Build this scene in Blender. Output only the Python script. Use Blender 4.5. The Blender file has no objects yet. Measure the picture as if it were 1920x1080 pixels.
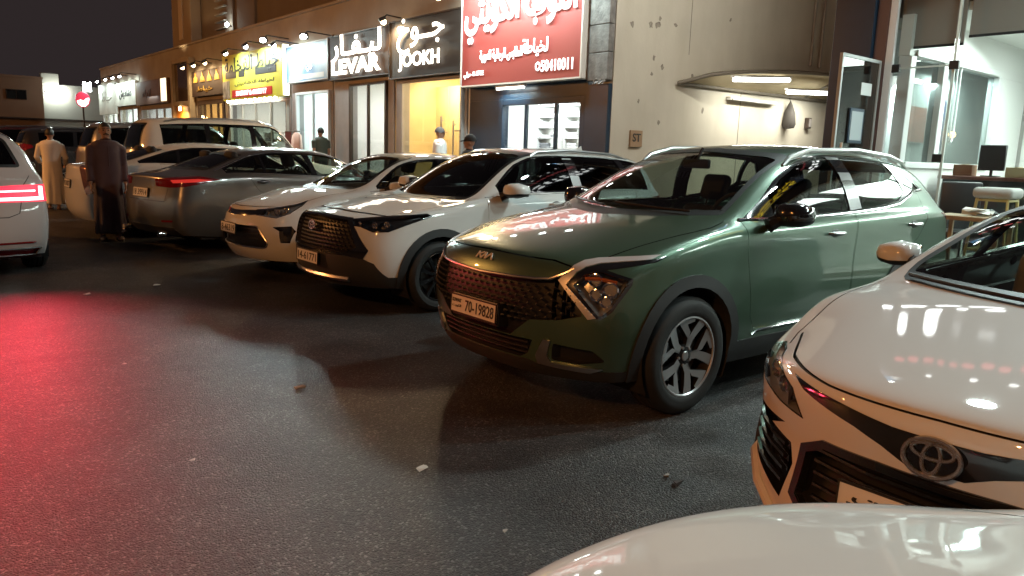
import bpy, bmesh, math, random
import numpy as np
from mathutils import Vector, Matrix
from mathutils.bvhtree import BVHTree
from mathutils.interpolate import poly_3d_calc
random.seed(7)
scn = bpy.context.scene
COL = scn.collection
R = math.radians

# ------------------------------------------------------------------ camera
cam_d = bpy.data.cameras.new('camera')
cam_d.sensor_width = 36.0
cam_d.lens = 36.0 * 1414 / 1920
cam_d.clip_start = 0.05
cam_d.clip_end = 600
cam = bpy.data.objects.new('camera', cam_d)
COL.objects.link(cam)
_y, _p, _r = R(40.0), R(10.05), R(1.87)
_F = Vector((math.sin(_y) * math.cos(_p), math.cos(_y) * math.cos(_p), -math.sin(_p)))
_R0 = Vector((math.cos(_y), -math.sin(_y), 0))
_U0 = _R0.cross(_F)
_Rr = _R0 * math.cos(_r) + _U0 * math.sin(_r)
_Ur = _U0 * math.cos(_r) - _R0 * math.sin(_r)
cam.matrix_world = Matrix(((_Rr.x, _Ur.x, -_F.x, 0), (_Rr.y, _Ur.y, -_F.y, 0), (_Rr.z, _Ur.z, -_F.z, 1.53), (0, 0, 0, 1)))
scn.camera = cam
scn.cycles.use_denoising = True
scn.cycles.max_bounces = 6
scn.cycles.transparent_max_bounces = 16
scn.cycles.sample_clamp_indirect = 4.0
scn.cycles.caustics_reflective = False
scn.cycles.caustics_refractive = False

# ------------------------------------------------------------------ night sky
world = bpy.data.worlds.new('World')
scn.world = world
world.use_nodes = True
_nt = world.node_tree
_bg = _nt.nodes['Background']
_sky = _nt.nodes.new('ShaderNodeTexSky')
_sky.sky_type = 'NISHITA'
_sky.sun_disc = False
_sky.sun_elevation = R(-4)
_sky.sun_rotation = R(250)
_mix = _nt.nodes.new('ShaderNodeMixRGB')
_mix.blend_type = 'ADD'
_mix.inputs[0].default_value = 1.0
_mul = _nt.nodes.new('ShaderNodeMixRGB')
_mul.blend_type = 'MULTIPLY'
_mul.inputs[0].default_value = 1.0
_mul.inputs[2].default_value = (0.05, 0.04, 0.04, 1)
_nt.links.new(_sky.outputs[0], _mul.inputs[1])
_nt.links.new(_mul.outputs[0], _mix.inputs[1])
_mix.inputs[2].default_value = (0.0205, 0.0155, 0.0160, 1)      # the glow of the town in the dusty air
_nt.links.new(_mix.outputs[0], _bg.inputs[0])
_bg.inputs[1].default_value = 1.0

scn.view_settings.view_transform = 'Standard'
scn.view_settings.look = 'None'
scn.view_settings.exposure = 0.3
scn.view_settings.gamma = 1.0
scn.view_settings.use_curve_mapping = False

BRAKE_W = 11.0       # brake lamps
SHOW_W = 180.0       # showroom ceiling
FLOOD_W = 680.0      # floodlights over the showroom
STREET_W = 2700.0    # sodium street lamps
SIGN_K = 1.6         # floodlights over the shop signs


# ------------------------------------------------------------------ materials
MATS = {}


def mat(name, col=(0.5, 0.5, 0.5), rough=0.5, metal=0.0, coat=0.0, emit=None, estr=0.0, spec=0.5, noise=0.0, nscale=8.0, bump=0.0, bscale=40.0, col2=None, alpha=None):
    if name in MATS:
        return MATS[name]
    m = bpy.data.materials.new(name)
    m.use_nodes = True
    nt = m.node_tree
    b = nt.nodes['Principled BSDF']
    b.inputs['Base Color'].default_value = (*col, 1)
    b.inputs['Roughness'].default_value = rough
    b.inputs['Metallic'].default_value = metal
    b.inputs['Specular IOR Level'].default_value = spec
    b.inputs['Coat Weight'].default_value = coat
    b.inputs['Coat Roughness'].default_value = 0.03
    if emit:
        b.inputs['Emission Color'].default_value = (*emit, 1)
        b.inputs['Emission Strength'].default_value = estr
    if noise or bump:
        tc = nt.nodes.new('ShaderNodeTexCoord')
    if noise:
        n = nt.nodes.new('ShaderNodeTexNoise')
        n.inputs['Scale'].default_value = nscale
        n.inputs['Detail'].default_value = 6
        nt.links.new(tc.outputs['Object'], n.inputs['Vector'])
        rp = nt.nodes.new('ShaderNodeValToRGB')
        rp.color_ramp.elements[0].position = 0.3
        rp.color_ramp.elements[1].position = 0.7
        c2 = col2 or tuple(c * (1 - noise) for c in col)
        rp.color_ramp.elements[0].color = (*c2, 1)
        rp.color_ramp.elements[1].color = (*col, 1)
        nt.links.new(n.outputs['Fac'], rp.inputs[0])
        nt.links.new(rp.outputs[0], b.inputs['Base Color'])
    if bump:
        n = nt.nodes.new('ShaderNodeTexNoise')
        n.inputs['Scale'].default_value = bscale
        n.inputs['Detail'].default_value = 4
        nt.links.new(tc.outputs['Object'], n.inputs['Vector'])
        bp = nt.nodes.new('ShaderNodeBump')
        bp.inputs['Strength'].default_value = bump
        bp.inputs['Distance'].default_value = 0.02
        nt.links.new(n.outputs['Fac'], bp.inputs['Height'])
        nt.links.new(bp.outputs[0], b.inputs['Normal'])
    MATS[name] = m
    return m


def glass(name, tint=(0.8, 0.85, 0.83), ior=1.5, rough=0.0):
    """one sheet of glass: mirror reflection by Fresnel over a tinted clear sheet"""
    if name in MATS:
        return MATS[name]
    m = bpy.data.materials.new(name)
    m.use_nodes = True
    nt = m.node_tree
    for n in list(nt.nodes):
        nt.nodes.remove(n)
    out = nt.nodes.new('ShaderNodeOutputMaterial')
    mx = nt.nodes.new('ShaderNodeMixShader')
    fr = nt.nodes.new('ShaderNodeFresnel')
    # the same mirror strength on both faces of the sheet
    ge = nt.nodes.new('ShaderNodeNewGeometry')
    io = nt.nodes.new('ShaderNodeMix')
    io.inputs[2].default_value = ior
    io.inputs[3].default_value = 1.0 / ior
    nt.links.new(ge.outputs['Backfacing'], io.inputs[0])
    nt.links.new(io.outputs[0], fr.inputs[0])
    tr = nt.nodes.new('ShaderNodeBsdfTransparent')
    tr.inputs[0].default_value = (*tint, 1)
    gl = nt.nodes.new('ShaderNodeBsdfGlossy')
    gl.inputs['Roughness'].default_value = rough
    gl.inputs[0].default_value = (1, 1, 1, 1)
    nt.links.new(fr.outputs[0], mx.inputs[0])
    nt.links.new(tr.outputs[0], mx.inputs[1])
    nt.links.new(gl.outputs[0], mx.inputs[2])
    nt.links.new(mx.outputs[0], out.inputs[0])
    MATS[name] = m
    return m


def paint(name, col, metal=0.0, rough=0.35, dust=0.0):
    m = mat(name, col, rough if metal > 0.2 else 0.6, metal, coat=1.0, spec=0.4 if metal > 0.2 else 0.05)
    if dust:
        nt = m.node_tree
        b = nt.nodes['Principled BSDF']
        tc = nt.nodes.new('ShaderNodeTexCoord')
        n = nt.nodes.new('ShaderNodeTexNoise')
        n.inputs['Scale'].default_value = 3.0
        n.inputs['Detail'].default_value = 9
        nt.links.new(tc.outputs['Object'], n.inputs['Vector'])
        mr = nt.nodes.new('ShaderNodeMapRange')
        mr.inputs[1].default_value = 0.35
        mr.inputs[2].default_value = 0.75
        mr.inputs[3].default_value = 0.02
        mr.inputs[4].default_value = 0.02 + dust
        nt.links.new(n.outputs['Fac'], mr.inputs[0])
        nt.links.new(mr.outputs[0], b.inputs['Coat Roughness'])
    return m


# ------------------------------------------------------------------ objects
def tag(o, label=None, cat=None, group=None, kind=None):
    if label:
        o['label'] = label
    if cat:
        o['category'] = cat
    if group:
        o['group'] = group
    if kind:
        o['kind'] = kind
    return o


def thing(name, label, cat, loc=(0, 0, 0), rz=0.0, group=None):
    o = bpy.data.objects.new(name, None)
    o.empty_display_size = 0.2
    COL.objects.link(o)
    o.location = loc
    o.rotation_euler = (0, 0, rz)
    return tag(o, label, cat, group)


class MB:
    """collects verts and faces for one mesh object"""

    def __init__(s):
        s.v = []
        s.f = []
        s.m = []
        s.mi = 0

    def add(s, vs, fs):
        k = len(s.v)
        s.v += [tuple(v) for v in vs]
        for f in fs:
            s.f.append(tuple(i + k for i in f))
            s.m.append(s.mi)
        return s

    def box(s, x0, x1, y0, y1, z0, z1):
        vs = [(x0, y0, z0), (x1, y0, z0), (x1, y1, z0), (x0, y1, z0), (x0, y0, z1), (x1, y0, z1), (x1, y1, z1), (x0, y1, z1)]
        return s.add(vs, [(3, 2, 1, 0), (4, 5, 6, 7), (0, 1, 5, 4), (1, 2, 6, 5), (2, 3, 7, 6), (3, 0, 4, 7)])

    def rbox(s, x0, x1, y0, y1, z0, z1, b=0.01, seg=2):
        bm = bmesh.new()
        t = MB().box(x0, x1, y0, y1, z0, z1)
        vs = [bm.verts.new(v) for v in t.v]
        for f in t.f:
            bm.faces.new([vs[i] for i in f])
        bmesh.ops.bevel(bm, geom=bm.edges[:], offset=b, segments=seg, profile=0.5, affect='EDGES')
        return s.bm(bm)

    def bm(s, bm, M=None):
        bm.verts.ensure_lookup_table()
        for i, v in enumerate(bm.verts):
            v.index = i
        s.add([(M @ v.co if M else v.co) for v in bm.verts], [[v.index for v in f.verts] for f in bm.faces])
        bm.free()
        return s

    def tube(s, pts, r, n=8, cap=True):
        pts = [Vector(p) for p in pts]
        rs = r if isinstance(r, (list, tuple)) else [r] * len(pts)
        vs, fs = [], []
        up = Vector((0, 0, 1))
        a = None
        for i, p in enumerate(pts):
            d = (pts[min(i + 1, len(pts) - 1)] - pts[max(i - 1, 0)]).normalized()
            if a is not None:
                a = a - d * a.dot(d)      # carry the frame along, so that the tube never twists
            if a is None or a.length < 1e-3:
                a = d.cross(up)
            if a.length < 1e-3:
                a = d.cross(Vector((1, 0, 0)))
            a.normalize()
            b = d.cross(a).normalized()
            for k in range(n):
                t = 2 * math.pi * k / n
                vs.append(p + (a * math.cos(t) + b * math.sin(t)) * rs[i])
        for i in range(len(pts) - 1):
            for k in range(n):
                fs.append((i * n + k, i * n + (k + 1) % n, (i + 1) * n + (k + 1) % n, (i + 1) * n + k))
        if cap:
            fs.append(tuple(range(n - 1, -1, -1)))
            fs.append(tuple(range((len(pts) - 1) * n, len(pts) * n)))
        return s.add(vs, fs)

    def lathe(s, prof, n=32, axis='y', c=(0, 0, 0), close=False):
        """prof: list of (radius, along)"""
        vs, fs = [], []
        for r, h in prof:
            for k in range(n):
                t = 2 * math.pi * k / n
                a, b = r * math.cos(t), r * math.sin(t)
                v = {'y': (a, h, b), 'z': (a, b, h), 'x': (h, a, b)}[axis]
                vs.append((v[0] + c[0], v[1] + c[1], v[2] + c[2]))
        m = len(prof)
        for i in range(m - 1 + (1 if close else 0)):
            j = (i + 1) % m
            for k in range(n):
                fs.append((i * n + k, i * n + (k + 1) % n, j * n + (k + 1) % n, j * n + k))
        return s.add(vs, fs)

    def prism(s, poly, fn, d0, d1):
        """poly: 2D outline; fn(u,v,d) -> 3D; extruded from d0 to d1"""
        n = len(poly)
        vs = [fn(u, v, d0) for u, v in poly] + [fn(u, v, d1) for u, v in poly]
        fs = [tuple(range(n - 1, -1, -1)), tuple(range(n, 2 * n))]
        fs += [(i, (i + 1) % n, n + (i + 1) % n, n + i) for i in range(n)]
        return s.add(vs, fs)

    def ell(s, c, r, n=12, m=8):
        vs, fs = [], []
        for i in range(m + 1):
            ph = math.pi * i / m
            for k in range(n):
                t = 2 * math.pi * k / n
                vs.append((c[0] + r[0] * math.sin(ph) * math.cos(t), c[1] + r[1] * math.sin(ph) * math.sin(t), c[2] + r[2] * math.cos(ph)))
        for i in range(m):
            for k in range(n):
                fs.append((i * n + k, i * n + (k + 1) % n, (i + 1) * n + (k + 1) % n, (i + 1) * n + k))
        return s.add(vs, fs)

    def mesh(s, name, mats, smooth=False, fixn=True):
        me = bpy.data.meshes.new(name)
        me.from_pydata(s.v, [], s.f)
        for m in (mats if isinstance(mats, (list, tuple)) else [mats]):
            me.materials.append(m)
        if len(me.materials) > 1:
            me.polygons.foreach_set('material_index', s.m)
        if fixn:
            bm = bmesh.new()
            bm.from_mesh(me)
            bmesh.ops.recalc_face_normals(bm, faces=bm.faces[:])
            bm.to_mesh(me)
            bm.free()
        if smooth:
            me.polygons.foreach_set('use_smooth', [True] * len(me.polygons))
            if smooth != 'all':
                me.set_sharp_from_angle(angle=R(38))
        return me

    def build(s, name, mats, parent=None, smooth=False, fixn=True, loc=None):
        return put(name, s.mesh(name, mats, smooth, fixn), parent, loc)


def put(name, me, parent=None, loc=None, mx=None):
    o = bpy.data.objects.new(name, me)
    COL.objects.link(o)
    if parent:
        o.parent = parent
    if loc:
        o.location = loc
    if mx:
        o.matrix_local = mx
    return o


def struct(o, label=None):
    o['kind'] = 'structure'
    if label:
        o['label'] = label
    return o


_AR = {'ا': 'ﺍﺍﺎﺎ', 'أ': 'ﺃﺃﺄﺄ', 'ب': 'ﺏﺑﺒﺐ', 'ة': 'ﺓﺓﺔﺔ', 'ت': 'ﺕﺗﺘﺖ', 'ث': 'ﺙﺛﺜﺚ', 'ج': 'ﺝﺟﺠﺞ', 'ح': 'ﺡﺣﺤﺢ', 'خ': 'ﺥﺧﺨﺦ', 'د': 'ﺩﺩﺪﺪ', 'ر': 'ﺭﺭﺮﺮ', 'ز': 'ﺯﺯﺰﺰ', 'س': 'ﺱﺳﺴﺲ', 'ش': 'ﺵﺷﺸﺶ', 'ص': 'ﺹﺻﺼﺺ', 'ط': 'ﻁﻃﻄﻂ', 'ع': 'ﻉﻋﻌﻊ', 'غ': 'ﻍﻏﻐﻎ', 'ف': 'ﻑﻓﻔﻒ', 'ق': 'ﻕﻗﻘﻖ', 'ك': 'ﻙﻛﻜﻚ', 'ل': 'ﻝﻟﻠﻞ', 'م': 'ﻡﻣﻤﻢ', 'ن': 'ﻥﻧﻨﻦ', 'ه': 'ﻩﻫﻬﻪ', 'و': 'ﻭﻭﻮﻮ', 'ي': 'ﻱﻳﻴﻲ', 'ـ': 'ــــ'}
_NJ = 'اأةدرزو'


def arabic(s):
    """joined letter shapes in visual order"""
    out = ''
    for i, ch in enumerate(s):
        if ch not in _AR:
            out += ch
            continue
        p = i > 0 and s[i - 1] in _AR and s[i - 1] not in _NJ
        n = i + 1 < len(s) and s[i + 1] in _AR and ch not in _NJ
        out += _AR[ch][(2 if n else 3) if p else (1 if n else 0)]
    return out[::-1]


def text_mesh(body, w=None, h=None, bold=0.0, depth=0.01, m=None, name='lettering'):
    """flat lettering, centred on its own middle, fitted to w x h metres"""
    c = bpy.data.curves.new('t', 'FONT')
    c.body = body
    c.size = 1.0
    c.resolution_u = 3
    c.extrude = 0.01
    c.bevel_depth = bold
    c.bevel_resolution = 0
    o = bpy.data.objects.new('t', c)
    COL.objects.link(o)
    bpy.context.view_layer.update()
    me = bpy.data.meshes.new_from_object(o.evaluated_get(bpy.context.evaluated_depsgraph_get()))
    bpy.data.objects.remove(o)
    bpy.data.curves.remove(c)
    me.name = name
    me.materials.clear()
    if m:
        me.materials.append(m)
    xs = [v.co.x for v in me.vertices]
    ys = [v.co.y for v in me.vertices]
    zs = [v.co.z for v in me.vertices]
    cx, cy = (min(xs) + max(xs)) / 2, (min(ys) + max(ys)) / 2
    sx = w / (max(xs) - min(xs)) if w else None
    sy = h / (max(ys) - min(ys)) if h else None
    sx = sx or sy
    sy = sy or sx
    dz = max(max(zs) - min(zs), 1e-5)
    for v in me.vertices:
        v.co = ((v.co.x - cx) * sx, (v.co.y - cy) * sy, (v.co.z - min(zs)) / dz * depth)
    return me


def frame_mx(o, xd, yd):
    """matrix whose x axis is xd, y axis yd, at o"""
    x = Vector(xd).normalized()
    y = Vector(yd)
    z = x.cross(y).normalized()
    y = z.cross(x)
    return Matrix(((x.x, y.x, z.x, o[0]), (x.y, y.y, z.y, o[1]), (x.z, y.z, z.z, o[2]), (0, 0, 0, 1)))


def pchip(pts):
    """smooth monotone curve through (x, y) points"""
    xs = [p[0] for p in pts]
    ys = [p[1] for p in pts]
    n = len(xs)
    if n == 1:
        return lambda x: ys[0]
    h = [xs[i + 1] - xs[i] for i in range(n - 1)]
    dl = [(ys[i + 1] - ys[i]) / h[i] for i in range(n - 1)]
    d = [dl[0]] + [0.0] * (n - 2) + [dl[-1]]
    for i in range(1, n - 1):
        if dl[i - 1] * dl[i] > 0:
            w1, w2 = 2 * h[i] + h[i - 1], h[i] + 2 * h[i - 1]
            d[i] = (w1 + w2) / (w1 / dl[i - 1] + w2 / dl[i])

    def f(x):
        if x <= xs[0]:
            return ys[0]
        if x >= xs[-1]:
            return ys[-1]
        i = 0
        while x > xs[i + 1]:
            i += 1
        t = (x - xs[i]) / h[i]
        return (ys[i] * (1 + 2 * t) * (1 - t) ** 2 + d[i] * h[i] * t * (1 - t) ** 2 + ys[i + 1] * t * t * (3 - 2 * t) + d[i + 1] * h[i] * t * t * (t - 1))
    return f


def arc(cx, cy, r, a0, a1, n):
    return [(cx + r * math.cos(R(a0 + (a1 - a0) * i / n)), cy + r * math.sin(R(a0 + (a1 - a0) * i / n))) for i in range(n + 1)]


def rnd_poly(pts, r, seg=4):
    """round the corners of an outline; r: one radius or one per corner"""
    out = []
    n = len(pts)
    for i in range(n):
        p = Vector(pts[i])
        ri = r[i] if isinstance(r, (list, tuple)) else r
        a = Vector(pts[i - 1]) - p
        b = Vector(pts[(i + 1) % n]) - p
        if ri <= 0:
            out.append(tuple(p))
            continue
        k = min(ri, a.length * 0.48, b.length * 0.48)
        s, e = p + a.normalized() * k, p + b.normalized() * k
        for j in range(seg + 1):
            t = j / seg
            q = s * (1 - t) ** 2 + p * 2 * t * (1 - t) + e * t * t
            out.append((q.x, q.y))
    return out

# ================================================================== cars
BLACK = mat('black_plastic', (0.012, 0.012, 0.013), 0.45)
GLOSSB = mat('gloss_black', (0.008, 0.008, 0.009), 0.12, coat=1.0)
SEAL = mat('rubber_seal', (0.008, 0.008, 0.008), 0.5)
CHROME = mat('chrome', (0.75, 0.75, 0.76), 0.12, 1.0)
SATIN = mat('satin_silver', (0.5, 0.5, 0.5), 0.3, 1.0)
CLAD = mat('grey_cladding', (0.022, 0.023, 0.024), 0.55)
TYRE = mat('tyre_rubber', (0.014, 0.014, 0.014), 0.75, noise=0.4, nscale=30)
ALLOY = mat('alloy_face', (0.52, 0.52, 0.53), 0.32, 0.75)
ALLOYD = mat('alloy_dark', (0.02, 0.02, 0.022), 0.35, 0.5)
DISC = mat('brake_disc', (0.25, 0.24, 0.23), 0.4, 1.0)
CABIN = mat('cabin_trim', (0.012, 0.012, 0.013), 0.8)
CLOTH = mat('seat_cloth', (0.015, 0.015, 0.017), 0.85)
LAMPIN = mat('lamp_inside', (0.30, 0.30, 0.30), 0.28, 0.4)
LAMPD = mat('lamp_dark', (0.012, 0.012, 0.014), 0.25, coat=1.0)
CLEAR = glass('clear_lens', (0.93, 0.93, 0.93))
TINT = glass('tinted_glass', (0.10, 0.115, 0.11))
TINTF = glass('smoked_glass', (0.34, 0.39, 0.37))
TINTM = glass('green_glass', (0.62, 0.70, 0.66))
WSG = glass('windscreen_glass', (0.66, 0.74, 0.70))
REDLENS = mat('red_lens', (0.16, 0.006, 0.008), 0.12, coat=1.0)
AMBER = mat('amber_lens', (0.45, 0.12, 0.01), 0.15, coat=1.0)
PLATE = mat('plate_white', (0.62, 0.6, 0.57), 0.45)
INK = mat('plate_ink', (0.01, 0.01, 0.01), 0.6)
DRL = mat('lamp_strip', (0.55, 0.53, 0.54), 0.3, 0.3)


def inset(poly, d):
    """shrink a simple outline by d"""
    n = len(poly)
    A = sum(poly[i][0] * poly[(i + 1) % n][1] - poly[(i + 1) % n][0] * poly[i][1] for i in range(n))
    sg = 1 if A > 0 else -1
    out = []
    for i in range(n):
        p0, p1, p2 = Vector(poly[i - 1]), Vector(poly[i]), Vector(poly[(i + 1) % n])
        a, b = (p1 - p0).normalized(), (p2 - p1).normalized()
        na, nb = Vector((-a.y, a.x)) * sg, Vector((-b.y, b.x)) * sg
        m = na + nb
        k = max(m.length_squared / 2, 0.35)
        q = p1 + m * d / k
        out.append((q.x, q.y))
    return out


def inside(p, poly):
    x, y = p
    c = False
    j = len(poly) - 1
    for i in range(len(poly)):
        xi, yi = poly[i]
        xj, yj = poly[j]
        if (yi > y) != (yj > y) and x < (xj - xi) * (y - yi) / (yj - yi) + xi:
            c = not c
        j = i
    return c


S2 = math.sqrt(0.5)


def axes(kind, s=-1):
    if kind == 'side':
        return Vector((1, 0, 0)), Vector((0, 0, 1)), (lambda c, n: c.y * s > 0)
    if kind == 'front':
        return Vector((0, 1, 0)), Vector((0, 0, 1)), (lambda c, n: n.x < 0.1)
    if kind == 'rear':
        return Vector((0, 1, 0)), Vector((0, 0, 1)), (lambda c, n: n.x > -0.1)
    if kind == 'diag':
        return Vector((S2, s * S2, 0)), Vector((0, 0, 1)), (lambda c, n: c.y * s > -0.1 and n.y * s - n.x > 0)
    if kind == 'rdiag':
        return Vector((-S2, s * S2, 0)), Vector((0, 0, 1)), (lambda c, n: c.y * s > -0.1 and n.y * s + n.x > 0)
    if kind == 'top':
        return Vector((1, 0, 0)), Vector((0, 1, 0)), (lambda c, n: n.z > 0.1)


class Piece:
    def __init__(s, body, vs, fs):
        s.b, s.v, s.f = body, vs, fs

    def normals(s, me):
        ns = [s.b.normal(v.co) for v in me.vertices]
        me.polygons.foreach_set('use_smooth', [True] * len(me.polygons))
        me.normals_split_custom_set_from_vertices(ns)

    def build(s, name, m, parent, off=0.0, thick=0.0):
        """the piece of skin, moved out along its normals; thick gives it a rim going inwards"""
        if not s.f:
            print('EMPTY PIECE', name)
            return None
        ns = [s.b.normal(v) for v in s.v]
        vs = [v + n * off for v, n in zip(s.v, ns)]
        fs = [tuple(f) for f in s.f]
        if thick:
            k = len(vs)
            cnt = {}
            for f in fs:
                for i in range(len(f)):
                    e = (f[i], f[(i + 1) % len(f)])
                    cnt[e] = 1
            bd = [e for e in cnt if (e[1], e[0]) not in cnt]
            mp = {}
            rim = []
            for a, b in bd:
                for q in (a, b):
                    if q not in mp:
                        mp[q] = (len(vs), len(vs) + 1)
                        vs.append(vs[q].copy())
                        vs.append(vs[q] - ns[q] * thick)
                rim.append((mp[b][0], mp[a][0], mp[a][1], mp[b][1]))
        me = bpy.data.meshes.new(name)
        me.from_pydata([tuple(v) for v in vs], [], fs + (rim if thick else []))
        me.materials.append(m)
        me.polygons.foreach_set('use_smooth', [True] * len(fs) + ([False] * len(rim) if thick else []))
        full = ns + ([Vector((0, 0, 0))] * (len(vs) - len(ns)))
        me.normals_split_custom_set_from_vertices(full)
        return put(name, me, parent)

    def pocket(s, name, m, parent, vec, shrink=0.9, floor=True):
        """a recess behind the opening: walls along vec and a floor"""
        vec = Vector(vec)
        c = sum(s.v, Vector()) / len(s.v)
        vs = [v.copy() for v in s.v] + [c + (v - c) * shrink + vec for v in s.v]
        k = len(s.v)
        cnt = {}
        for f in s.f:
            for i in range(len(f)):
                cnt[(f[i], f[(i + 1) % len(f)])] = 1
        bd = [e for e in cnt if (e[1], e[0]) not in cnt]
        fs = [(a, b, b + k, a + k) for a, b in bd]
        if floor:
            fs += [tuple(i + k for i in f) for f in s.f]
        mb = MB()
        mb.v = [tuple(v) for v in vs]
        mb.f = fs
        mb.m = [0] * len(fs)
        used = sorted({i for f in fs for i in f})
        mp = {q: i for i, q in enumerate(used)}
        mb.v = [mb.v[q] for q in used]
        mb.f = [tuple(mp[i] for i in f) for f in fs]
        return mb.build(name, m, parent, fixn=False)

    def loops(s):
        cnt = {}
        for f in s.f:
            for i in range(len(f)):
                cnt[(f[i], f[(i + 1) % len(f)])] = 1
        nx = {a: b for (a, b) in cnt if (b, a) not in cnt}
        out = []
        while nx:
            a = next(iter(nx))
            lp = []
            while a in nx:
                lp.append(a)
                a = nx.pop(a)
            out.append(lp)
        return out

    def trim(s, name, m, parent, r=0.006, n=5, off=0.0):
        """a thin bead round the edge"""
        mb = MB()
        for lp in s.loops():
            if len(lp) < 4:
                continue
            pts = [s.v[i] + s.b.normal(s.v[i]) * off for i in lp]
            pts.append(pts[0])
            mb.tube(pts, r, n, cap=False)
        return mb.build(name, m, parent, smooth=True)


class Body:
    """smooth car skin from a cage: x runs from nose to tail, y across, z up"""

    def __init__(s, sp, levels=3):
        W, zs, zb, ye, ze, zc = (pchip(sp[k]) for k in ('W', 'zs', 'zb', 'ye', 'ze', 'zc'))
        bow = pchip(sp.get('bow', [(0, 0), (1, 0)]))
        st, prof, L = sp['st'], sp['prof'], sp['L']
        NL, n = len(prof), len(st)
        fr = [1, 0.82, 0.58, 0.30, 0]
        V, vid = [], {}

        def add(key, p):
            vid[key] = len(V)
            V.append(p)
        d0, d1 = sp['set']
        p0, p1 = sp.get('pw', (2.6, 3.0))
        mid = sp.get('mid', 0.0)
        for sg in (-1, 1):
            for i, x in enumerate(st):
                for k, (t, dy) in enumerate(prof):
                    xx = x
                    if i == 0:
                        xx = sp['nose'][k] + d0
                    if i == n - 1:
                        xx = L - sp['tail'][k] - d1
                    z0, z1 = zs(x), zb(x)
                    if i == 0:
                        z0 = sp.get('z0f', z0)
                    if i == n - 1:
                        z0 = sp.get('z0r', z0)
                    dd = dy
                    if i in (0, n - 1) and k == 0:
                        dd = dy * 0.5
                    add((sg, 's', i, k), (xx, sg * (W(x) - dd), z0 + (z1 - z0) * t))
            for e, i in (('f', 0), ('r', n - 1)):
                rise = sp['rise'][0 if e == 'f' else 1]
                for k, (t, dy) in enumerate(prof):
                    b = V[vid[(sg, 's', i, k)]]
                    for j in range(1, 5):
                        if j == 4 and sg == 1:
                            vid[(sg, e, k, j)] = vid[(-1, e, k, j)]
                            continue
                        f = fr[j]
                        if e == 'f':
                            x = sp['nose'][k] + d0 * f ** p0
                        else:
                            x = L - sp['tail'][k] - d1 * f ** p1
                        add((sg, e, k, j), (x, b[1] * f, b[2] + rise * (1 - f * f) * t ** 3))
            for i in range(n):
                x = st[i]
                for j in range(1, 5):
                    if i == 0:
                        vid[(sg, 't', i, j)] = vid[(sg, 'f', NL - 1, j)]
                        continue
                    if i == n - 1:
                        vid[(sg, 't', i, j)] = vid[(sg, 'r', NL - 1, j)]
                        continue
                    if j == 4 and sg == 1:
                        vid[(sg, 't', i, j)] = vid[(-1, 't', i, j)]
                        continue
                    y0, z0 = W(x) - prof[-1][1], zb(x)
                    y2, z2, z4 = ye(x), ze(x), zc(x)
                    if j == 1:
                        bo = 0.10 * max(0.0, z2 - z0 - 0.05)
                        y, z = 0.5 * (y0 + y2) + bo, 0.5 * (z0 + z2) + bo * 0.3
                    elif j == 2:
                        y, z = y2, z2
                    elif j == 3:
                        y, z = 0.55 * y2, z2 + (z4 - z2) * 0.72
                    else:
                        y, z = 0.0, z4
                    xx = x - bow(x) * (1 - min(1, y / max(y2, 0.1)) ** 2)
                    add((sg, 't', i, j), (xx, sg * y, z))
        F = []
        for sg in (-1, 1):
            def q(*ks):
                ids = [vid[k] for k in ks]
                F.append(tuple(ids if sg < 0 else ids[::-1]))
            for i in range(n - 1):
                for k in range(NL - 1):
                    q((sg, 's', i, k), (sg, 's', i + 1, k), (sg, 's', i + 1, k + 1), (sg, 's', i, k + 1))
                tk = [lambda i, j=j: (sg, 's', i, NL - 1) if j == 0 else (sg, 't', i, j) for j in range(5)]
                for j in range(4):
                    q(tk[j](i), tk[j](i + 1), tk[j + 1](i + 1), tk[j + 1](i))
            for e, i in (('f', 0), ('r', n - 1)):
                fk = [lambda k, j=j: (sg, 's', i, k) if j == 0 else (sg, e, k, j) for j in range(5)]
                for k in range(NL - 1):
                    for j in range(4):
                        a = (fk[j + 1](k), fk[j](k), fk[j](k + 1), fk[j + 1](k + 1))
                        q(*(a if e == 'f' else a[::-1]))
        me = bpy.data.meshes.new('cage')
        me.from_pydata(V, [], F)
        cr = sp.get('crease', [])
        if cr:
            at = me.attributes.new('crease_edge', 'FLOAT', 'EDGE')
            ek = {tuple(sorted(e.vertices)): e.index for e in me.edges}
            for what, j, x0, x1, val in cr:
                for sg in (-1, 1):
                    for i in range(n - 1):
                        if st[i] >= x0 - 1e-6 and st[i + 1] <= x1 + 1e-6:
                            g = (lambda ii: (sg, 's', ii, j) if what == 's' else (sg, 't', ii, j))
                            e = ek.get(tuple(sorted((vid[g(i)], vid[g(i + 1)]))))
                            if e is not None:
                                at.data[e].value = val
        o = bpy.data.objects.new('cage', me)
        COL.objects.link(o)
        md = o.modifiers.new('s', 'SUBSURF')
        md.levels = md.render_levels = levels
        bpy.context.view_layer.update()
        me2 = bpy.data.meshes.new_from_object(o.evaluated_get(bpy.context.evaluated_depsgraph_get()))
        bpy.data.objects.remove(o)
        bm = bmesh.new()
        bm.from_mesh(me2)
        bmesh.ops.recalc_face_normals(bm, faces=bm.faces[:])
        bm.normal_update()
        bm.verts.ensure_lookup_table()
        s.vn = [v.normal.copy() for v in bm.verts]
        s.vc = [v.co.copy() for v in bm.verts]
        s.pf = [[v.index for v in f.verts] for f in bm.faces]
        bm.free()
        s.bvh = BVHTree.FromPolygons(s.vc, s.pf)
        s.cache = {}
        # the skin as it gets cut: verts, faces, and per face centre, normal and reach
        s.fv = list(s.vc)
        s.ff = [tuple(f) for f in s.pf]
        s.fc, s.fn, s.fr = [], [], []
        s.alive = []
        s.np = None
        s._stats(0)

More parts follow.
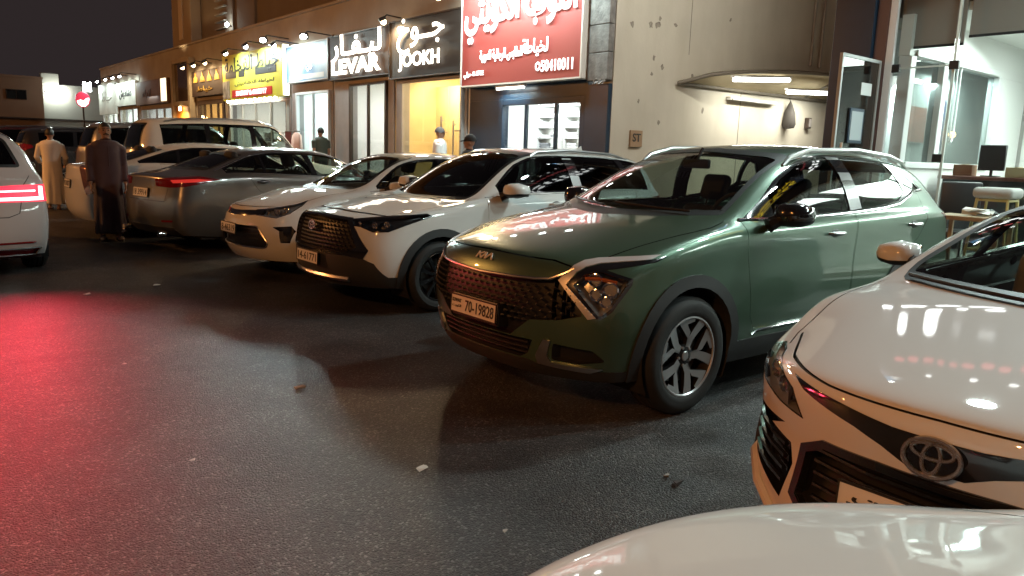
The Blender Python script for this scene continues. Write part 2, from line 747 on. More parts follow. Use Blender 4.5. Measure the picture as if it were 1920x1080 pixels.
    def _stats(s, k):
        C, N, Rr = [], [], []
        for f in s.ff[k:]:
            q = np.array([s.fv[i] for i in f])
            c = q.mean(axis=0)
            d = q - c
            e = np.roll(d, -1, axis=0)
            n_ = np.array([(d[:, 1] * e[:, 2] - d[:, 2] * e[:, 1]).sum(), (d[:, 2] * e[:, 0] - d[:, 0] * e[:, 2]).sum(), (d[:, 0] * e[:, 1] - d[:, 1] * e[:, 0]).sum()])
            C.append(c)
            N.append(n_ / (np.linalg.norm(n_) + 1e-12))
            Rr.append(np.sqrt(((q - c) ** 2).sum(axis=1).max()))
        if not C:
            return
        C, N, Rr = np.array(C), np.array(N), np.array(Rr)
        if s.np is None:
            s.np = [C, N, Rr, np.ones(len(C), bool)]
        else:
            s.np = [np.concatenate([s.np[0], C]), np.concatenate([s.np[1], N]), np.concatenate([s.np[2], Rr]), np.concatenate([s.np[3], np.ones(len(C), bool)])]

    def normal(s, p):
        k = (round(p[0], 4), round(p[1], 4), round(p[2], 4))
        r = s.cache.get(k)
        if r is None:
            co, fn, i, d = s.bvh.find_nearest(p)
            f = s.pf[i]
            w = poly_3d_calc([s.vc[j] for j in f], co)
            r = Vector((0, 0, 0))
            for j, a in zip(f, w):
                r += s.vn[j] * a
            r.normalize()
            s.cache[k] = r
        return r

    def hit(s, o, d):
        """point and normal where a ray meets the whole skin"""
        co, n, i, t = s.bvh.ray_cast(Vector(o), Vector(d))
        if co is None:
            co, n, i, t = s.bvh.find_nearest(Vector(o))
        return co, s.normal(co)

    def on_side(s, x, z, sg=-1):
        return s.hit((x, sg * 3, z), (0, -sg, 0))

    def on_front(s, y, z):
        return s.hit((-3, y, z), (1, 0, 0))

    def on_rear(s, y, z):
        return s.hit((9, y, z), (-1, 0, 0))

    def on_top(s, x, y):
        return s.hit((x, y, 4), (0, 0, -1))

    def carve(s, poly, kind, sg=-1, cond=None, keep=False):
        U, V, c0 = axes(kind, sg)
        D = U.cross(V)
        if kind in ('front', 'rear') and sg > 0:
            poly = [(-a, b) for a, b in poly]
        us, vs = [p[0] for p in poly], [p[1] for p in poly]
        u0, u1, v0, v1 = min(us), max(us), min(vs), max(vs)
        C, N, Rr, al = s.np
        cu, cv = C @ np.array(U), C @ np.array(V)
        ok = al & (cu + Rr > u0) & (cu - Rr < u1) & (cv + Rr > v0) & (cv - Rr < v1)
        ids = [int(i) for i in np.nonzero(ok)[0]]
        ids = [i for i in ids if c0(Vector(C[i]), Vector(N[i])) and (not cond or cond(Vector(C[i]), Vector(N[i])))]
        if not ids:
            return Piece(s, [], [])
        bm = bmesh.new()
        vm = {}
        for i in ids:
            fs = []
            for k in s.ff[i]:
                if k not in vm:
                    vm[k] = bm.verts.new(s.fv[k])
                fs.append(vm[k])
            try:
                bm.faces.new(fs)
            except ValueError:
                pass
        n = len(poly)
        for i in range(n):
            a, b = poly[i], poly[(i + 1) % n]
            e = Vector((b[0] - a[0], b[1] - a[1]))
            if e.length < 1e-6:
                continue
            su0, su1 = min(a[0], b[0]) - 1e-4, max(a[0], b[0]) + 1e-4
            sv0, sv1 = min(a[1], b[1]) - 1e-4, max(a[1], b[1]) + 1e-4
            sub = []
            for f in bm.faces:
                fu = [v.co.dot(U) for v in f.verts]
                if max(fu) < su0 or min(fu) > su1:
                    continue
                fv = [v.co.dot(V) for v in f.verts]
                if max(fv) < sv0 or min(fv) > sv1:
                    continue
                sub.append(f)
            if not sub:
                continue
            nn = (U * e.y - V * e.x).normalized()
            p = U * a[0] + V * a[1]
            ed = list({x for f in sub for x in f.edges})
            vt = list({x for f in sub for x in f.verts})
            bmesh.ops.bisect_plane(bm, geom=sub + ed + vt, dist=1e-5, plane_co=p, plane_no=nn)
        pv, pf, ov, of = [], [], [], []
        vi, vo = {}, {}
        for f in bm.faces:
            c = f.calc_center_median()
            if inside((c.dot(U), c.dot(V)), poly):
                vv, vl, fl = vi, pv, pf
            else:
                vv, vl, fl = vo, ov, of
            q = []
            for v in f.verts:
                if v not in vv:
                    vv[v] = len(vl)
                    vl.append(v.co.copy())
                q.append(vv[v])
            fl.append(q)
        bm.free()
        if not keep and pf:
            s.np[3][ids] = False
            k, kf = len(s.fv), len(s.ff)
            s.fv += ov
            s.ff += [tuple(i + k for i in f) for f in of]
            s._stats(kf)
        return Piece(s, pv, pf)

    def rest(s, name, m, parent):
        fs = [f for f, a in zip(s.ff, s.np[3]) if a]
        used = sorted({i for f in fs for i in f})
        mp = {q: i for i, q in enumerate(used)}
        me = bpy.data.meshes.new(name)
        me.from_pydata([tuple(s.fv[q]) for q in used], [], [tuple(mp[i] for i in f) for f in fs])
        me.materials.append(m)
        Piece(s, [], []).normals(me)
        return put(name, me, parent)


# ---------------------------------------------------------------- wheels
def spoke_polys(style, r):
    """outlines in (radial, tangential) for one repeat, and the number of repeats"""
    if style == 'star':
        return [[(0.045, -0.036), (0.10, -0.040), (0.60 * r + 0.02, -0.078), (r * 0.90, -0.118), (r * 0.965, -0.085), (r * 0.985, -0.050), (r * 0.90, -0.040), (0.60 * r + 0.03, -0.018), (0.11, 0.010), (0.05, 0.006)],
                [(0.05, 0.008), (0.11, 0.014), (0.56 * r, 0.050), (r * 0.78, 0.130), (r * 0.90, 0.125), (r * 0.985, 0.035), (r * 0.985, 0.000), (r * 0.90, -0.004), (r * 0.80, 0.055), (0.62 * r, 0.006), (0.045, 0.0)]], 5
    if style == 'double':
        return [[(0.05, -0.03), (r * 0.98, -0.05), (r * 0.98, -0.025), (0.06, -0.008)], [(0.05, 0.03), (0.06, 0.008), (r * 0.98, 0.025), (r * 0.98, 0.05)]], 5
    if style == 'ten':
        return [[(0.05, -0.014), (r * 0.98, -0.026), (r * 0.98, 0.012), (0.05, 0.012)]], 10
    return [[(0.05, -0.026), (r * 0.6, -0.022), (r * 0.98, -0.05), (r * 0.98, 0.05), (r * 0.6, 0.022), (0.05, 0.026)]], 7


def wheel_meshes(Rt, r, w, style, face=None, dark=None):
    face, dark = face or ALLOY, dark or ALLOYD
    t = MB()
    h = w / 2
    prof = [(r - 0.004, -h + 0.03), (r, -h + 0.012), (r + 0.012, -h + 0.002), (r + 0.035, -h - 0.004), (r + 0.05, -h - 0.002), (Rt - 0.055, -h - 0.004), (Rt - 0.03, -h + 0.006), (Rt - 0.008, -h + 0.028), (Rt, -h + 0.05)]
    for q in (-0.5, 0.0, 0.5):
        y = q * (w - 0.12)
        prof += [(Rt, y - 0.012), (Rt - 0.009, y - 0.006), (Rt - 0.009, y + 0.006), (Rt, y + 0.012)]
    prof += [(Rt, h - 0.05), (Rt - 0.03, h - 0.006), (r + 0.03, h), (r, h - 0.02)]
    t.lathe(prof, 56)
    tyre = t.mesh('tyre', TYRE, smooth=True)
    m = MB()
    m.mi = 0
    m.lathe([(r + 0.004, -h + 0.006), (r - 0.006, -h + 0.004), (r - 0.012, -h + 0.012)], 56)
    m.mi = 1
    m.lathe([(r - 0.012, -h + 0.012), (r - 0.02, -h + 0.04), (r - 0.03, h - 0.02)], 48)
    m.lathe([(r - 0.03, h - 0.05), (0.03, h - 0.05)], 32)
    polys, rep = spoke_polys(style, r - 0.004)
    for k in range(rep):
        a = 2 * math.pi * k / rep + math.pi / 2
        ca, sa = math.cos(a), math.sin(a)
        for pl in polys:
            def fn(u, v, d):
                return (u * ca - v * sa, -h + d + 0.010 + 0.035 * max(0, 1 - u / r) * (1 if u > 0.07 else 1.0), u * sa + v * ca)
            n = len(pl)
            vs = [fn(u, v, 0.0) for u, v in pl] + [fn(u, v, 0.035) for u, v in pl]
            m.mi = 0
            m.add(vs[:n], [tuple(range(n))])
            m.mi = 1
            m.add(vs, [(i, (i + 1) % n, n + (i + 1) % n, n + i) for i in range(n)])
    m.mi = 0
    m.lathe([(0.0, -h + 0.028), (0.026, -h + 0.028), (0.032, -h + 0.034)], 20)
    m.mi = 1
    m.lathe([(0.033, -h + 0.030), (0.075, -h + 0.042), (0.08, -h + 0.08)], 24)
    m.mi = 0
    for k in range(5):
        a = 2 * math.pi * (k + 0.5) / 5 + math.pi / 2
        m.lathe([(0.0, -h + 0.03), (0.009, -h + 0.03), (0.010, -h + 0.05)], 6, c=(0.056 * math.cos(a), 0, 0.056 * math.sin(a)))
    m.mi = 2
    m.lathe([(r * 0.72, -h + 0.09), (r * 0.35, -h + 0.09)], 40)
    rim = m.mesh('rim', [face, dark, DISC], smooth=True, fixn=False)
    return tyre, rim


def put_wheel(car, meshes, x, y, z, steer=0.0):
    w = bpy.data.objects.new('wheel', None)
    w.empty_display_size = 0.1
    COL.objects.link(w)
    w.parent = car
    w.location = (x, y, z)
    w.rotation_euler = (0, random.uniform(0, 6), (math.pi if y > 0 else 0) + steer)
    w.rotation_mode = 'YXZ' if False else 'XYZ'
    put('tyre', meshes[0], w)
    put('rim', meshes[1], w)
    return w


# ---------------------------------------------------------------- generic fittings
def seat(car, x, y, z=0.36, back=0.0, m=None):
    """seat, backrest and headrest; x is the front edge of the cushion"""
    m = m or CLOTH
    b = MB()
    b.rbox(x, x + 0.52, y - 0.25, y + 0.25, z, z + 0.20, 0.05, 3)
    o = b.build('seat', m, car, smooth=True)
    b = MB()
    bm = bmesh.new()
    t = MB().rbox(-0.08, 0.08, -0.25, 0.25, 0, 0.62, 0.06, 3)
    rot = Matrix.Translation((x + 0.50, y, z + 0.14)) @ Matrix.Rotation(R(18), 4, 'Y')
    b.add([rot @ Vector(v) for v in t.v], t.f)
    b.build('backrest', m, car, smooth=True)
    b = MB()
    t = MB().rbox(-0.055, 0.055, -0.13, 0.13, 0.68, 0.90, 0.05, 3)
    b.add([rot @ Vector(v) for v in t.v], t.f)
    b.tube([rot @ Vector((0, -0.05, 0.6)), rot @ Vector((0, -0.05, 0.7))], 0.008, 6)
    b.tube([rot @ Vector((0, 0.05, 0.6)), rot @ Vector((0, 0.05, 0.7))], 0.008, 6)
    b.build('headrest', m, car, smooth=True)


def cabin(car, xd, xr, w, zf, zd, xs=None, driver=-1, m=None):
    """floor, dashboard, steering wheel and seats; xd dash front, xr rear end, zd dash top"""
    b = MB()
    b.box(xd, xr, -w, w, zf, zf + 0.04)
    b.box(xd, xd + 0.04, -w, w, zf + 0.04, zd - 0.05)
    b.box(xr - 0.04, xr, -w, w, zf + 0.04, zd - 0.06)
    b.box(xd + 0.04, xr - 0.04, -w, -w + 0.03, zf + 0.04, zd - 0.08)
    b.box(xd + 0.04, xr - 0.04, w - 0.03, w, zf + 0.04, zd - 0.08)
    b.build('cabin_lining', CABIN, car)
    b = MB()
    b.rbox(xd + 0.05, xd + 0.62, -w + 0.04, w - 0.04, zd - 0.32, zd - 0.02, 0.06, 3)
    b.rbox(xd + 0.40, xd + 0.58, driver * 0.37 - 0.17, driver * 0.37 + 0.17, zd - 0.06, zd + 0.03, 0.03, 2)
    b.build('dashboard', CABIN, car, smooth=True)
    b = MB()
    c = Vector((xd + 0.75, driver * 0.37, zd - 0.02))
    ring = [c + Vector((math.sin(0.4) * math.sin(t), 0, 0)) * 0 + Vector((0.07 * math.sin(t), 0.18 * math.cos(t), 0.17 * math.sin(t))) for t in [2 * math.pi * k / 20 for k in range(21)]]
    b.tube(ring, 0.015, 8, cap=False)
    b.tube([c, c + Vector((-0.2, 0, -0.05))], 0.03, 8)
    b.tube([c + Vector((0, -0.17, 0)), c + Vector((-0.02, 0, -0.02)), c + Vector((0, 0.17, 0))], 0.014, 6)
    b.build('steering_wheel', CABIN, car, smooth=True)
    xs = xs or [xd + 0.95, xd + 1.75]
    for x in xs:
        for sy in (-0.37, 0.37):
            seat(car, x, sy, zf + 0.08, m=m)


def plate(car, p, n, w, h, txt, side_txt=None, arabic_txt=None, dark=False, lean=0.0):
    """number plate standing at p facing n"""
    n = Vector(n).normalized()
    x = Vector((0, 0, 1)).cross(n).normalized()
    up = n.cross(x)
    mx = frame_mx(p, x, up)
    b = MB()
    b.rbox(-w / 2, w / 2, -h / 2, h / 2, -0.012, 0.0, 0.004, 1)
    o = b.build('number_plate', PLATE, car)
    o.matrix_local = mx
    b = MB()
    for a in ((-w / 2, w / 2, h / 2 - 0.006, h / 2), (-w / 2, w / 2, -h / 2, -h / 2 + 0.006)):
        b.box(a[0], a[1], a[2], a[3], -0.010, 0.003)
    for a in ((-w / 2, -w / 2 + 0.006), (w / 2 - 0.006, w / 2)):
        b.box(a[0], a[1], -h / 2 + 0.006, h / 2 - 0.006, -0.010, 0.003)
    b.build('plate_frame', INK, o)
    if txt:
        x0 = 0.0
        if side_txt:
            x0 = w * 0.14
            for k, s_ in enumerate(side_txt):
                t = put('plate_lettering', text_mesh(s_, w * 0.2, h * 0.2, 0.004, 0.002, INK), o)
                t.location = (-w * 0.36, h * (0.18 - 0.3 * k), 0.001)
        t = put('plate_lettering', text_mesh(txt, w * (0.62 if side_txt else 0.86), h * (0.62 if not arabic_txt else 0.4), 0.012, 0.002, INK), o)
        t.location = (x0, -0.01 if arabic_txt else 0, 0.001)
    if arabic_txt:
        t = put('plate_lettering', text_mesh(arabic(arabic_txt), w * 0.8, h * 0.32, 0.010, 0.002, INK), o)
        t.location = (0, h * 0.22, 0.001)
    return o


def mirror(car, base, out, sg, body_m, low_m=None, size=(0.16, 0.24, 0.15), fold=0.0):
    """door mirror: foot on the door, rounded shell, dark lower half, glass facing backwards"""
    low_m = low_m or BLACK
    bx, by, bz = base
    ox, oy, oz = out
    sx, sy, sz = size
    bm = bmesh.new()
    bmesh.ops.create_cube(bm, size=1.0)
    bmesh.ops.subdivide_edges(bm, edges=bm.edges[:], cuts=3, use_grid_fill=True)
    for v in bm.verts:
        p = v.co * 2
        r = p.length
        k = max(abs(p.x), abs(p.y), abs(p.z))
        sq = p / r * k if r else p
        q = p.lerp(sq, 0.72)
        if q.x > 0.0:
            q.x *= 0.35
            q.z *= 1.0 - 0.06 * q.x
        yo = q.y * sg
        q.z *= (1.0 - 0.22 * max(0, yo))
        q.x -= 0.10 * abs(q.z) * 0
        q.x += 0.30 * max(0, yo) ** 2
        v.co = Vector((q.x * sx / 1.35, q.y * sy / 2, q.z * sz / 2))
    for v in bm.verts:
        v.index = 0
    up, lo = MB(), MB()
    bm.verts.index_update()
    for f in bm.faces:
        t = up if f.calc_center_median().z > -sz * 0.14 else lo
        t.add([v.co for v in f.verts], [tuple(range(len(f.verts)))])
    bm.free()
    root = bpy.data.objects.new('wing_mirror', None)
    COL.objects.link(root)
    root.parent = car
    root.location = out
    root.rotation_euler = (0, 0, -sg * fold)

    def weld(mb, name, m):
        me = mb.mesh(name, m, fixn=False)
        b2 = bmesh.new()
        b2.from_mesh(me)
        bmesh.ops.remove_doubles(b2, verts=b2.verts[:], dist=1e-4)
        bmesh.ops.recalc_face_normals(b2, faces=b2.faces[:])
        b2.to_mesh(me)
        b2.free()
        me.polygons.foreach_set('use_smooth', [True] * len(me.polygons))
        return put(name, me, root)
    weld(up, 'mirror_cap', body_m)
    weld(lo, 'mirror_underside', low_m)
    b = MB()
    b.rbox(sx * 0.20, sx * 0.27, -sy * 0.40, sy * 0.40, -sz * 0.38, sz * 0.36, 0.012, 2)
    b.build('mirror_glass', CHROME, root, smooth=True)
    d = Matrix.Rotation(sg * fold, 3, 'Z') @ (Vector(base) - Vector(out))
    b = MB()
    b.tube([Vector((0, 0, -sz * 0.25)) + Vector((0, -sg * sy * 0.18, 0)), Vector((d.x * 0.5, d.y * 0.6, d.z * 0.55)), d], [0.035, 0.04, 0.05], 8)
    b.build('mirror_foot', low_m, root, smooth=True)


def handle(body, car, x, z, sg, m, w=0.20):
    p, n = body.on_side(x, z, sg)
    b = MB()
    pts = [p + Vector((d * w / 2, 0, 0.0)) + n * o for d, o in ((-1, 0.004), (-0.75, 0.03), (0, 0.042), (0.75, 0.03), (1, 0.004))]
    b.tube(pts, [0.010, 0.014, 0.016, 0.014, 0.010], 8)
    o = b.build('door_handle', m, car, smooth=True)
    b = MB()
    b.ell((p.x, p.y, p.z), (w * 0.32, 0.008, 0.032), 14, 8)
    b.build('handle_recess', BLACK, o, smooth=True)
    return o


def arches(body, car, cx, cz, r, sg, clad=None, cw=0.06, liner=True, y_in=0.55, flare=0.012, sill=None):
    """cut a wheel opening, line it, and lay the cladding band round it"""
    hole = [(cx + r * math.cos(R(a)), cz + r * math.sin(R(a))) for a in range(-30, 211, 10)]
    lo = cz - r * 0.5
    hole = [(x, z) for x, z in hole if z >= lo - 0.01]
    hole = [(hole[0][0], -0.2)] + hole + [(hole[-1][0], -0.2)]
    body.carve(hole, 'side', sg, cond=lambda c, n: abs(c.y) > 0.35)
    W = abs(body.on_side(cx, cz + r + 0.03, sg)[0].y)
    b = MB()
    n = 24
    vs, fs = [], []
    for k in range(n + 1):
        a = R(-30 + 240 * k / n)
        for y in (W - 0.01, y_in):
            vs.append((cx + (r + 0.004) * math.cos(a), sg * y, cz + (r + 0.004) * math.sin(a)))
    fs = [(2 * k, 2 * k + 1, 2 * k + 3, 2 * k + 2) for k in range(n)]
    b.add(vs, fs)
    b.add([(cx + r * math.cos(R(-30 + 240 * k / n)), sg * y_in, cz + r * math.sin(R(-30 + 240 * k / n))) for k in range(n + 1)], [tuple(range(n + 1))])
    b.build('wheel_liner', CABIN, car, fixn=False)
    if clad:
        out = [(cx + (r + cw) * math.cos(R(a)), cz + (r + cw) * math.sin(R(a))) for a in range(-28, 209, 10)]
        inn = [(cx + (r - 0.02) * math.cos(R(a)), cz + (r - 0.02) * math.sin(R(a))) for a in range(208, -29, -10)]
        pc = body.carve(out + inn, 'side', sg, cond=lambda c, n: abs(c.y) > 0.35)
        pc.build('arch_cladding', clad, car, off=flare, thick=0.04)


def windows(body, car, sp, frame=GLOSSB):
    for sg in (-1, 1):
        cond = (lambda c, n: abs(n.y) > 0.30 and c.z > sp.get('dlo_z', 0.9))
        for g in sp['side_glass']:
            body.carve(g[0], 'side', sg, cond).build('side_window', g[1], car, off=-0.004)
        body.carve(sp['dlo'], 'side', sg, cond).build('window_frame', frame, car, off=0.001, thick=0.02)
    ws = sp['ws']
    cw = lambda c, n: sp['ws_x'][0] < c.x < sp['ws_x'][1]
    g = body.carve(inset(ws, 0.03), 'front', -1, cw)
    g.build('windscreen', sp.get('ws_glass', WSG), car, off=-0.003)
    body.carve(ws, 'front', -1, cw).build('windscreen_band', SEAL, car, off=0.001)
    if sp.get('rw'):
        cr = lambda c, n: c.x > sp['rw_x'] and n.z > -0.2
        g = body.carve(inset(sp['rw'], 0.03), 'rear', -1, cr)
        g.build('rear_window', sp.get('rw_glass', TINT), car, off=-0.003)
        body.carve(sp['rw'], 'rear', -1, cr).build('rear_window_band', SEAL, car, off=0.001)


def doors(body, car, polys, m, cond=None):
    for sg in (-1, 1):
        for pl in polys:
            ins = inset(pl, 0.0045)
            d = body.carve(ins, 'side', sg, cond=lambda c, n: abs(c.y) > 0.5)
            ring = body.carve(pl, 'side', sg, cond=lambda c, n: abs(c.y) > 0.5)
            d.build('door', m, car, thick=0.02)
            ring.build('door_seam', BLACK, car, off=-0.015)


def seam(body, car, line, kind, sg=-1, w=0.006, m=None, cond=None, name='panel_gap'):
    """a panel gap: a narrow strip of skin along a line, sunk and dark"""
    n = len(line)
    L_, R_ = [], []
    for i in range(n):
        a = Vector(line[max(i - 1, 0)])
        b = Vector(line[min(i + 1, n - 1)])
        d = (b - a).normalized()
        q = Vector((-d.y, d.x)) * w / 2
        p = Vector(line[i])
        L_.append(tuple(p + q))
        R_.append(tuple(p - q))
    pc = body.carve(L_ + R_[::-1], kind, sg, cond)
    if pc.f:
        pc.build(name, m or BLACK, car, off=-0.012)


def underbody(car, L, w, z0, z1, axles, r):
    b = MB()
    xs = [0.62]
    for a in axles:
        xs += [a - r, a + r]
    xs.append(L - 0.45)
    b.box(0.35, L - 0.35, -0.5, 0.5, z0, z1)
    for i in range(0, len(xs), 2):
        b.box(xs[i], xs[i + 1], -w, -0.5, z0, z0 + 0.05)
        b.box(xs[i], xs[i + 1], 0.5, w, z0, z0 + 0.05)
    b.build('underbody', CABIN, car)

# ================================================================== ground
def asphalt():
    m = bpy.data.materials.new('asphalt')
    m.use_nodes = True
    nt = m.node_tree
    L = nt.links.new
    b = nt.nodes['Principled BSDF']
    tc = nt.nodes.new('ShaderNodeTexCoord')
    vo = nt.nodes.new('ShaderNodeTexVoronoi')
    vo.inputs['Scale'].default_value = 105
    L(tc.outputs['Object'], vo.inputs['Vector'])
    v2 = nt.nodes.new('ShaderNodeTexVoronoi')
    v2.inputs['Scale'].default_value = 210
    L(tc.outputs['Object'], v2.inputs['Vector'])
    no = nt.nodes.new('ShaderNodeTexNoise')
    no.inputs['Scale'].default_value = 0.55
    no.inputs['Detail'].default_value = 7
    L(tc.outputs['Object'], no.inputs['Vector'])
    st = nt.nodes.new('ShaderNodeTexNoise')
    st.inputs['Scale'].default_value = 3.1
    st.inputs['Detail'].default_value = 8
    L(tc.outputs['Object'], st.inputs['Vector'])
    # stones: each Voronoi cell its own grey
    sx = nt.nodes.new('ShaderNodeSeparateColor')
    L(vo.outputs['Color'], sx.inputs[0])
    r1 = nt.nodes.new('ShaderNodeValToRGB')
    cr = r1.color_ramp
    cr.elements[0].position, cr.elements[0].color = 0.0, (0.022, 0.0215, 0.021, 1)
    cr.elements[1].position, cr.elements[1].color = 1.0, (0.24, 0.236, 0.23, 1)
    e = cr.elements.new(0.55)
    e.color = (0.052, 0.051, 0.050, 1)
    e = cr.elements.new(0.86)
    e.color = (0.078, 0.076, 0.073, 1)
    L(sx.outputs[0], r1.inputs[0])
    r2 = nt.nodes.new('ShaderNodeValToRGB')
    r2.color_ramp.elements[0].position, r2.color_ramp.elements[0].color = 0.32, (0.62, 0.62, 0.62, 1)
    r2.color_ramp.elements[1].position, r2.color_ramp.elements[1].color = 0.70, (1.25, 1.22, 1.2, 1)
    L(no.outputs['Fac'], r2.inputs[0])
    r3 = nt.nodes.new('ShaderNodeValToRGB')
    r3.color_ramp.elements[0].position, r3.color_ramp.elements[0].color = 0.36, (0.60, 0.61, 0.63, 1)
    r3.color_ramp.elements[1].position, r3.color_ramp.elements[1].color = 0.64, (1.0, 1.0, 1.02, 1)
    L(st.outputs['Fac'], r3.inputs[0])
    mu = nt.nodes.new('ShaderNodeMixRGB')
    mu.blend_type = 'MULTIPLY'
    mu.inputs[0].default_value = 1
    L(r1.outputs[0], mu.inputs[1])
    L(r2.outputs[0], mu.inputs[2])
    m2 = nt.nodes.new('ShaderNodeMixRGB')
    m2.blend_type = 'MULTIPLY'
    m2.inputs[0].default_value = 1
    L(mu.outputs[0], m2.inputs[1])
    L(r3.outputs[0], m2.inputs[2])
    ol = nt.nodes.new('ShaderNodeTexNoise')
    ol.inputs['Scale'].default_value = 0.95
    ol.inputs['Detail'].default_value = 3
    ol.inputs['Distortion'].default_value = 0.6
    L(tc.outputs['Object'], ol.inputs['Vector'])
    r4 = nt.nodes.new('ShaderNodeValToRGB')
    r4.color_ramp.elements[0].position, r4.color_ramp.elements[0].color = 0.60, (1, 1, 1, 1)
    r4.color_ramp.elements[1].position, r4.color_ramp.elements[1].color = 0.70, (0.42, 0.41, 0.41, 1)
    L(ol.outputs['Fac'], r4.inputs[0])
    m3 = nt.nodes.new('ShaderNodeMixRGB')
    m3.blend_type = 'MULTIPLY'
    m3.inputs[0].default_value = 0.8
    L(m2.outputs[0], m3.inputs[1])
    L(r4.outputs[0], m3.inputs[2])
    ck = nt.nodes.new('ShaderNodeTexVoronoi')
    ck.feature = 'DISTANCE_TO_EDGE'
    ck.inputs['Scale'].default_value = 0.42
    wp = nt.nodes.new('ShaderNodeTexNoise')
    wp.inputs['Scale'].default_value = 2.2
    wp.inputs['Detail'].default_value = 6
    L(tc.outputs['Object'], wp.inputs['Vector'])
    wm = nt.nodes.new('ShaderNodeMixRGB')
    wm.inputs[0].default_value = 0.18
    L(tc.outputs['Object'], wm.inputs[1])
    L(wp.outputs['Color'], wm.inputs[2])
    L(wm.outputs[0], ck.inputs['Vector'])
    r5 = nt.nodes.new('ShaderNodeValToRGB')
    r5.color_ramp.elements[0].position, r5.color_ramp.elements[0].color = 0.0, (0.35, 0.34, 0.33, 1)
    r5.color_ramp.elements[1].position, r5.color_ramp.elements[1].color = 0.005, (1, 1, 1, 1)
    L(ck.outputs['Distance'], r5.inputs[0])
    m4 = nt.nodes.new('ShaderNodeMixRGB')
    m4.blend_type = 'MULTIPLY'
    m4.inputs[0].default_value = 0.55
    L(m3.outputs[0], m4.inputs[1])
    L(r5.outputs[0], m4.inputs[2])
    L(m4.outputs[0], b.inputs['Base Color'])
    ad = nt.nodes.new('ShaderNodeMath')
    ad.operation = 'MULTIPLY_ADD'
    L(v2.outputs['Distance'], ad.inputs[0])
    ad.inputs[1].default_value = 0.5
    L(vo.outputs['Distance'], ad.inputs[2])
    bp = nt.nodes.new('ShaderNodeBump')
    bp.invert = True
    bp.inputs['Strength'].default_value = 1.0
    bp.inputs['Distance'].default_value = 0.006
    L(ad.outputs[0], bp.inputs['Height'])
    L(bp.outputs[0], b.inputs['Normal'])
    b.inputs['Roughness'].default_value = 0.45
    b.inputs['Specular IOR Level'].default_value = 0.45
    return m


ASPH = asphalt()
PAV = mat('pavement_concrete', (0.22, 0.21, 0.19), 0.8, noise=0.35, nscale=2.5, bump=0.2, bscale=60)
KERB = mat('kerb_concrete', (0.30, 0.29, 0.27), 0.8, noise=0.4, nscale=5, bump=0.2, bscale=50)
g = MB()
g.add([(-300, -300, 0), (300, -300, 0), (300, 400, 0), (-300, 400, 0)], [(0, 1, 2, 3)])
struct(g.build('road', ASPH, fixn=False))
g = MB()
g.box(9.0, 34, -40, 62, -0.05, 0.28)
struct(g.build('pavement', PAV))
k = MB()
k.rbox(0, 0.15, 0, 0.985, -0.05, 0.285, 0.012, 1)
kme = k.mesh('kerb', KERB)
kerb = thing('kerb', 'pale concrete kerb stones along the pavement in front of the shops', 'kerb', (8.85, -14, 0))
for i in range(76):
    put('kerb_stone', kme, kerb, (0, i * 1.0, 0))

# ================================================================== shop row
WALL = mat('plaster_wall', (0.36, 0.32, 0.26), 0.85, noise=0.25, nscale=1.2, bump=0.15, bscale=25)
SIDEW = mat('side_wall_plaster', (0.55, 0.52, 0.44), 0.85, noise=0.14, nscale=0.9, bump=0.12, bscale=18)
_n = SIDEW.node_tree
_mp = _n.nodes.new('ShaderNodeMapping')
_mp.inputs['Scale'].default_value = (1.6, 1.0, 0.45)
_tc = [q for q in _n.nodes if q.type == 'TEX_COORD'][0]
_sn = _n.nodes.new('ShaderNodeTexNoise')
_sn.inputs['Scale'].default_value = 1.6
_sn.inputs['Detail'].default_value = 8
_sr = _n.nodes.new('ShaderNodeValToRGB')
_sr.color_ramp.elements[0].position, _sr.color_ramp.elements[0].color = 0.34, (0.93, 0.925, 0.91, 1)
_sr.color_ramp.elements[1].position, _sr.color_ramp.elements[1].color = 0.58, (1, 1, 1, 1)
_sm = _n.nodes.new('ShaderNodeMixRGB')
_sm.blend_type = 'MULTIPLY'
_sm.inputs[0].default_value = 1.0
_bc = _n.nodes['Principled BSDF'].inputs['Base Color']
_from = _bc.links[0].from_socket
_n.links.new(_tc.outputs['Object'], _mp.inputs['Vector'])
_n.links.new(_mp.outputs[0], _sn.inputs['Vector'])
_n.links.new(_sn.outputs['Fac'], _sr.inputs[0])
_n.links.new(_from, _sm.inputs[1])
_n.links.new(_sr.outputs[0], _sm.inputs[2])
_n.links.new(_sm.outputs[0], _bc)
INT = mat('shop_white', (0.72, 0.72, 0.70), 0.6)
INTW = mat('shop_cream', (0.66, 0.52, 0.28), 0.5, noise=0.15, nscale=2)
FLOOR = mat('shop_floor', (0.4, 0.38, 0.35), 0.3)
NAVY = mat('navy_metal', (0.014, 0.036, 0.066), 0.35, noise=0.2, nscale=4)
DKBR = mat('dark_brown_panel', (0.045, 0.030, 0.022), 0.4, noise=0.3, nscale=3)
GREYF = mat('grey_frame', (0.28, 0.26, 0.25), 0.5, noise=0.15, nscale=4)
STONE = mat('grey_stone_cladding', (0.24, 0.235, 0.225), 0.8, noise=0.5, nscale=7, bump=0.5, bscale=22)
PANE = glass('shop_glass', (0.93, 0.95, 0.94))
STEEL = mat('brushed_steel', (0.5, 0.5, 0.5), 0.3, 1.0)
LED = mat('led_white', (0.9, 0.9, 0.9), 0.5, emit=(0.93, 1.0, 0.97), estr=28)
LEDW = mat('led_warm', (0.9, 0.8, 0.6), 0.5, emit=(1.0, 0.74, 0.38), estr=14)
TUBE = mat('tube_light', (0.9, 0.9, 0.9), 0.5, emit=(0.95, 1.0, 0.95), estr=9)


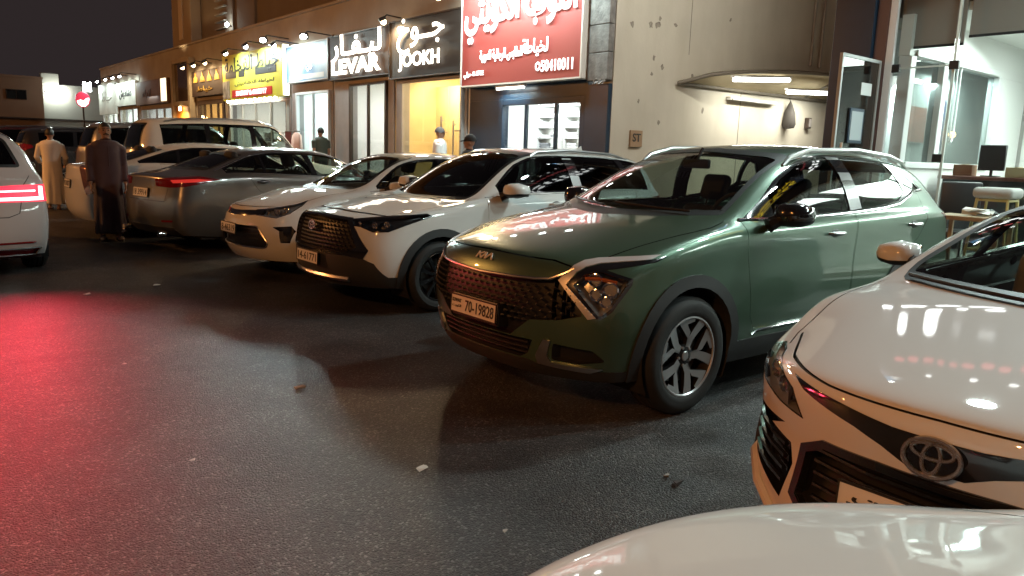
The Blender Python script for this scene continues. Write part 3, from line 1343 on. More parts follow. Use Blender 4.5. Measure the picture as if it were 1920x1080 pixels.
def lamp(kind, loc, to, e, col, size=0.3, spot=120, blend=0.6, parent=None, size_y=None, spread=None):
    l = bpy.data.lights.new('light', kind)
    l.energy = e
    l.color = col
    if kind == 'SPOT':
        l.spot_size = R(spot)
        l.spot_blend = blend
        l.shadow_soft_size = size
    elif kind == 'AREA':
        l.size = size
        if size_y:
            l.shape = 'RECTANGLE'
            l.size_y = size_y
        if spread:
            l.spread = R(spread)
    else:
        l.shadow_soft_size = size
    o = bpy.data.objects.new('light', l)
    COL.objects.link(o)
    o.location = loc
    o.rotation_euler = (Vector(to) - Vector(loc)).to_track_quat('-Z', 'Y').to_euler()
    if parent:
        o.parent = parent
    return o


FX = 10.0      # the facade
FL = 0.30      # floor of pavement and shops
row = thing('shop_row_building', 'long low beige shop row with a plain parapet above lit shop signs', 'building', (0, 0, 0))
Y0, Y1, ZT, ZH = 9.36, 48.2, 5.40, 4.62
b = MB()
b.box(FX, FX + 0.25, Y0, Y1, ZH, ZT)
b.build('parapet', WALL, row)
b = MB()
b.rbox(FX - 0.06, FX + 0.32, Y0 - 0.05, Y1, ZT + 0.002, ZT + 0.08, 0.012, 1)
b.build('parapet_coping', WALL, row)
b = MB()
b.box(FX + 0.25, FX + 12, Y0 + 0.25, Y1, ZT - 0.45, ZT - 0.25)
b.build('roof', PAV, row)
b = MB()
b.box(FX + 0.002, FX + 12, Y0, Y0 + 0.248, FL - 0.02, ZT - 0.002)
b.build('side_wall', SIDEW, row)
b = MB()
b.box(FX + 4.6, FX + 4.8, Y0 + 0.25, Y1, FL, ZH)
b.build('back_wall', WALL, row)
b = MB()
b.box(FX + 0.25, FX + 4.6, Y0 + 0.25, Y1, ZH - 0.1, ZH)
b.build('ceiling_slab', WALL, row)

# party walls and the wall above each opening
units = [  # y0, y1, opening y0, y1, opening top, interior material, light colour, watts
    (9.90, 13.60, 9.96, 12.45, 2.62, INT, (0.92, 0.98, 1.0), 120),
    (13.60, 16.66, 13.75, 16.30, 3.20, INTW, (1.0, 0.78, 0.46), 190),
    (16.66, 19.95, 17.0, 18.95, 3.25, INT, (1.0, 0.97, 0.95), 36),
    (19.95, 22.80, 20.15, 22.35, 3.15, INT, (0.72, 0.97, 1.0), 75),
    (22.80, 28.30, 23.0, 28.0, 3.0, INT, (1.0, 0.95, 0.80), 70),
    (28.30, 31.85, 28.6, 31.5, 3.2, INTW, (1.0, 0.62, 0.28), 60),
    (31.85, 34.60, 32.4, 33.9, 3.3, INTW, (1.0, 0.55, 0.16), 70),
    (34.60, 40.20, 34.9, 39.9, 3.1, INT, (0.85, 0.95, 1.0), 90),
    (40.20, 44.2, 40.5, 44.0, 3.2, INT, (0.85, 1.0, 0.95), 150),
    (44.20, 48.2, 44.5, 47.9, 3.2, INT, (0.9, 1.0, 0.92), 150),
]
for (ya, yb, oa, ob, zt, im, lc, lw) in units:
    b = MB()
    b.box(FX + 0.05, FX + 4.6, yb - 0.06, yb + 0.06, FL, ZH - 0.1)
    b.build('party_wall', im, row)
    b = MB()
    b.box(FX + 0.002, FX + 0.2, ya + 0.06, yb - 0.06, zt, ZH - 0.002)
    b.build('lintel_wall', NAVY if ya < 10 else WALL, row)
    for p, q in ((ya + 0.06, oa), (ob, yb - 0.06)):
        if q - p > 0.04:
            b = MB()
            b.box(FX + 0.002, FX + 0.2, p, q, FL, zt - 0.002)
            b.build('pier', NAVY if ya < 10 else GREYF if ya < 28 else WALL, row)
    b = MB()
    b.box(FX + 3.2, FX + 3.3, ya + 0.06, yb - 0.06, FL, 3.5)
    b.build('shop_back_wall', im, row)
    b = MB()
    b.box(FX + 0.2, FX + 3.3, ya + 0.06, yb - 0.06, 3.5, 3.56)
    b.build('shop_ceiling', INT, row)
    b = MB()
    b.box(FX + 0.0, FX + 3.2, ya + 0.06, yb - 0.06, FL + 0.002, FL + 0.03)
    b.build('shop_floor', FLOOR, row)
    # ceiling light fitting and its lamp
    b = MB()
    b.rbox(FX + 1.0, FX + 2.4, (oa + ob) / 2 - 0.3, (oa + ob) / 2 + 0.3, 3.46, 3.495, 0.01, 1)
    o = b.build('ceiling_light', LED if lc[2] > 0.7 else LEDW, row)
    lamp('AREA', (FX + 1.6, (oa + ob) / 2, 3.42), (FX + 1.3, (oa + ob) / 2, 0), lw, lc, 1.6, size_y=(ob - oa) * 0.8)
    lamp('AREA', (FX + 0.45, (oa + ob) / 2, zt - 0.12), (FX + 3.0, (oa + ob) / 2, 1.2), lw * 0.45, lc, ob - oa - 0.3, size_y=0.15)
# corner pier with navy cladding, stone strip above
b = MB()
b.box(FX - 0.10, FX - 0.002, 9.37, 9.93, FL, 2.80)
b.build('corner_pier', NAVY, row)
b = MB()
for i in range(4):
    z0 = 2.86 + i * 0.47
    b = MB()
    b.rbox(FX - 0.14, FX - 0.002, 9.37, 9.88, z0, z0 + 0.463, 0.012, 1)
    b.build('stone_panel', STONE, row)
# stains and fixings on the beige side wall
random.seed(11)
for x, z, r_ in ((10.9, 3.9, .06), (11.15, 4.05, .05), (11.1, 3.93, .07), (11.6, 3.98, .05), (10.42, 3.85, .06), (11.05, 3.35, .05), (11.3, 3.2, .045), (11.02, 3.05, .04), (12.2, 3.1, .06), (11.5, 4.75, .05), (11.3, 2.2, .04), (12.6, 2.5, .05), (13.3, 4.3, .04), (10.7, 2.55, .035)):
    b = MB()
    pl = [(x + r_ * random.uniform(0.35, 1.2) * math.cos(q), z + r_ * random.uniform(0.5, 1.4) * math.sin(q)) for q in [2 * math.pi * k / 9 for k in range(9)]]
    b.prism(pl, lambda u, v, d: (u, Y0 + d, v), -0.004, 0.001)
    b.build('wall_patch', mat('wall_patch_dark', (0.15, 0.135, 0.11), 0.9, noise=0.6, nscale=14, col2=(0.33, 0.30, 0.25)), row)
b = MB()
b.box(13.85, 13.87, Y0 - 0.004, Y0 + 0.001, FL, 3.4)
b.box(12.05, 12.062, Y0 - 0.004, Y0 + 0.001, 3.5, 5.3)
b.build('wall_joint', mat('joint_grey', (0.2, 0.19, 0.16), 0.9), row)
b = MB()
for x in (16.35, 16.75):
    b.tube([(x, Y0 - 0.06, 5.3), (x, Y0 - 0.06, 3.7)], 0.035, 8)
b.build('wall_pipe', mat('pipe_grey', (0.3, 0.28, 0.25), 0.6), row)


# ------------------------------------------------------------------ shop fronts
def front_frame(name, label, ya, yb, zt, m, mull=(), rail=None, handles=(), x=FX - 0.02, w=0.07):
    t = thing(name, label, 'shopfront', (x, (ya + yb) / 2, FL))
    yc = (ya + yb) / 2
    ha = ya - yc
    hb = yb - yc
    z1 = zt - FL
    for y in (ha + w / 2, hb - w / 2):
        b = MB()
        b.rbox(-0.05, 0.05, y - w / 2, y + w / 2, 0.03, z1, 0.006, 1)
        b.build('frame_post', m, t)
    b = MB()
    b.rbox(-0.047, 0.047, ha + w, hb - w, z1 - w, z1 - 0.003, 0.006, 1)
    b.build('frame_head', m, t)
    ys = [ha + w] + [q - yc for q in mull] + [hb - w]
    for q in mull:
        b = MB()
        b.rbox(-0.04, 0.04, q - yc - 0.025, q - yc + 0.025, 0.04, z1 - w - 0.002, 0.005, 1)
        b.build('mullion', m, t)
    for a, c in zip(ys[:-1], ys[1:]):
        b = MB()
        b.box(-0.006, 0.006, a + 0.028, c - 0.028, 0.05, z1 - w - 0.006)
        b.build('window_pane', PANE, t)
    for q, z0, z2 in handles:
        b = MB()
        b.tube([(-0.07, q - yc, z0 - FL), (-0.07, q - yc, z2 - FL)], 0.018, 8)
        for z in (z0 - FL + 0.08, z2 - FL - 0.08):
            b.tube([(-0.07, q - yc, z), (0.0, q - yc, z)], 0.012, 6)
        b.build('door_handle', STEEL if m is not DKBR else BLACK, t, smooth=True)
    if rail:
        b = MB()
        b.tube([(-0.06, rail[0] - yc, rail[2] - FL), (-0.06, rail[1] - yc, rail[2] - FL)], 0.014, 8)
        b.build('push_bar', BLACK, t, smooth=True)
    return t


front_frame('glazed_storefront', 'navy framed shop front of the white lit tailor shop under the red sign', 9.96, 12.45, 2.62, NAVY, (10.75, 11.62), handles=((10.82, 1.15, 1.65), (11.55, 1.15, 1.65)), w=0.12)
front_frame('glazed_storefront', 'shop front with a tall black door handle on the yellow lit shop', 13.75, 16.30, 3.20, GREYF, (), rail=(12.98 + 0.8, 13.97, 2.0), handles=((14.50, 1.2, 2.32), (14.02, 1.2, 2.22)))
front_frame('glazed_storefront', 'dark framed glass shop front of the grey white shop left of the yellow lit one', 17.0, 18.95, 3.25, DKBR, (17.95,), handles=((17.85, 1.2, 1.8),))
front_frame('glazed_storefront', 'white framed shop front of the bright bluish shop', 20.15, 22.35, 3.15, mat('white_frame', (0.6, 0.62, 0.62), 0.4), (21.2,), handles=((21.1, 1.2, 1.8),))
front_frame('glazed_storefront', 'wide shop front with pale columns under the yellow sign', 23.0, 28.0, 3.0, mat('pale_frame', (0.5, 0.48, 0.43), 0.5), (24.3, 25.6, 26.8))
front_frame('glazed_storefront', 'dark timber shop front in warm light left of the yellow sign', 28.6, 31.5, 3.2, mat('dark_timber', (0.05, 0.028, 0.016), 0.5, noise=0.4, nscale=6), (29.3, 30.1, 30.8), w=0.16)
front_frame('glazed_storefront', 'grey shop front below the plain brown signboard', 34.9, 39.9, 3.1, GREYF, (36.2, 37.4, 38.6))
front_frame('glazed_storefront', 'white lit shop front under the nearer white sign', 40.5, 44.0, 3.2, GREYF, (41.6, 42.8))
front_frame('glazed_storefront', 'white lit shop front under the farthest white sign', 44.5, 47.9, 3.2, GREYF, (45.6, 46.8))
# wood panels and lit cornice inside the yellow shop
b = MB()
for i in range(5):
    y = 13.72 + i * 0.57
    b = MB()
    b.rbox(FX + 1.15, FX + 1.19, y + 0.006, y + 0.56, FL + 0.03, 3.15, 0.006, 1)
    put_o = b.build('wall_panel', INTW, row)
for i in range(3):
    b = MB()
    y = 14.2 + i * 0.85
    b.lathe([(0.0, 0.0), (0.05, -0.01), (0.06, -0.05), (0.05, -0.06)], 12, 'z', (FX + 0.7, y, 3.44))
    b.build('downlight', BLACK, row)

# shelves of folded cloth in the white shops
CLOTHS = [mat('cloth_white', (0.7, 0.7, 0.68), 0.8), mat('cloth_grey', (0.25, 0.26, 0.27), 0.8), mat('cloth_blue', (0.15, 0.3, 0.36), 0.8), mat('cloth_cream', (0.6, 0.52, 0.38), 0.8)]
fold = MB()
fold.rbox(0, 0.30, 0, 0.26, 0, 0.05, 0.018, 2)
FOLD = [fold.mesh('folded_cloth', c, smooth=True) for c in CLOTHS]


def cloth_shelf(label, x, y0, y1, z0, z1, n, mset, bias):
    t = thing('cloth_shelf', label, 'shelf', (x, (y0 + y1) / 2, FL + 0.03))
    hy = (y1 - y0) / 2
    for i in range(n + 1):
        z = z0 + (z1 - z0) * i / n - FL - 0.03
        b = MB()
        b.box(0, 0.38, -hy, hy, z, z + 0.022)
        b.build('shelf_board', mset, t)
    for y in (-hy, hy - 0.02):
        b = MB()
        b.box(0.002, 0.378, y - 0.022, y - 0.001, 0, z1 - FL)
        b.build('shelf_side', mset, t)
    for i in range(n):
        z = z0 + (z1 - z0) * i / n - FL - 0.03 + 0.024
        k_ = int(2 * hy / 0.31)
        for j in range(k_):
            s = FOLD[bias[random.randrange(len(bias))]]
            put('folded_cloth', s, t, (0.03, -hy + 0.02 + j * (2 * hy / k_), z))
            if random.random() < 0.7:
                put('folded_cloth', FOLD[bias[random.randrange(len(bias))]], t, (0.035, -hy + 0.022 + j * (2 * hy / k_), z + 0.051))
    return t


DKSH = mat('shelf_dark', (0.10, 0.11, 0.12), 0.6)
cloth_shelf('white cloth shelf in the left bay of the shop under the red sign', FX + 0.9, 11.66, 12.35, 0.8, 2.75, 9, INT, [0, 0, 0, 0, 1])
cloth_shelf('white cloth shelf in the middle bay of the shop under the red sign', FX + 0.9, 10.80, 11.52, 0.8, 2.75, 9, INT, [0, 0, 0, 0])
cloth_shelf('white cloth shelf in the right bay of the shop under the red sign', FX + 0.9, 10.0, 10.66, 0.8, 2.75, 9, INT, [0, 0, 0, 0])
cloth_shelf('pale shelf of folded cloth in the grey white shop', FX + 1.0, 17.1, 18.7, 0.9, 2.5, 6, INT, [0, 0, 3, 0])
cloth_shelf('shelf stacked with teal and white cloth in the bright bluish shop', FX + 1.0, 20.3, 21.6, 0.8, 2.45, 8, INT, [0, 2, 2, 0, 1])
cloth_shelf('rack of dark and white caps under the yellow sign', FX + 0.35, 22.9, 24.1, 2.0, 3.0, 6, DKSH, [1, 0, 1])
cloth_shelf('low shelf of white cloth in the shop under the yellow sign', FX + 1.0, 25.0, 27.6, 0.8, 2.0, 4, INT, [0, 3, 1, 0])
cloth_shelf('low dark shelf right of the doorway under the yellow sign', FX + 0.35, 23.0, 24.1, 0.7, 1.6, 4, DKSH, [0, 1, 1])

# ------------------------------------------------------------------ signs
TXTW = mat('letter_white', (0.85, 0.85, 0.85), 0.5, emit=(1, 0.98, 0.96), estr=1.3)  # glow put into letters that the sign floodlights light
TXTL = mat('letter_lit', (0.9, 0.85, 0.8), 0.5, emit=(1.0, 0.88, 0.74), estr=4.0)
TXTK = mat('letter_black', (0.02, 0.02, 0.02), 0.5)


def sign(name, label, y0, y1, z0, z1, panel, depth=0.16, frame=None, x=FX - 0.03):
    t = thing(name, label, 'shop sign', (x - depth, (y0 + y1) / 2, (z0 + z1) / 2))
    hw, hh = (y1 - y0) / 2, (z1 - z0) / 2
    b = MB()
    b.rbox(0.0, depth, -hw + 0.004, hw - 0.004, -hh, hh, 0.008, 1)
    b.build('sign_panel', panel, t)
    if frame:
        for a in ((-hw - 0.03, -hw, -hh - 0.03, hh + 0.03), (hw, hw + 0.03, -hh - 0.03, hh + 0.03), (-hw, hw, hh + 0.002, hh + 0.03), (-hw, hw, -hh - 0.03, -hh - 0.002)):
            b = MB()
            b.box(-0.02, depth - 0.004, a[0], a[1], a[2], a[3])
            b.build('sign_edge', frame, t)
    return t, hw, hh


def write(t, body, dy, dz, w, h, m, bold=0.01, depth=0.03, off=0.0, x=0.0):
    """lettering on a street-facing board; dy > 0 is towards the left of the picture"""
    me = text_mesh(body, w, h, bold, depth, m)
    o = put('lettering', me, t)
    o.matrix_local = frame_mx((x - off - 0.001, dy, dz), (0, -1, 0), (0, 0, 1))
    return o


def flood(label, x, y, z, tox, toy, toz, m, col, e, spot=165, group='floodlights above the shop signs', wall_x=FX, head=(0.22, 0.16), out=0.0):
    """sign floodlight: bracket from the wall, housing, glowing glass, and its beam"""
    t = thing('floodlight', label, 'floodlight', (x, y, z), 0, group)
    b = MB()
    b.tube([(wall_x - x - 0.01, 0, 0.12), (0.1, 0, 0.14), (0.0, 0, 0.04)], 0.018, 6)
    b.build('bracket', BLACK, t)
    d = (Vector((tox, toy, toz)) - Vector((x, y, z))).normalized()
    q = d.to_track_quat('-Z', 'Y').to_matrix().to_4x4()
    b = MB()
    b.rbox(-head[0] / 2, head[0] / 2, -head[1] / 2, head[1] / 2, -0.02, 0.07, 0.012, 1)
    o = b.build('housing', BLACK, t)
    o.matrix_local = q
    b = MB()
    b.ell((0, 0, -0.022), (head[0] * 0.44, head[1] * 0.44, 0.085), 14, 8)
    o = b.build('lamp_glass', m, t, smooth=True)
    o.matrix_local = q
    lamp('SPOT', q @ Vector((0, 0, -0.13)), q @ Vector((0, 0, -2)), e * (SIGN_K if x > 8.95 else 1), col, 0.09 if toz > 2 else 0.22, spot, 0.7, t)
    return t


COOL, WARM = (0.80, 1.0, 0.97), (1.0, 0.72, 0.40)
RED_P = mat('red_sign', (0.27, 0.045, 0.042), 0.45)
BRN_P = mat('brown_sign', (0.034, 0.018, 0.011), 0.7, noise=0.2, nscale=2)
t, hw, hh = sign('red_sign', 'red tailor sign with white arabic lettering and a phone number', 9.93, 13.52, 2.93, 4.86, RED_P, 0.22, mat('sign_edge_white', (0.6, 0.58, 0.55), 0.4))
write(t, arabic('الثوب الكويتي'), 0.0, 0.38, 3.35, 1.05, TXTW, 0.03, 0.05)
write(t, arabic('لخياطة'), -0.55, -0.36, 0.75, 0.34, TXTW, 0.02, 0.02)
write(t, arabic('الملابس الرجالية العربية'), 0.48, -0.42, 1.35, 0.26, TXTW, 0.02, 0.02)
write(t, '50410011', -1.18, -0.72, 0.86, 0.21, TXTW, 0.02, 0.02)
o = write(t, 'O', -0.66, -0.72, 0.15, 0.17, TXTW, 0.05, 0.02)
write(t, arabic('حولي') + ' & SPSE', 1.36, -0.76, 0.68, 0.15, TXTW, 0.02, 0.02)
t, hw, hh = sign('dark_lit_sign', 'dark sign with glowing JOOKH lettering', 13.64, 16.62, 3.26, 4.55, mat('charcoal_sign', (0.016, 0.011, 0.009), 0.7, noise=0.2, nscale=2), 0.14, DKBR)
write(t, 'JOOKH', 0.13, -0.32, 1.72, 0.42, TXTL, 0.02, 0.03, 0.05)
write(t, arabic('جــوخ'), 0.08, 0.26, 1.95, 0.80, TXTL, 0.014, 0.03, 0.05)
t, hw, hh = sign('brown_lit_sign', 'brown sign with glowing LEVAR lettering', 16.66, 19.90, 3.40, 4.50, BRN_P, 0.14, DKBR)
write(t, 'LEVAR', 0.0, -0.27, 2.65, 0.40, TXTL, 0.045, 0.03, 0.05)
write(t, arabic('ليـفـار'), 0.0, 0.20, 2.7, 0.72, TXTL, 0.025, 0.03, 0.05)
t, hw, hh = sign('blue_sign', 'blue and white shop sign glaring under its floodlights', 19.98, 22.72, 3.46, 4.48, mat('blue_sign_panel', (0.05, 0.16, 0.36), 0.4, noise=0.3, nscale=1.3, col2=(0.35, 0.5, 0.62)), 0.14, mat('white_frame'))
write(t, arabic('خياط ابو'), 0.0, 0.16, 1.7, 0.42, TXTW, 0.015, 0.02)
write(t, arabic('زي'), -0.2, -0.15, 0.4, 0.22, TXTW, 0.015, 0.02)
b = MB()
b.box(-0.006, -0.001, -1.15, 1.15, -0.47, -0.33)
b.build('sign_strip', mat('letter_plain', (0.6, 0.62, 0.62), 0.5), t)
YEL = mat('yellow_sign_panel', (0.62, 0.58, 0.07), 0.45, noise=0.12, nscale=1.5)
t, hw, hh = sign('yellow_sign', 'yellow sign with black arabic lettering and a red phone strip', 22.85, 28.25, 3.08, 4.62, YEL, 0.16)
write(t, arabic('خياط الفخامة'), 0.1, 0.36, 4.7, 0.62, TXTK, 0.02, 0.02)
for a, c in ((2.35, 1.35), (1.1, 0.55), (-0.4, -2.1)):
    b = MB()
    b.box(-0.012, -0.001, c, a, -0.02, 0.20)
    b.build('sign_bar', TXTK, t)
write(t, arabic('لخياطة الدشاديش'), -0.2, -0.24, 3.4, 0.16, TXTK, 0.01, 0.01)
b = MB()
b.box(-0.02, -0.001, -1.75, 1.75, -0.68, -0.44)
b.build('phone_strip', mat('red_strip', (0.55, 0.03, 0.03), 0.4), t)
write(t, '50400107 & 61250777', 0.0, -0.56, 2.7, 0.17, TXTW, 0.02, 0.01, 0.022)
b = MB()
b.box(-0.012, -0.001, 2.0, 2.68, -0.70, -0.10)
b.build('sign_picture', mat('picture_grey', (0.4, 0.4, 0.38), 0.5, noise=0.8, nscale=4), t)
bulb = MB()
bulb.ell((0, 0, 0), (0.05, 0.07, 0.05), 8, 6)
bme = bulb.mesh('bulb', LED, smooth=True)
for i in range(11):
    put('bulb', bme, t, (0.03, 2.3 - i * 0.42, -0.80))
b = MB()
b.box(-0.03, 0.14, -2.72, -2.66, -0.75, 0.75)
b.build('light_edge', mat('edge_glow', (0.9, 0.9, 0.9), 0.5, emit=(1, 1, 1), estr=3), t)
t, hw, hh = sign('dark_carved_sign', 'dark signboard with yellow carved emblems under warm lamps', 28.36, 31.80, 3.35, 4.30, BRN_P, 0.14)
for i in range(4):
    y = -1.2 + i * 0.8
    b = MB()
    b.prism([(y - 0.25, 0.05), (y + 0.25, 0.05), (y + 0.17, 0.22), (y + 0.05, 0.28), (y, 0.42), (y - 0.05, 0.28), (y - 0.17, 0.22)], lambda u, v, d: (d, u, v), -0.03, -0.002)
    b.build('sign_ornament', mat('gold_ornament', (0.5, 0.32, 0.07), 0.4, 0.4), t)
write(t, arabic('خياط'), 0.2, -0.22, 1.8, 0.24, mat('gold_ornament'), 0.01, 0.02)
t, hw, hh = sign('brown_signboard', 'plain brown signboard with one glowing cream end panel', 35.2, 40.15, 3.25, 4.30, mat('brown_plain', (0.16, 0.10, 0.065), 0.6, noise=0.2, nscale=2), 0.16)
b = MB()
b.box(-0.03, 0.15, -2.47, -1.75, -0.45, 0.50)
b.build('light_panel', mat('cream_glow', (0.9, 0.8, 0.6), 0.5, emit=(1.0, 0.82, 0.52), estr=1.6), t)
write(t, arabic('ازياء'), 0.6, -0.05, 1.4, 0.4, DKBR, 0.01, 0.02)
WPAN = mat('white_sign_panel', (0.62, 0.62, 0.55), 0.5, noise=0.25, nscale=1.2)
t, hw, hh = sign('white_sign', 'white sign with dark markings lit by floodlights', 40.25, 44.15, 3.3, 4.45, WPAN, 0.16)
write(t, arabic('دشاديش'), 0.0, 0.0, 2.4, 0.5, TXTK, 0.015, 0.02)
t, hw, hh = sign('white_sign', 'glaring white sign at the far end of the row', 44.25, 48.1, 2.95, 4.55, WPAN, 0.16)
write(t, arabic('خياط'), 0.0, 0.1, 2.2, 0.6, mat('letter_pale', (0.4, 0.4, 0.36), 0.6), 0.015, 0.02)

flood('leftmost floodlight over the red sign', 9.05, 13.1, 4.95, 9.75, 13.0, 3.8, LED, COOL, 110)
flood('second floodlight from the left over the red sign', 9.05, 12.2, 4.85, 9.75, 12.1, 3.6, LED, COOL, 110)
flood('third floodlight from the left over the red sign', 9.05, 11.1, 4.95, 9.75, 11.1, 3.6, LED, COOL, 110)
flood('rightmost floodlight over the red sign', 9.05, 10.2, 4.95, 9.75, 10.2, 3.6, LED, COOL, 110)
flood('warm floodlight between the red sign and the JOOKH sign', 9.3, 13.75, 4.72, 3.0, 10.5, 0.0, LEDW, WARM, 260)
flood('warm floodlight at the left end of the JOOKH sign', 9.5, 16.4, 4.55, 9.85, 16.2, 3.7, LEDW, WARM, 110)
flood('right floodlight over the blue sign', 9.2, 20.1, 4.50, 3.5, 14.5, 0.0, LED, COOL, 300)
flood('left floodlight over the blue sign', 9.2, 22.2, 4.45, 9.8, 22.0, 3.8, LED, COOL, 110)
flood('rightmost floodlight over the yellow sign', 9.2, 22.9, 4.66, 3.0, 18.5, 0.0, LED, COOL, 520)
flood('middle floodlight over the yellow sign', 9.2, 24.4, 4.62, 9.8, 24.3, 3.8, LED, COOL, 110)
flood('leftmost floodlight over the yellow sign', 9.2, 26.2, 4.55, 9.8, 26.2, 3.8, LED, COOL, 110)
for y, lb in ((28.6, 'right'), (29.9, 'middle'), (31.2, 'left')):
    flood(lb + ' warm lamp over the dark carved sign', 9.3, y, 4.42, 9.8, y, 3.6, LEDW, WARM, 70)
for y, lb in ((40.6, 'first lamp from the right'), (42.0, 'second lamp from the right'), (43.5, 'third lamp from the right'), (45.4, 'fourth lamp from the right'), (47.6, 'farthest lamp')):
    flood(lb + ' over the white signs', 9.2, y, 4.62, 9.8, y, 3.7, LED, COOL, 60)
# tube under the red sign
t = thing('tube_lamp', 'short white tube lamp under the red sign', 'tube lamp', (9.86, 12.0, 2.83))
b = MB()
b.box(-0.04, 0.04, -0.45, 0.45, 0.02, 0.06)
b.build('housing', INT, t)
b = MB()
b.tube([(-0.01, -0.42, 0), (-0.01, 0.42, 0)], 0.022, 8)
b.build('tube', TUBE, t, smooth=True)
lamp('AREA', (9.85, 12.0, 2.78), (9.3, 12.0, 0), 14, COOL, 0.8, size_y=0.06)

# entrance bay with the two-storey frame, brown glass and orange door
t = thing('entrance_bay', 'tall framed entrance with brown glass above an orange lit door', 'entrance', (FX - 0.02, 33.15, FL))
FR = mat('bay_frame', (0.34, 0.28, 0.19), 0.6, noise=0.2, nscale=3)
for y in (-1.25, 1.02):
    b = MB()
    b.rbox(-0.22, 0.0, y, y + 0.24, 0.0, 4.6, 0.01, 1)
    b.build('bay_post', FR, t)
for z in (2.75, 4.45):
    b = MB()
    b.rbox(-0.20, 0.0, -1.008, 1.018, z, z + 0.18, 0.01, 1)
    b.build('bay_beam', FR, t)
b = MB()
b.box(-0.10, -0.06, -1.005, 1.015, 2.935, 4.445)
b.build('glass_panel', mat('brown_glass', (0.10, 0.065, 0.035), 0.12, noise=0.6, nscale=1.6, coat=1.0), t)
b = MB()
b.rbox(-0.09, -0.04, -1.0, 0.005, 0.02, 2.74, 0.008, 1)
b.rbox(-0.09, -0.04, 0.012, 1.012, 0.02, 2.74, 0.008, 1)
b.build('door', mat('orange_door', (0.55, 0.24, 0.05), 0.5, noise=0.2, nscale=2), t)
b = MB()
b.rbox(-0.26, -0.22, -0.1, 0.1, 2.55, 2.72, 0.01, 1)
b.build('door_lamp', LEDW, t)
lamp('AREA', (FX - 0.55, 33.1, 2.70), (FX, 33.1, 1.2), 60, (1.0, 0.55, 0.18), 0.5)
lamp('SPOT', (FX - 0.9, 33.1, 4.75), (FX, 33.1, 7.5), 110, (1.0, 0.66, 0.32), 0.1, 90)

# ------------------------------------------------------------------ tower behind the row
tw = thing('tower_block', 'dark brown tower block rising behind the shop row', 'building', (0, 0, 0))
TW = mat('tower_wall', (0.17, 0.14, 0.11), 0.9, noise=0.2, nscale=0.7)
b = MB()
b.box(11.2, 22, 16.0, 35.2, 4.6, 13.0)
b.build('tower_wall', TW, tw)
b = MB()
b.rbox(10.75, 11.19, 34.6, 37.2, 5.35, 13.5, 0.02, 1)
b.build('tower_column', mat('tower_column_wall', (0.30, 0.24, 0.17), 0.85, noise=0.15, nscale=1), tw)
b = MB()
b.box(10.70, 10.745, 35.6, 36.1, 6.0, 7.7)
b.build('column_window', mat('cream_dim', (0.5, 0.42, 0.3), 0.6), tw)
lou = MB()
lou.box(0, 0.14, -0.55, 0.55, 0, 0.05)
lme = lou.mesh('louvre', mat('louvre_grey', (0.22, 0.20, 0.17), 0.7))
for i in range(14):
    put('louvre', lme, tw, (11.05, 32.0, 6.1 + i * 0.28))
for y in (30.6, 28.4):
    b = MB()
    b.box(11.1, 11.198, y, y + 0.12, 5.5, 13)
    b.build('wall_fin', TW, tw)
t = thing('wall_lamp', 'small round white lamp on the dark tower wall', 'wall lamp', (11.1, 31.05, 6.18))
b = MB()
b.ell((-0.08, 0, 0), (0.07, 0.09, 0.09), 12, 8)
b.build('globe', LED, t, smooth=True)
b = MB()
b.tube([(0.0, 0, -0.02), (0.10, 0, -0.04)], 0.03, 8)
b.build('bracket', BLACK, t)
lamp('POINT', (10.85, 31.05, 6.18), (0, 0, 0), 14, COOL, 0.09)
t = thing('water_tank', 'pale cylindrical water tank on the far roof', 'water tank', (18.0, 56.5, 5.4))
b = MB()
b.lathe([(0, 3.6), (0.9, 3.5), (1.15, 3.3), (1.15, 1.3), (0, 1.25)], 20, 'z')
b.build('tank', mat('tank_cream', (0.35, 0.31, 0.26), 0.7), t, smooth=True)
b = MB()
for x in (-0.8, 0.8):
    for y in (-0.8, 0.8):
        b.tube([(x, y, 0), (x, y, 1.3)], 0.06, 6)
b.build('tank_stand', DKBR, t)
fb = thing('far_block', 'low dark building past the end of the shop row', 'building', (0, 0, 0))
b = MB()
b.box(16, 26, 49.0, 60, 0, 5.4)
b.build('block_wall', TW, fb)
b = MB()
b.box(16.2, 20, 50.0, 53.0, 5.402, 6.2)
b.build('roof_room', TW, fb)
b = MB()
for y in (49.4, 50.2):
    b.tube([(16.3, y, 5.4), (16.4, y, 8.2)], 0.025, 6)
b.build('aerial', BLACK, fb)

# ------------------------------------------------------------------ across the end of the street
fw = thing('far_house', 'beige house with one wide window at the far left end of the street', 'building', (0, 0, 0))
FW = mat('far_wall', (0.30, 0.20, 0.13), 0.85, noise=0.15, nscale=0.8)
b = MB()
b.box(-2, 10.4, 70, 80, 0, 6.1)
b.build('house_wall', FW, fw)
b = MB()
b.box(7.95, 9.3, 69.93, 70.0 - 0.002, 4.45, 5.2)
wf = b.build('window', DKBR, fw)
b = MB()
b.box(8.0, 8.6, 69.90, 69.925, 4.5, 5.15)
b.box(8.64, 9.25, 69.90, 69.925, 4.5, 5.15)
b.build('window_pane', GLOSSB, wf)
b = MB()
b.box(-2, 10.45, 69.8, 80, 6.102, 6.25)
b.build('parapet_coping', FW, fw)
b = MB()
b.box(5.5, 10.3, 69.2, 69.99, 3.0, 3.1)
b.build('canopy', DKBR, fw)
f2 = thing('far_wall_building', 'pale floodlit wall across the end of the street', 'building', (0, 0, 0))
b = MB()
b.box(10.6, 26, 74, 84, 0, 6.0)
b.build('house_wall', mat('far_pale_wall', (0.34, 0.32, 0.27), 0.85, noise=0.15, nscale=0.6), f2)
b = MB()
b.rbox(10.9, 12.2, 73.95, 74.6, 6.0, 6.9, 0.05, 1)
b.build('roof_box', mat('far_pale_wall'), f2)
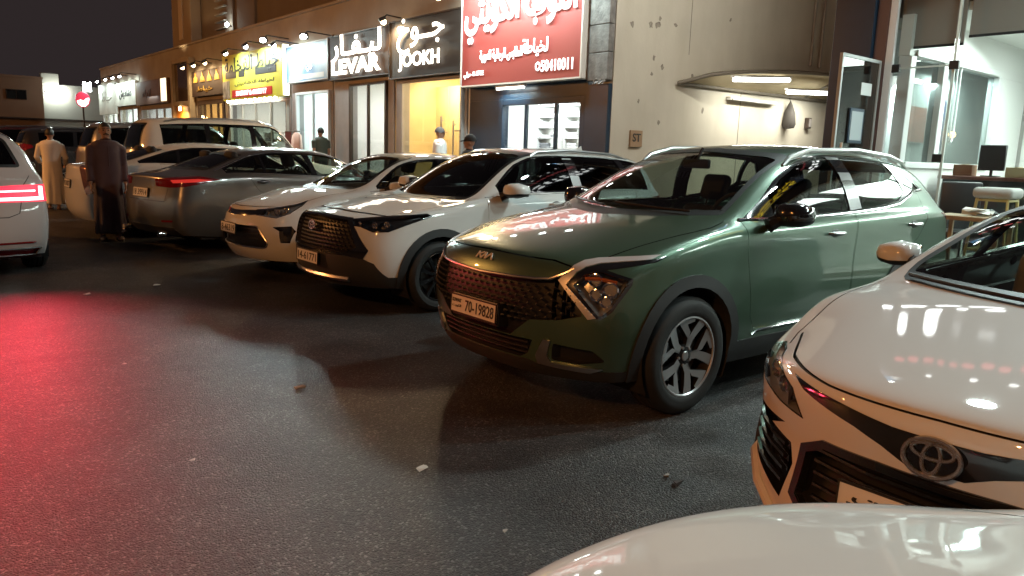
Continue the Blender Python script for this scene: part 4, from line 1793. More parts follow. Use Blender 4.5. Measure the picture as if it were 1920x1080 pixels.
b = MB()
b.box(10.6, 26, 73.8, 73.995, 3.1, 3.22)
b.build('ledge', DKBR, f2)
t = thing('far_floodlight', 'row of glaring white floodlights on the pale far wall', 'floodlight', (11.9, 73.6, 5.35))
for i in range(3):
    b = MB()
    b.rbox(-0.78 + i * 0.54, -0.28 + i * 0.54, -0.2, -0.05, -0.32, 0.32, 0.03, 1)
    b.build('lamp_glass', LED, t)
b = MB()
b.box(-0.8, 0.8, -0.04, 0.35, -0.03, 0.03)
b.build('bracket', BLACK, t)
lamp('POINT', (11.9, 72.9, 5.2), (0, 0, 0), 110, COOL, 0.3)
t = thing('round_logo_sign', 'round red and white sign on a pole under white lamps', 'sign', (12.75, 68.0, 0))
t.scale = (0.85, 0.85, 1.0)
b = MB()
b.tube([(0, 0, 0), (0, 0, 4.2)], 0.07, 8)
b.build('pole', DKBR, t)
b = MB()
b.lathe([(0.0, -0.10), (0.56, -0.10), (0.6, -0.05), (0.6, 0.05), (0.0, 0.05)], 32, 'y', (0, 0, 4.65))
b.build('disc', mat('logo_red', (0.5, 0.02, 0.04), 0.4, emit=(0.9, 0.05, 0.10), estr=0.5), t)
b = MB()
pts = [(-0.5, -0.12), (-0.2, -0.02), (0.05, -0.08), (0.3, 0.12), (0.5, 0.16), (0.5, 0.0), (0.42, -0.3), (0.15, -0.52), (-0.15, -0.52), (-0.42, -0.34)]
b.prism(pts, lambda u, v, d: (u, d, v + 4.65), -0.13, -0.105)
b.build('swoosh', mat('logo_white', (0.8, 0.8, 0.8), 0.4, emit=(1, 0.95, 0.95), estr=2.5), t)
b = MB()
b.rbox(0.1, 0.75, -0.12, 0.1, 5.3, 6.0, 0.03, 1)
b.build('lamp_glass', LED, t)
lamp('POINT', (13.4, 67.6, 5.6), (0, 0, 0), 160, (0.7, 0.95, 1.0), 0.25)

# ================================================================== the yard and the showroom on the right
yc_ = thing('yard_canopy', 'curved fabric canopy over the yard beside the beige wall', 'canopy', (0, 0, 0))
CAN = mat('canopy_fabric', (0.45, 0.36, 0.22), 0.8, noise=0.15, nscale=2)
PIPE = mat('canopy_pipe', (0.16, 0.14, 0.11), 0.6)
n = 16
back = [(11.7 + 6.6 * i / n, 9.30, 2.97 + 0.05 * i / n) for i in range(n + 1)]
fr_ = []
for i in range(n + 1):
    t_ = i / n
    s_ = math.sin(math.pi * min(1, t_ * 0.62 + 0.0))
    fr_.append((11.7 + 6.6 * t_, 9.30 - 1.15 * s_ ** 0.45, 2.97 + 0.44 * s_ ** 0.45))
vs, fs = [], []
m_ = 6
for i in range(n + 1):
    for j in range(m_ + 1):
        s_ = j / m_
        p = Vector(back[i]).lerp(Vector(fr_[i]), s_)
        p.z += 0.16 * math.sin(math.pi * s_) * math.sin(math.pi * min(1, i / n * 0.62))
        vs.append(p)
for i in range(n):
    for j in range(m_):
        a = i * (m_ + 1) + j
        fs.append((a, a + 1, a + m_ + 2, a + m_ + 1))
b = MB()
b.add(vs + [v + Vector((0, 0, 0.012)) for v in vs], fs + [tuple(q + len(vs) for q in f[::-1]) for f in fs])
b.build('canopy_cloth', CAN, yc_, smooth='all', fixn=False)
b = MB()
b.tube([Vector(p) + Vector((0, 0, -0.03)) for p in fr_], 0.035, 8)
b.build('front_pipe', PIPE, yc_, smooth=True)
b = MB()
b.tube([Vector(p) + Vector((0, -0.03, -0.03)) for p in back], 0.03, 8)
b.build('wall_pipe', PIPE, yc_, smooth=True)
b = MB()
b.tube([back[11], Vector(fr_[11]) + Vector((0, 0, 0.1))], 0.028, 8)
b.tube([back[14], Vector(fr_[11]) + Vector((0, 0, 0.1))], 0.028, 8)
b.build('cross_pipe', PIPE, yc_, smooth=True)
for (a_, c_, lb) in (((12.55, 8.65, 3.05), (14.45, 8.65, 3.20), 'left bright tube lamp under the yard canopy'), ((14.6, 8.75, 2.98), (16.4, 8.75, 3.08), 'right bright tube lamp under the yard canopy')):
    a_, c_ = Vector(a_), Vector(c_)
    mid_ = (a_ + c_) / 2
    t = thing('tube_lamp', lb, 'tube lamp', mid_)
    t.rotation_euler = (0, -math.atan2(c_.z - a_.z, c_.x - a_.x), 0)
    hx = (c_ - a_).length / 2
    b = MB()
    b.box(-hx - 0.05, hx + 0.05, -0.04, 0.04, 0.04, 0.08)
    b.build('housing', INT, t)
    b = MB()
    b.tube([(-hx, 0, 0), (hx, 0, 0)], 0.04, 8)
    b.build('tube', TUBE, t, smooth=True)
    lamp('AREA', mid_ - Vector((0, 0, 0.06)), (mid_.x, mid_.y, 0), 55, (1.0, 0.96, 0.82), 1.7, size_y=0.1)
t = thing('tube_lamp', 'unlit grey tube lamp on the beige wall below the canopy', 'tube lamp', (14.2, 9.27, 2.78))
b = MB()
b.box(-0.85, 0.85, -0.03, 0.08, -0.02, 0.04)
b.build('housing', INT, t)
b = MB()
b.tube([(-0.82, -0.05, -0.01), (0.82, -0.05, -0.01)], 0.02, 8)
b.build('tube', mat('tube_off', (0.6, 0.6, 0.58), 0.4), t)
t = thing('hanging_bag', 'dark bell shaped bag hanging on the beige wall', 'bag', (15.6, 9.25, 2.5))
b = MB()
b.lathe([(0.01, 0.38), (0.05, 0.30), (0.12, 0.12), (0.15, -0.12), (0.12, -0.2), (0, -0.22)], 14, 'z')
b.build('bag', mat('bag_cloth', (0.05, 0.045, 0.04), 0.9), t, smooth=True)
b = MB()
b.tube([(0, 0, 0.36), (0, 0.08, 0.55)], 0.008, 5)
b.build('cord', BLACK, t)
t = thing('wall_box', 'small brown junction box on the beige wall', 'box', (16.5, 9.30, 2.45))
b = MB()
b.rbox(-0.07, 0.07, -0.05, 0.05, -0.12, 0.12, 0.01, 1)
b.build('box', DKBR, t)
b = MB()
b.rbox(-0.05, 0.05, -0.062, -0.052, -0.09, 0.09, 0.004, 1)
b.build('lid', GREYF, t)
t = thing('notice_board', 'small brown notice with letters on the beige wall behind the white crossover', 'notice', (10.65, 9.33, 1.88))
b = MB()
b.rbox(-0.16, 0.16, -0.02, 0.02, -0.15, 0.15, 0.005, 1)
b.build('board', mat('notice_tan', (0.30, 0.20, 0.12), 0.7), t)
o = put('lettering', text_mesh('ST', 0.22, 0.15, 0.02, 0.006, TXTK), t)
o.matrix_local = frame_mx((0, -0.021, 0.02), (1, 0, 0), (0, 0, 1))
t = thing('cable_end', 'grey cable ends sticking out under the corner of the red sign', 'cable', (9.86, 9.42, 2.84))
for i in range(3):
    b = MB()
    b.tube([(0, 0.1 * i, 0), (-0.06, 0.05 + 0.09 * i, -0.05), (-0.1, -0.08 + 0.1 * i, 0.02 * i)], 0.012, 6)
    b.build('cable', GREYF, t, smooth=True)

sh = thing('showroom_building', 'glass fronted showroom with a navy corner pillar at the right', 'building', (0, 0, 0))
SF = 0.45
WHT = mat('showroom_white', (0.66, 0.68, 0.66), 0.55)
b = MB()
b.rbox(FX - 0.08, FX + 0.3, 4.82, 5.36, FL, 6.4, 0.012, 1)
b.build('corner_pillar', NAVY, sh)
b = MB()
b.box(FX + 0.302, FX + 9, 5.1, 5.35, FL, 6.0)
b.build('outer_side_wall', SIDEW, sh)
b = MB()
b.box(FX + 0.302, FX + 9, 4.42, 5.098, 3.42, 6.0)
b.build('upper_side_wall', WALL, sh)
b = MB()
b.rbox(FX - 0.03, FX + 0.1, 4.66, 4.815, FL, 4.2, 0.008, 1)
b.build('brown_jamb', mat('jamb_brown', (0.10, 0.06, 0.055), 0.5), sh)
b = MB()
b.box(FX + 0.0, FX + 0.3, -9.0, 4.815, 4.2, 6.4)
b.build('fascia', NAVY, sh)
b = MB()
b.box(FX + 0.302, FX + 5, -9.0, 4.42, 3.42, 3.52)
b.build('ceiling', WHT, sh)
b = MB()
b.box(FX - 0.3, FX + 5, -9.0, 4.42, FL, SF)
b.build('floor', mat('showroom_floor', (0.42, 0.41, 0.38), 0.25), sh)
# left inner wall with its white framed glazed opening
def wall_x(name, x0, x1, z0, z1, m, y0=4.42, y1=4.56):
    b = MB()
    b.box(x0, x1, y0, y1, z0, z1)
    return b.build(name, m, sh)
wall_x('inner_wall', FX + 0.12, 14.5, SF, 1.60, WHT)
wall_x('inner_wall', FX + 0.12, 14.5, 2.92, 3.42, WHT)
wall_x('inner_wall', 13.35, 14.5, 1.602, 2.918, WHT)
WF = mat('white_frame')
for x in (FX + 0.12, FX + 1.15, 13.2):
    b = MB()
    b.rbox(x, x + 0.15, 4.39, 4.55, 1.602, 2.918, 0.008, 1)
    b.build('partition_post', WF, sh)
b = MB()
b.rbox(FX + 0.28, 13.19, 4.385, 4.41, 2.922, 3.0, 0.006, 1)
b.rbox(FX + 0.28, 13.19, 4.385, 4.41, 1.52, 1.598, 0.006, 1)
b.build('partition_rail', WF, sh)
b = MB()
b.box(FX + 0.272, FX + 1.148, 4.47, 4.485, 1.605, 2.915)
b.box(FX + 1.302, 13.198, 4.47, 4.485, 1.605, 2.915)
b.build('partition_glass', glass('grey_glass', (0.66, 0.70, 0.69)), sh)
# a grey room behind the partition with a few things in it
b = MB()
b.box(FX + 0.31, 14.5, 5.0, 5.09, SF, 3.4)
b.build('room_wall', mat('room_grey', (0.46, 0.47, 0.46), 0.8, noise=0.2, nscale=1.5), sh)
b = MB()
b.box(11.5, 12.2, 4.93, 4.96, 1.9, 2.4)
b.build('poster', mat('poster_red', (0.35, 0.14, 0.10), 0.6, noise=0.5, nscale=6), sh)
b = MB()
b.box(12.35, 12.75, 4.93, 4.96, 1.8, 2.55)
b.build('poster', mat('poster_blue', (0.05, 0.07, 0.22), 0.6, noise=0.4, nscale=5), sh)
t = thing('hook_lamp', 'small orange lamp glowing behind the showroom partition', 'lamp', (12.9, 4.85, 2.05))
b = MB()
b.ell((0, 0, 0), (0.09, 0.05, 0.05), 10, 6)
b.build('bulb', mat('orange_bulb', (0.9, 0.4, 0.1), 0.5, emit=(1.0, 0.5, 0.18), estr=9), t, smooth=True)
b = MB()
b.tube([(0, 0.0, 0.05), (0, 0.1, 0.12)], 0.012, 6)
b.build('holder', BLACK, t)
t = thing('tube_lamp', 'short glowing tube behind the showroom partition standing in for a tube reflection', 'tube lamp', (11.15, 4.8, 2.72))  # glowing tube stands in for a lamp's reflection in the glass
b = MB()
b.tube([(-0.3, 0, 0), (0.3, 0, 0)], 0.03, 8)
b.build('tube', TUBE, t, smooth=True)
b = MB()
b.box(-0.33, 0.33, 0.0, 0.12, 0.035, 0.06)
b.build('housing', INT, t)
lamp('AREA', (11.15, 4.78, 2.66), (11.5, 4.8, 1.0), 50, COOL, 0.6, size_y=0.08)
lamp('AREA', (12.6, 4.78, 2.9), (12.6, 4.8, 1.0), 60, COOL, 1.2, size_y=0.2)  # fill light added to brighten the grey room, has no fitting
t = thing('loop_cord', 'pale looped cord hanging on the showroom partition', 'cord', (11.6, 4.37, 2.0))
b = MB()
b.tube([(-0.06, 0, 0.9), (-0.06, 0, 0.0), (-0.04, 0, -0.08), (0.0, 0, -0.11), (0.04, 0, -0.08), (0.06, 0, 0.0), (0.06, 0, 0.9)], 0.012, 6)
b.build('cord', WF, t, smooth=True)
# back wall of marble slabs
MARB = mat('marble_white', (0.62, 0.66, 0.64), 0.25, noise=0.22, nscale=1.6)
sl = MB()
sl.rbox(0, 0.03, 0.003, 0.897, 0.003, 0.497, 0.003, 1)
mme = sl.mesh('marble_slab', MARB)
b = MB()
b.box(14.5, 14.6, -9, 4.42, SF, 3.42)
b.build('back_wall', mat('grout', (0.30, 0.31, 0.30), 0.8), sh)
for i in range(9):
    for j in range(6):
        put('marble_slab', mme, sh, (14.468, 4.36 - 0.9 * (i + 1), SF + 0.01 + 0.5 * j * 0.985 if False else SF + 0.01 + 0.493 * j))
# glass front: frames, panes, shutters behind
t = thing('glass_front', 'frameless glass door and panes with black patch fittings at the showroom', 'shopfront', (FX, 0, SF))
b = MB()
b.rbox(-0.03, 0.03, 4.56, 4.655, -0.1, 3.7, 0.006, 1)
b.build('frame_post', WF, t)
for y0, y1, z0, z1 in ((3.86, 4.55, 0.02, 2.29), (3.86, 4.55, 2.31, 3.7), (1.9, 3.81, 0.02, 3.7), (-0.2, 1.86, 0.02, 3.7), (-2.4, -0.24, 0.02, 3.7)):
    b = MB()
    b.box(-0.006, 0.006, y0, y1, z0, z1)
    b.build('window_pane', PANE, t)
for y, z in ((3.84, 2.30), (4.53, 2.30), (3.90, 1.20)):
    b = MB()
    b.rbox(-0.025, 0.025, y - 0.06, y + 0.05, z - 0.05, z + 0.05, 0.006, 1)
    b.build('patch_fitting', BLACK, t)
b = MB()
b.box(-0.011, 0.011, 3.822, 3.852, 0.02, 3.7)
b.box(-0.011, 0.011, 3.862, 4.55, 2.292, 2.308)
b.build('glass_edge', mat('glass_edge_pale', (0.55, 0.62, 0.58), 0.3), t)
BL = mat('shutter_grey', (0.26, 0.25, 0.235), 0.7)
t = thing('roller_blind', 'grey roller blind behind the left pane at the showroom', 'blind', (FX + 0.2, 4.2, 3.02))
b = MB()
b.box(0, 0.02, -0.36, 0.36, 0.0, 1.0)
b.build('blind_cloth', BL, t)
b = MB()
b.tube([(0.01, -0.36, 0.0), (0.01, 0.36, 0.0)], 0.018, 8)
b.build('bottom_bar', BLACK, t)
t = thing('roller_blind', 'wide grey roller blind behind the right pane at the showroom', 'blind', (FX + 0.2, 2.85, 3.10))
b = MB()
b.box(0, 0.02, -0.94, 0.94, 0.0, 0.95)
b.build('blind_cloth', BL, t)
b = MB()
b.tube([(0.01, -0.94, 0.0), (0.01, 0.94, 0.0)], 0.018, 8)
b.build('bottom_bar', BLACK, t)
# the open door leaf
t = thing('open_glass_door', 'grey glass door leaf standing open against the navy pillar', 'door', (FX - 0.05, 4.70, SF))
b = MB()
b.box(-0.96, -0.04, -0.006, 0.006, 0.03, 2.36)
b.build('door_glass', glass('smoky_glass', (0.42, 0.46, 0.45)), t)
for a in ((-1.0, -0.962, 0.0, 2.40), (-0.038, 0.0, 0.0, 2.40)):
    b = MB()
    b.box(a[0], a[1], -0.02, 0.02, a[2], a[3])
    b.build('door_stile', mat('stile_grey', (0.35, 0.37, 0.36), 0.4), t)
b = MB()
b.box(-0.961, -0.039, -0.02, 0.02, 2.362, 2.40)
b.build('door_rail', mat('stile_grey'), t)
b = MB()
b.rbox(-0.70, -0.33, -0.03, -0.008, 1.35, 1.78, 0.008, 1)
o = b.build('notice_frame', NAVY, t)
b = MB()
b.box(-0.66, -0.37, -0.034, -0.031, 1.39, 1.74)
b.build('notice_sheet', mat('notice_grey', (0.32, 0.36, 0.38), 0.5), o)
b = MB()
b.box(-0.45, -0.18, -0.012, -0.008, 1.95, 2.10)
b.build('sticker', mat('sticker_white', (0.55, 0.57, 0.56), 0.6), t)
b = MB()
b.tube([(-0.90, -0.06, 0.8), (-0.90, -0.06, 1.35)], 0.018, 8)
b.build('door_handle', STEEL, t)
# ceiling lamps of the showroom, in view and onwards
for i, (x, y) in enumerate(((11.6, 3.2), (13.2, 3.2), (11.6, 0.9), (13.2, 0.9), (11.6, -1.5), (11.6, -4.0), (11.6, -6.5))):
    t = thing('ceiling_panel', 'bright square ceiling panel in the showroom', 'ceiling light', (x, y, 3.40), 0, 'showroom ceiling panels')
    b = MB()
    b.rbox(-0.3, 0.3, -0.3, 0.3, -0.02, 0.018, 0.005, 1)
    b.build('frame', WF, t)
    b = MB()
    b.box(-0.27, 0.27, -0.27, 0.27, -0.026, -0.021)
    b.build('diffuser', LED, t)
for y in (2.9, 0.5, -2.2, -5.0):
    lamp('AREA', (11.9, y, 3.33), (11.2, y, 0), SHOW_W, (0.86, 1.0, 0.93), 2.2, size_y=1.6)
# furniture
WOOD = mat('red_wood', (0.14, 0.055, 0.04), 0.4, noise=0.3, nscale=4)
t = thing('counter', 'long counter with a red wood top and black front in the showroom', 'counter', (11.5, 2.6, SF))
b = MB()
b.rbox(-0.32, 0.35, -2.4, 1.72, 0.94, 0.99, 0.008, 1)
b.build('counter_top', WOOD, t)
b = MB()
b.box(-0.24, 0.30, -2.35, 1.68, 0.0, 0.938)
b.build('counter_front', mat('counter_black', (0.02, 0.022, 0.026), 0.35), t)
b = MB()
for y in (-1.4, -0.4, 0.6):
    b.box(-0.252, -0.241, y - 0.01, y + 0.01, 0.05, 0.9)
b.build('panel_joint', GREYF, t)
def desk_thing(name, label, cat, loc, parts):
    t = thing(name, label, cat, loc)
    for pn, fn, m in parts:
        b = MB()
        fn(b)
        b.build(pn, m, t, smooth=True)
    return t
ZC = SF + 0.99
desk_thing('monitor', 'black computer monitor standing on the counter', 'monitor', (11.5, 3.78, ZC), [('screen', lambda b: b.rbox(-0.03, 0.02, -0.16, 0.16, 0.08, 0.42, 0.01, 1), BLACK), ('stand', lambda b: (b.rbox(-0.08, 0.08, -0.1, 0.1, 0, 0.015, 0.004, 1), b.tube([(0.01, 0, 0.01), (0.01, 0, 0.12)], 0.02, 8)), BLACK)])
desk_thing('black_bag', 'low black bag lying on the counter right of the monitor', 'bag', (11.5, 3.22, ZC), [('bag', lambda b: b.ell((0, 0, 0.06), (0.15, 0.26, 0.09), 16, 8), BLACK), ('strap', lambda b: b.tube([(0, -0.15, 0.12), (0, 0, 0.2), (0, 0.15, 0.12)], 0.012, 6), BLACK)])
desk_thing('small_carton', 'small yellowish carton on the counter', 'box', (11.3, 3.40, ZC), [('carton', lambda b: b.rbox(-0.09, 0.09, -0.12, 0.12, 0, 0.13, 0.006, 1), mat('carton_yellow', (0.4, 0.36, 0.22), 0.7)), ('flap', lambda b: b.rbox(-0.09, 0.09, -0.02, 0.02, 0.131, 0.138, 0.002, 1), mat('carton_tape', (0.3, 0.25, 0.16), 0.5))])
desk_thing('small_carton', 'small brown carton at the left end of the counter', 'box', (11.5, 4.10, ZC), [('carton', lambda b: b.rbox(-0.09, 0.09, -0.12, 0.12, 0, 0.15, 0.006, 1), mat('carton_brown', (0.20, 0.11, 0.06), 0.7)), ('flap', lambda b: b.rbox(-0.09, 0.09, -0.02, 0.02, 0.151, 0.158, 0.002, 1), mat('carton_tape'))])
def chair(label, x, y, rz):
    t = thing('office_chair', label, 'chair', (x, y, FL), rz)
    b = MB()
    b.rbox(-0.24, 0.24, -0.24, 0.24, 0.44, 0.52, 0.03, 2)
    b.build('seat', BLACK, t, smooth=True)
    b = MB()
    b.rbox(0.20, 0.27, -0.22, 0.22, 0.62, 1.08, 0.03, 2)
    b.build('backrest', BLACK, t, smooth=True)
    for s_ in (-1, 1):
        b = MB()
        b.tube([(0.22, s_ * 0.27, 0.5), (0.22, s_ * 0.28, 0.72), (0.0, s_ * 0.28, 0.76), (-0.2, s_ * 0.28, 0.73), (-0.2, s_ * 0.27, 0.5)], 0.022, 8)
        b.build('armrest', CHROME if s_ > 0 else BLACK, t, smooth=True)
    b = MB()
    b.tube([(0, 0, 0.44), (0, 0, 0.12)], 0.03, 8)
    for k in range(5):
        a = 2 * math.pi * k / 5
        b.tube([(0, 0, 0.13), (0.28 * math.cos(a), 0.28 * math.sin(a), 0.05)], 0.02, 6)
    b.build('base', CHROME, t, smooth=True)
    return t
chair('black office chair with a chrome armrest on the pavement', 9.75, 3.42, 0.6)
t = thing('padded_stool', 'tall yellow legged stool with a grey cushion on the pavement', 'stool', (9.5, 3.02, FL))
b = MB()
b.rbox(-0.2, 0.2, -0.2, 0.2, 0.92, 1.04, 0.045, 3)
b.build('cushion', mat('cushion_grey', (0.30, 0.31, 0.29), 0.8), t, smooth=True)
YL = mat('stool_yellow', (0.42, 0.38, 0.16), 0.5)
for sx in (-1, 1):
    for sy in (-1, 1):
        b = MB()
        b.tube([(sx * 0.15, sy * 0.15, 0.92), (sx * 0.21, sy * 0.21, 0.0)], 0.016, 6)
        b.build('leg', YL, t)
for z in (0.35, 0.9):
    b = MB()
    q = 0.155 + (0.92 - z) * 0.06
    for p0, p1 in (((-q, -q), (q, -q)), ((q, -q), (q, q)), ((q, q), (-q, q)), ((-q, q), (-q, -q))):
        b.tube([(*p0, z), (*p1, z)], 0.012, 6)
    b.build('foot_ring', YL, t)
t = thing('low_table', 'low pale wooden table with papers on the pavement behind the green SUV', 'table', (9.2, 3.12, FL))
b = MB()
b.rbox(-0.25, 0.25, -0.35, 0.35, 0.68, 0.73, 0.006, 1)
b.build('table_top', mat('pale_wood', (0.32, 0.24, 0.14), 0.6, noise=0.3, nscale=5), t)
for sx in (-1, 1):
    for sy in (-1, 1):
        b = MB()
        b.box(sx * 0.21 - 0.02, sx * 0.21 + 0.02, sy * 0.30 - 0.02, sy * 0.30 + 0.02, 0, 0.679)
        b.build('leg', mat('pale_wood'), t)
t = thing('paper_pile', 'crumpled white papers lying on the low wooden table', 'papers', (9.2, 3.12, FL + 0.731))
random.seed(3)
for i in range(4):
    b = MB()
    cx, cy = random.uniform(-0.1, 0.1), random.uniform(-0.2, 0.2)
    vs = [(cx + random.uniform(-0.1, 0.1), cy + random.uniform(-0.12, 0.12), random.uniform(0.0, 0.09)) for _ in range(7)]
    bm = bmesh.new()
    for v in vs:
        bm.verts.new(v)
    bmesh.ops.convex_hull(bm, input=bm.verts[:])
    b.bm(bm)
    b.build('paper', mat('paper_white', (0.6, 0.6, 0.57), 0.8), t)

# the same frontage goes on to the right, outside the picture: its sign and floodlights are mirrored in bonnets and windows
t, hw, hh = sign('lit_fascia_sign', 'lit white lettering and a red band over the showroom front', 1.4, 5.3, 4.3, 5.75, mat('fascia_board', (0.02, 0.02, 0.03), 0.4), 0.14, x=FX - 0.1)
random.seed(21)
def lit_row(z, y_from, y_to, wlo, whi, h, m, name, gap):
    y = y_from
    while y > y_to:
        w_ = random.uniform(wlo, whi)
        z0 = z + random.uniform(-0.03, 0.03)
        pl = [(y, z0), (y - w_ * 0.4, z0 - h * 0.2), (y - w_, z0 + random.uniform(0, h * 0.3)), (y - w_ * 0.9, z0 + h * random.uniform(0.7, 1.0)), (y - w_ * 0.45, z0 + h * random.uniform(0.5, 1.1)), (y - w_ * 0.1, z0 + h * 0.7)]
        b = MB()
        b.prism(rnd_poly(pl, 0.04, 2), lambda u, v, d: (d, u, v), -0.06, -0.01)
        b.build(name, m, t)
        y -= w_ + random.uniform(gap * 0.4, gap)
FWH = mat('fascia_white', (0.9, 0.9, 0.9), 0.5, emit=(0.95, 1, 0.98), estr=5)
FRD = mat('fascia_red', (0.6, 0.1, 0.1), 0.5, emit=(1.0, 0.2, 0.22), estr=1.2)
lit_row(-0.62, 1.75, -1.6, 0.2, 0.5, 0.10, FWH, 'lit_shape', 0.18)
lit_row(-0.44, 1.4, -1.7, 0.15, 0.4, 0.09, FWH, 'lit_shape', 0.3)
lit_row(0.02, 1.5, -1.6, 0.10, 0.22, 0.09, FRD, 'red_shape', 0.12)
lit_row(0.42, 0.9, -1.5, 0.1, 0.2, 0.06, FWH, 'lit_shape', 0.8)
t, hw, hh = sign('lit_blue_sign', 'dark blue board with glowing yellow writing right of the showroom', -2.2, 1.2, 4.3, 5.75, mat('navy_board', (0.012, 0.02, 0.07), 0.4), 0.14, x=FX - 0.1)
flood('added floodlight out of view on the showroom pillar to brighten the yard wall', 9.6, 5.05, 6.1, 12.5, 9.36, 3.4, LED, (1.0, 0.97, 0.86), 420, 160, None, wall_x=FX - 0.1)  # unseen lamp added to brighten the beige yard wall
YT = mat('yellow_letters', (0.8, 0.6, 0.05), 0.5, emit=(1.0, 0.72, 0.03), estr=2.2)
write(t, arabic('خياط'), 0.0, 0.30, 2.0, 0.62, YT, 0.02, 0.03)
write(t, '9922', 0.0, -0.32, 2.0, 0.5, YT, 0.02, 0.03)
for i in range(4):
    flood(('leftmost', 'second', 'third', 'fourth')[i] + ' floodlight from the left over the showroom fascia', 8.9, 3.0 - i * 2.6, 6.1, 6.0, 2.2 - i * 2.6, 0.0, LED, COOL, FLOOD_W, 150, 'floodlights over the showroom fascia', wall_x=FX, head=(0.34, 0.24))
ny = thing('next_building', 'plain beige shop wall right of the showroom', 'building', (0, 0, 0))
b = MB()
b.box(FX + 0.1, FX + 6, -30, -9.02, 0, 6.4)
b.build('shop_wall', WALL, ny)

# ------------------------------------------------------------------ street lamp behind the viewer
def street_lamp(label, y, w):
    t = thing('street_lamp', label, 'street lamp', (-10.0, y, 0), 0, 'street lamps across the road')
    b = MB()
    b.tube([(0, 0, 0), (0, 0, 5.6), (0.15, 0, 6.2), (0.7, 0, 6.6), (1.6, 0, 6.75)], [0.09, 0.06, 0.055, 0.05, 0.045], 10)
    b.build('pole', GREYF, t, smooth=True)
    b = MB()
    b.rbox(1.5, 2.2, -0.16, 0.16, 6.66, 6.82, 0.03, 2)
    b.build('lamp_head', GREYF, t)
    b = MB()
    b.rbox(1.6, 2.1, -0.12, 0.12, 6.63, 6.655, 0.008, 1)
    b.build('lamp_glass', mat('sodium_glass', (0.9, 0.6, 0.3), 0.5, emit=(1.0, 0.50, 0.16), estr=60), t)
    lamp('SPOT', (1.85, 0, 6.6), (12.5, 0.5, 0), w, (1.0, 0.39, 0.10), 0.12, 170, 0.5, t)


street_lamp('street lamp with an orange sodium head nearest the viewer across the road', -1.0, STREET_W)
street_lamp('unseen street lamp with an orange sodium head added to light the far cars', 22.0, STREET_W * 1.9)  # added out of view to brighten the far cars and facade
street_lamp('farthest unseen street lamp with an orange sodium head added to light the far end', 46.0, STREET_W)  # another lamp added out of view, for the far end of the row

# ---------------------------------------------------------------- green SUV
GREEN = paint('green_paint', (0.066, 0.118, 0.078), 0.5, 0.33)


def strip_pts(body, pts, kind, sg, off):
    """project an outline's points onto the skin"""
    out = []
    U, V, c = axes(kind, sg)
    D = U.cross(V)
    for u, v in pts:
        if kind == 'diag':
            o = U * u + V * v + Vector((-S2, sg * S2, 0)) * 4
            p, n = body.hit(o, Vector((S2, -sg * S2, 0)))
        elif kind == 'front':
            p, n = body.on_front(u if sg < 0 else -u, v)
        elif kind == 'side':
            p, n = body.on_side(u, v, sg)
        out.append(p + n * off)
    return out


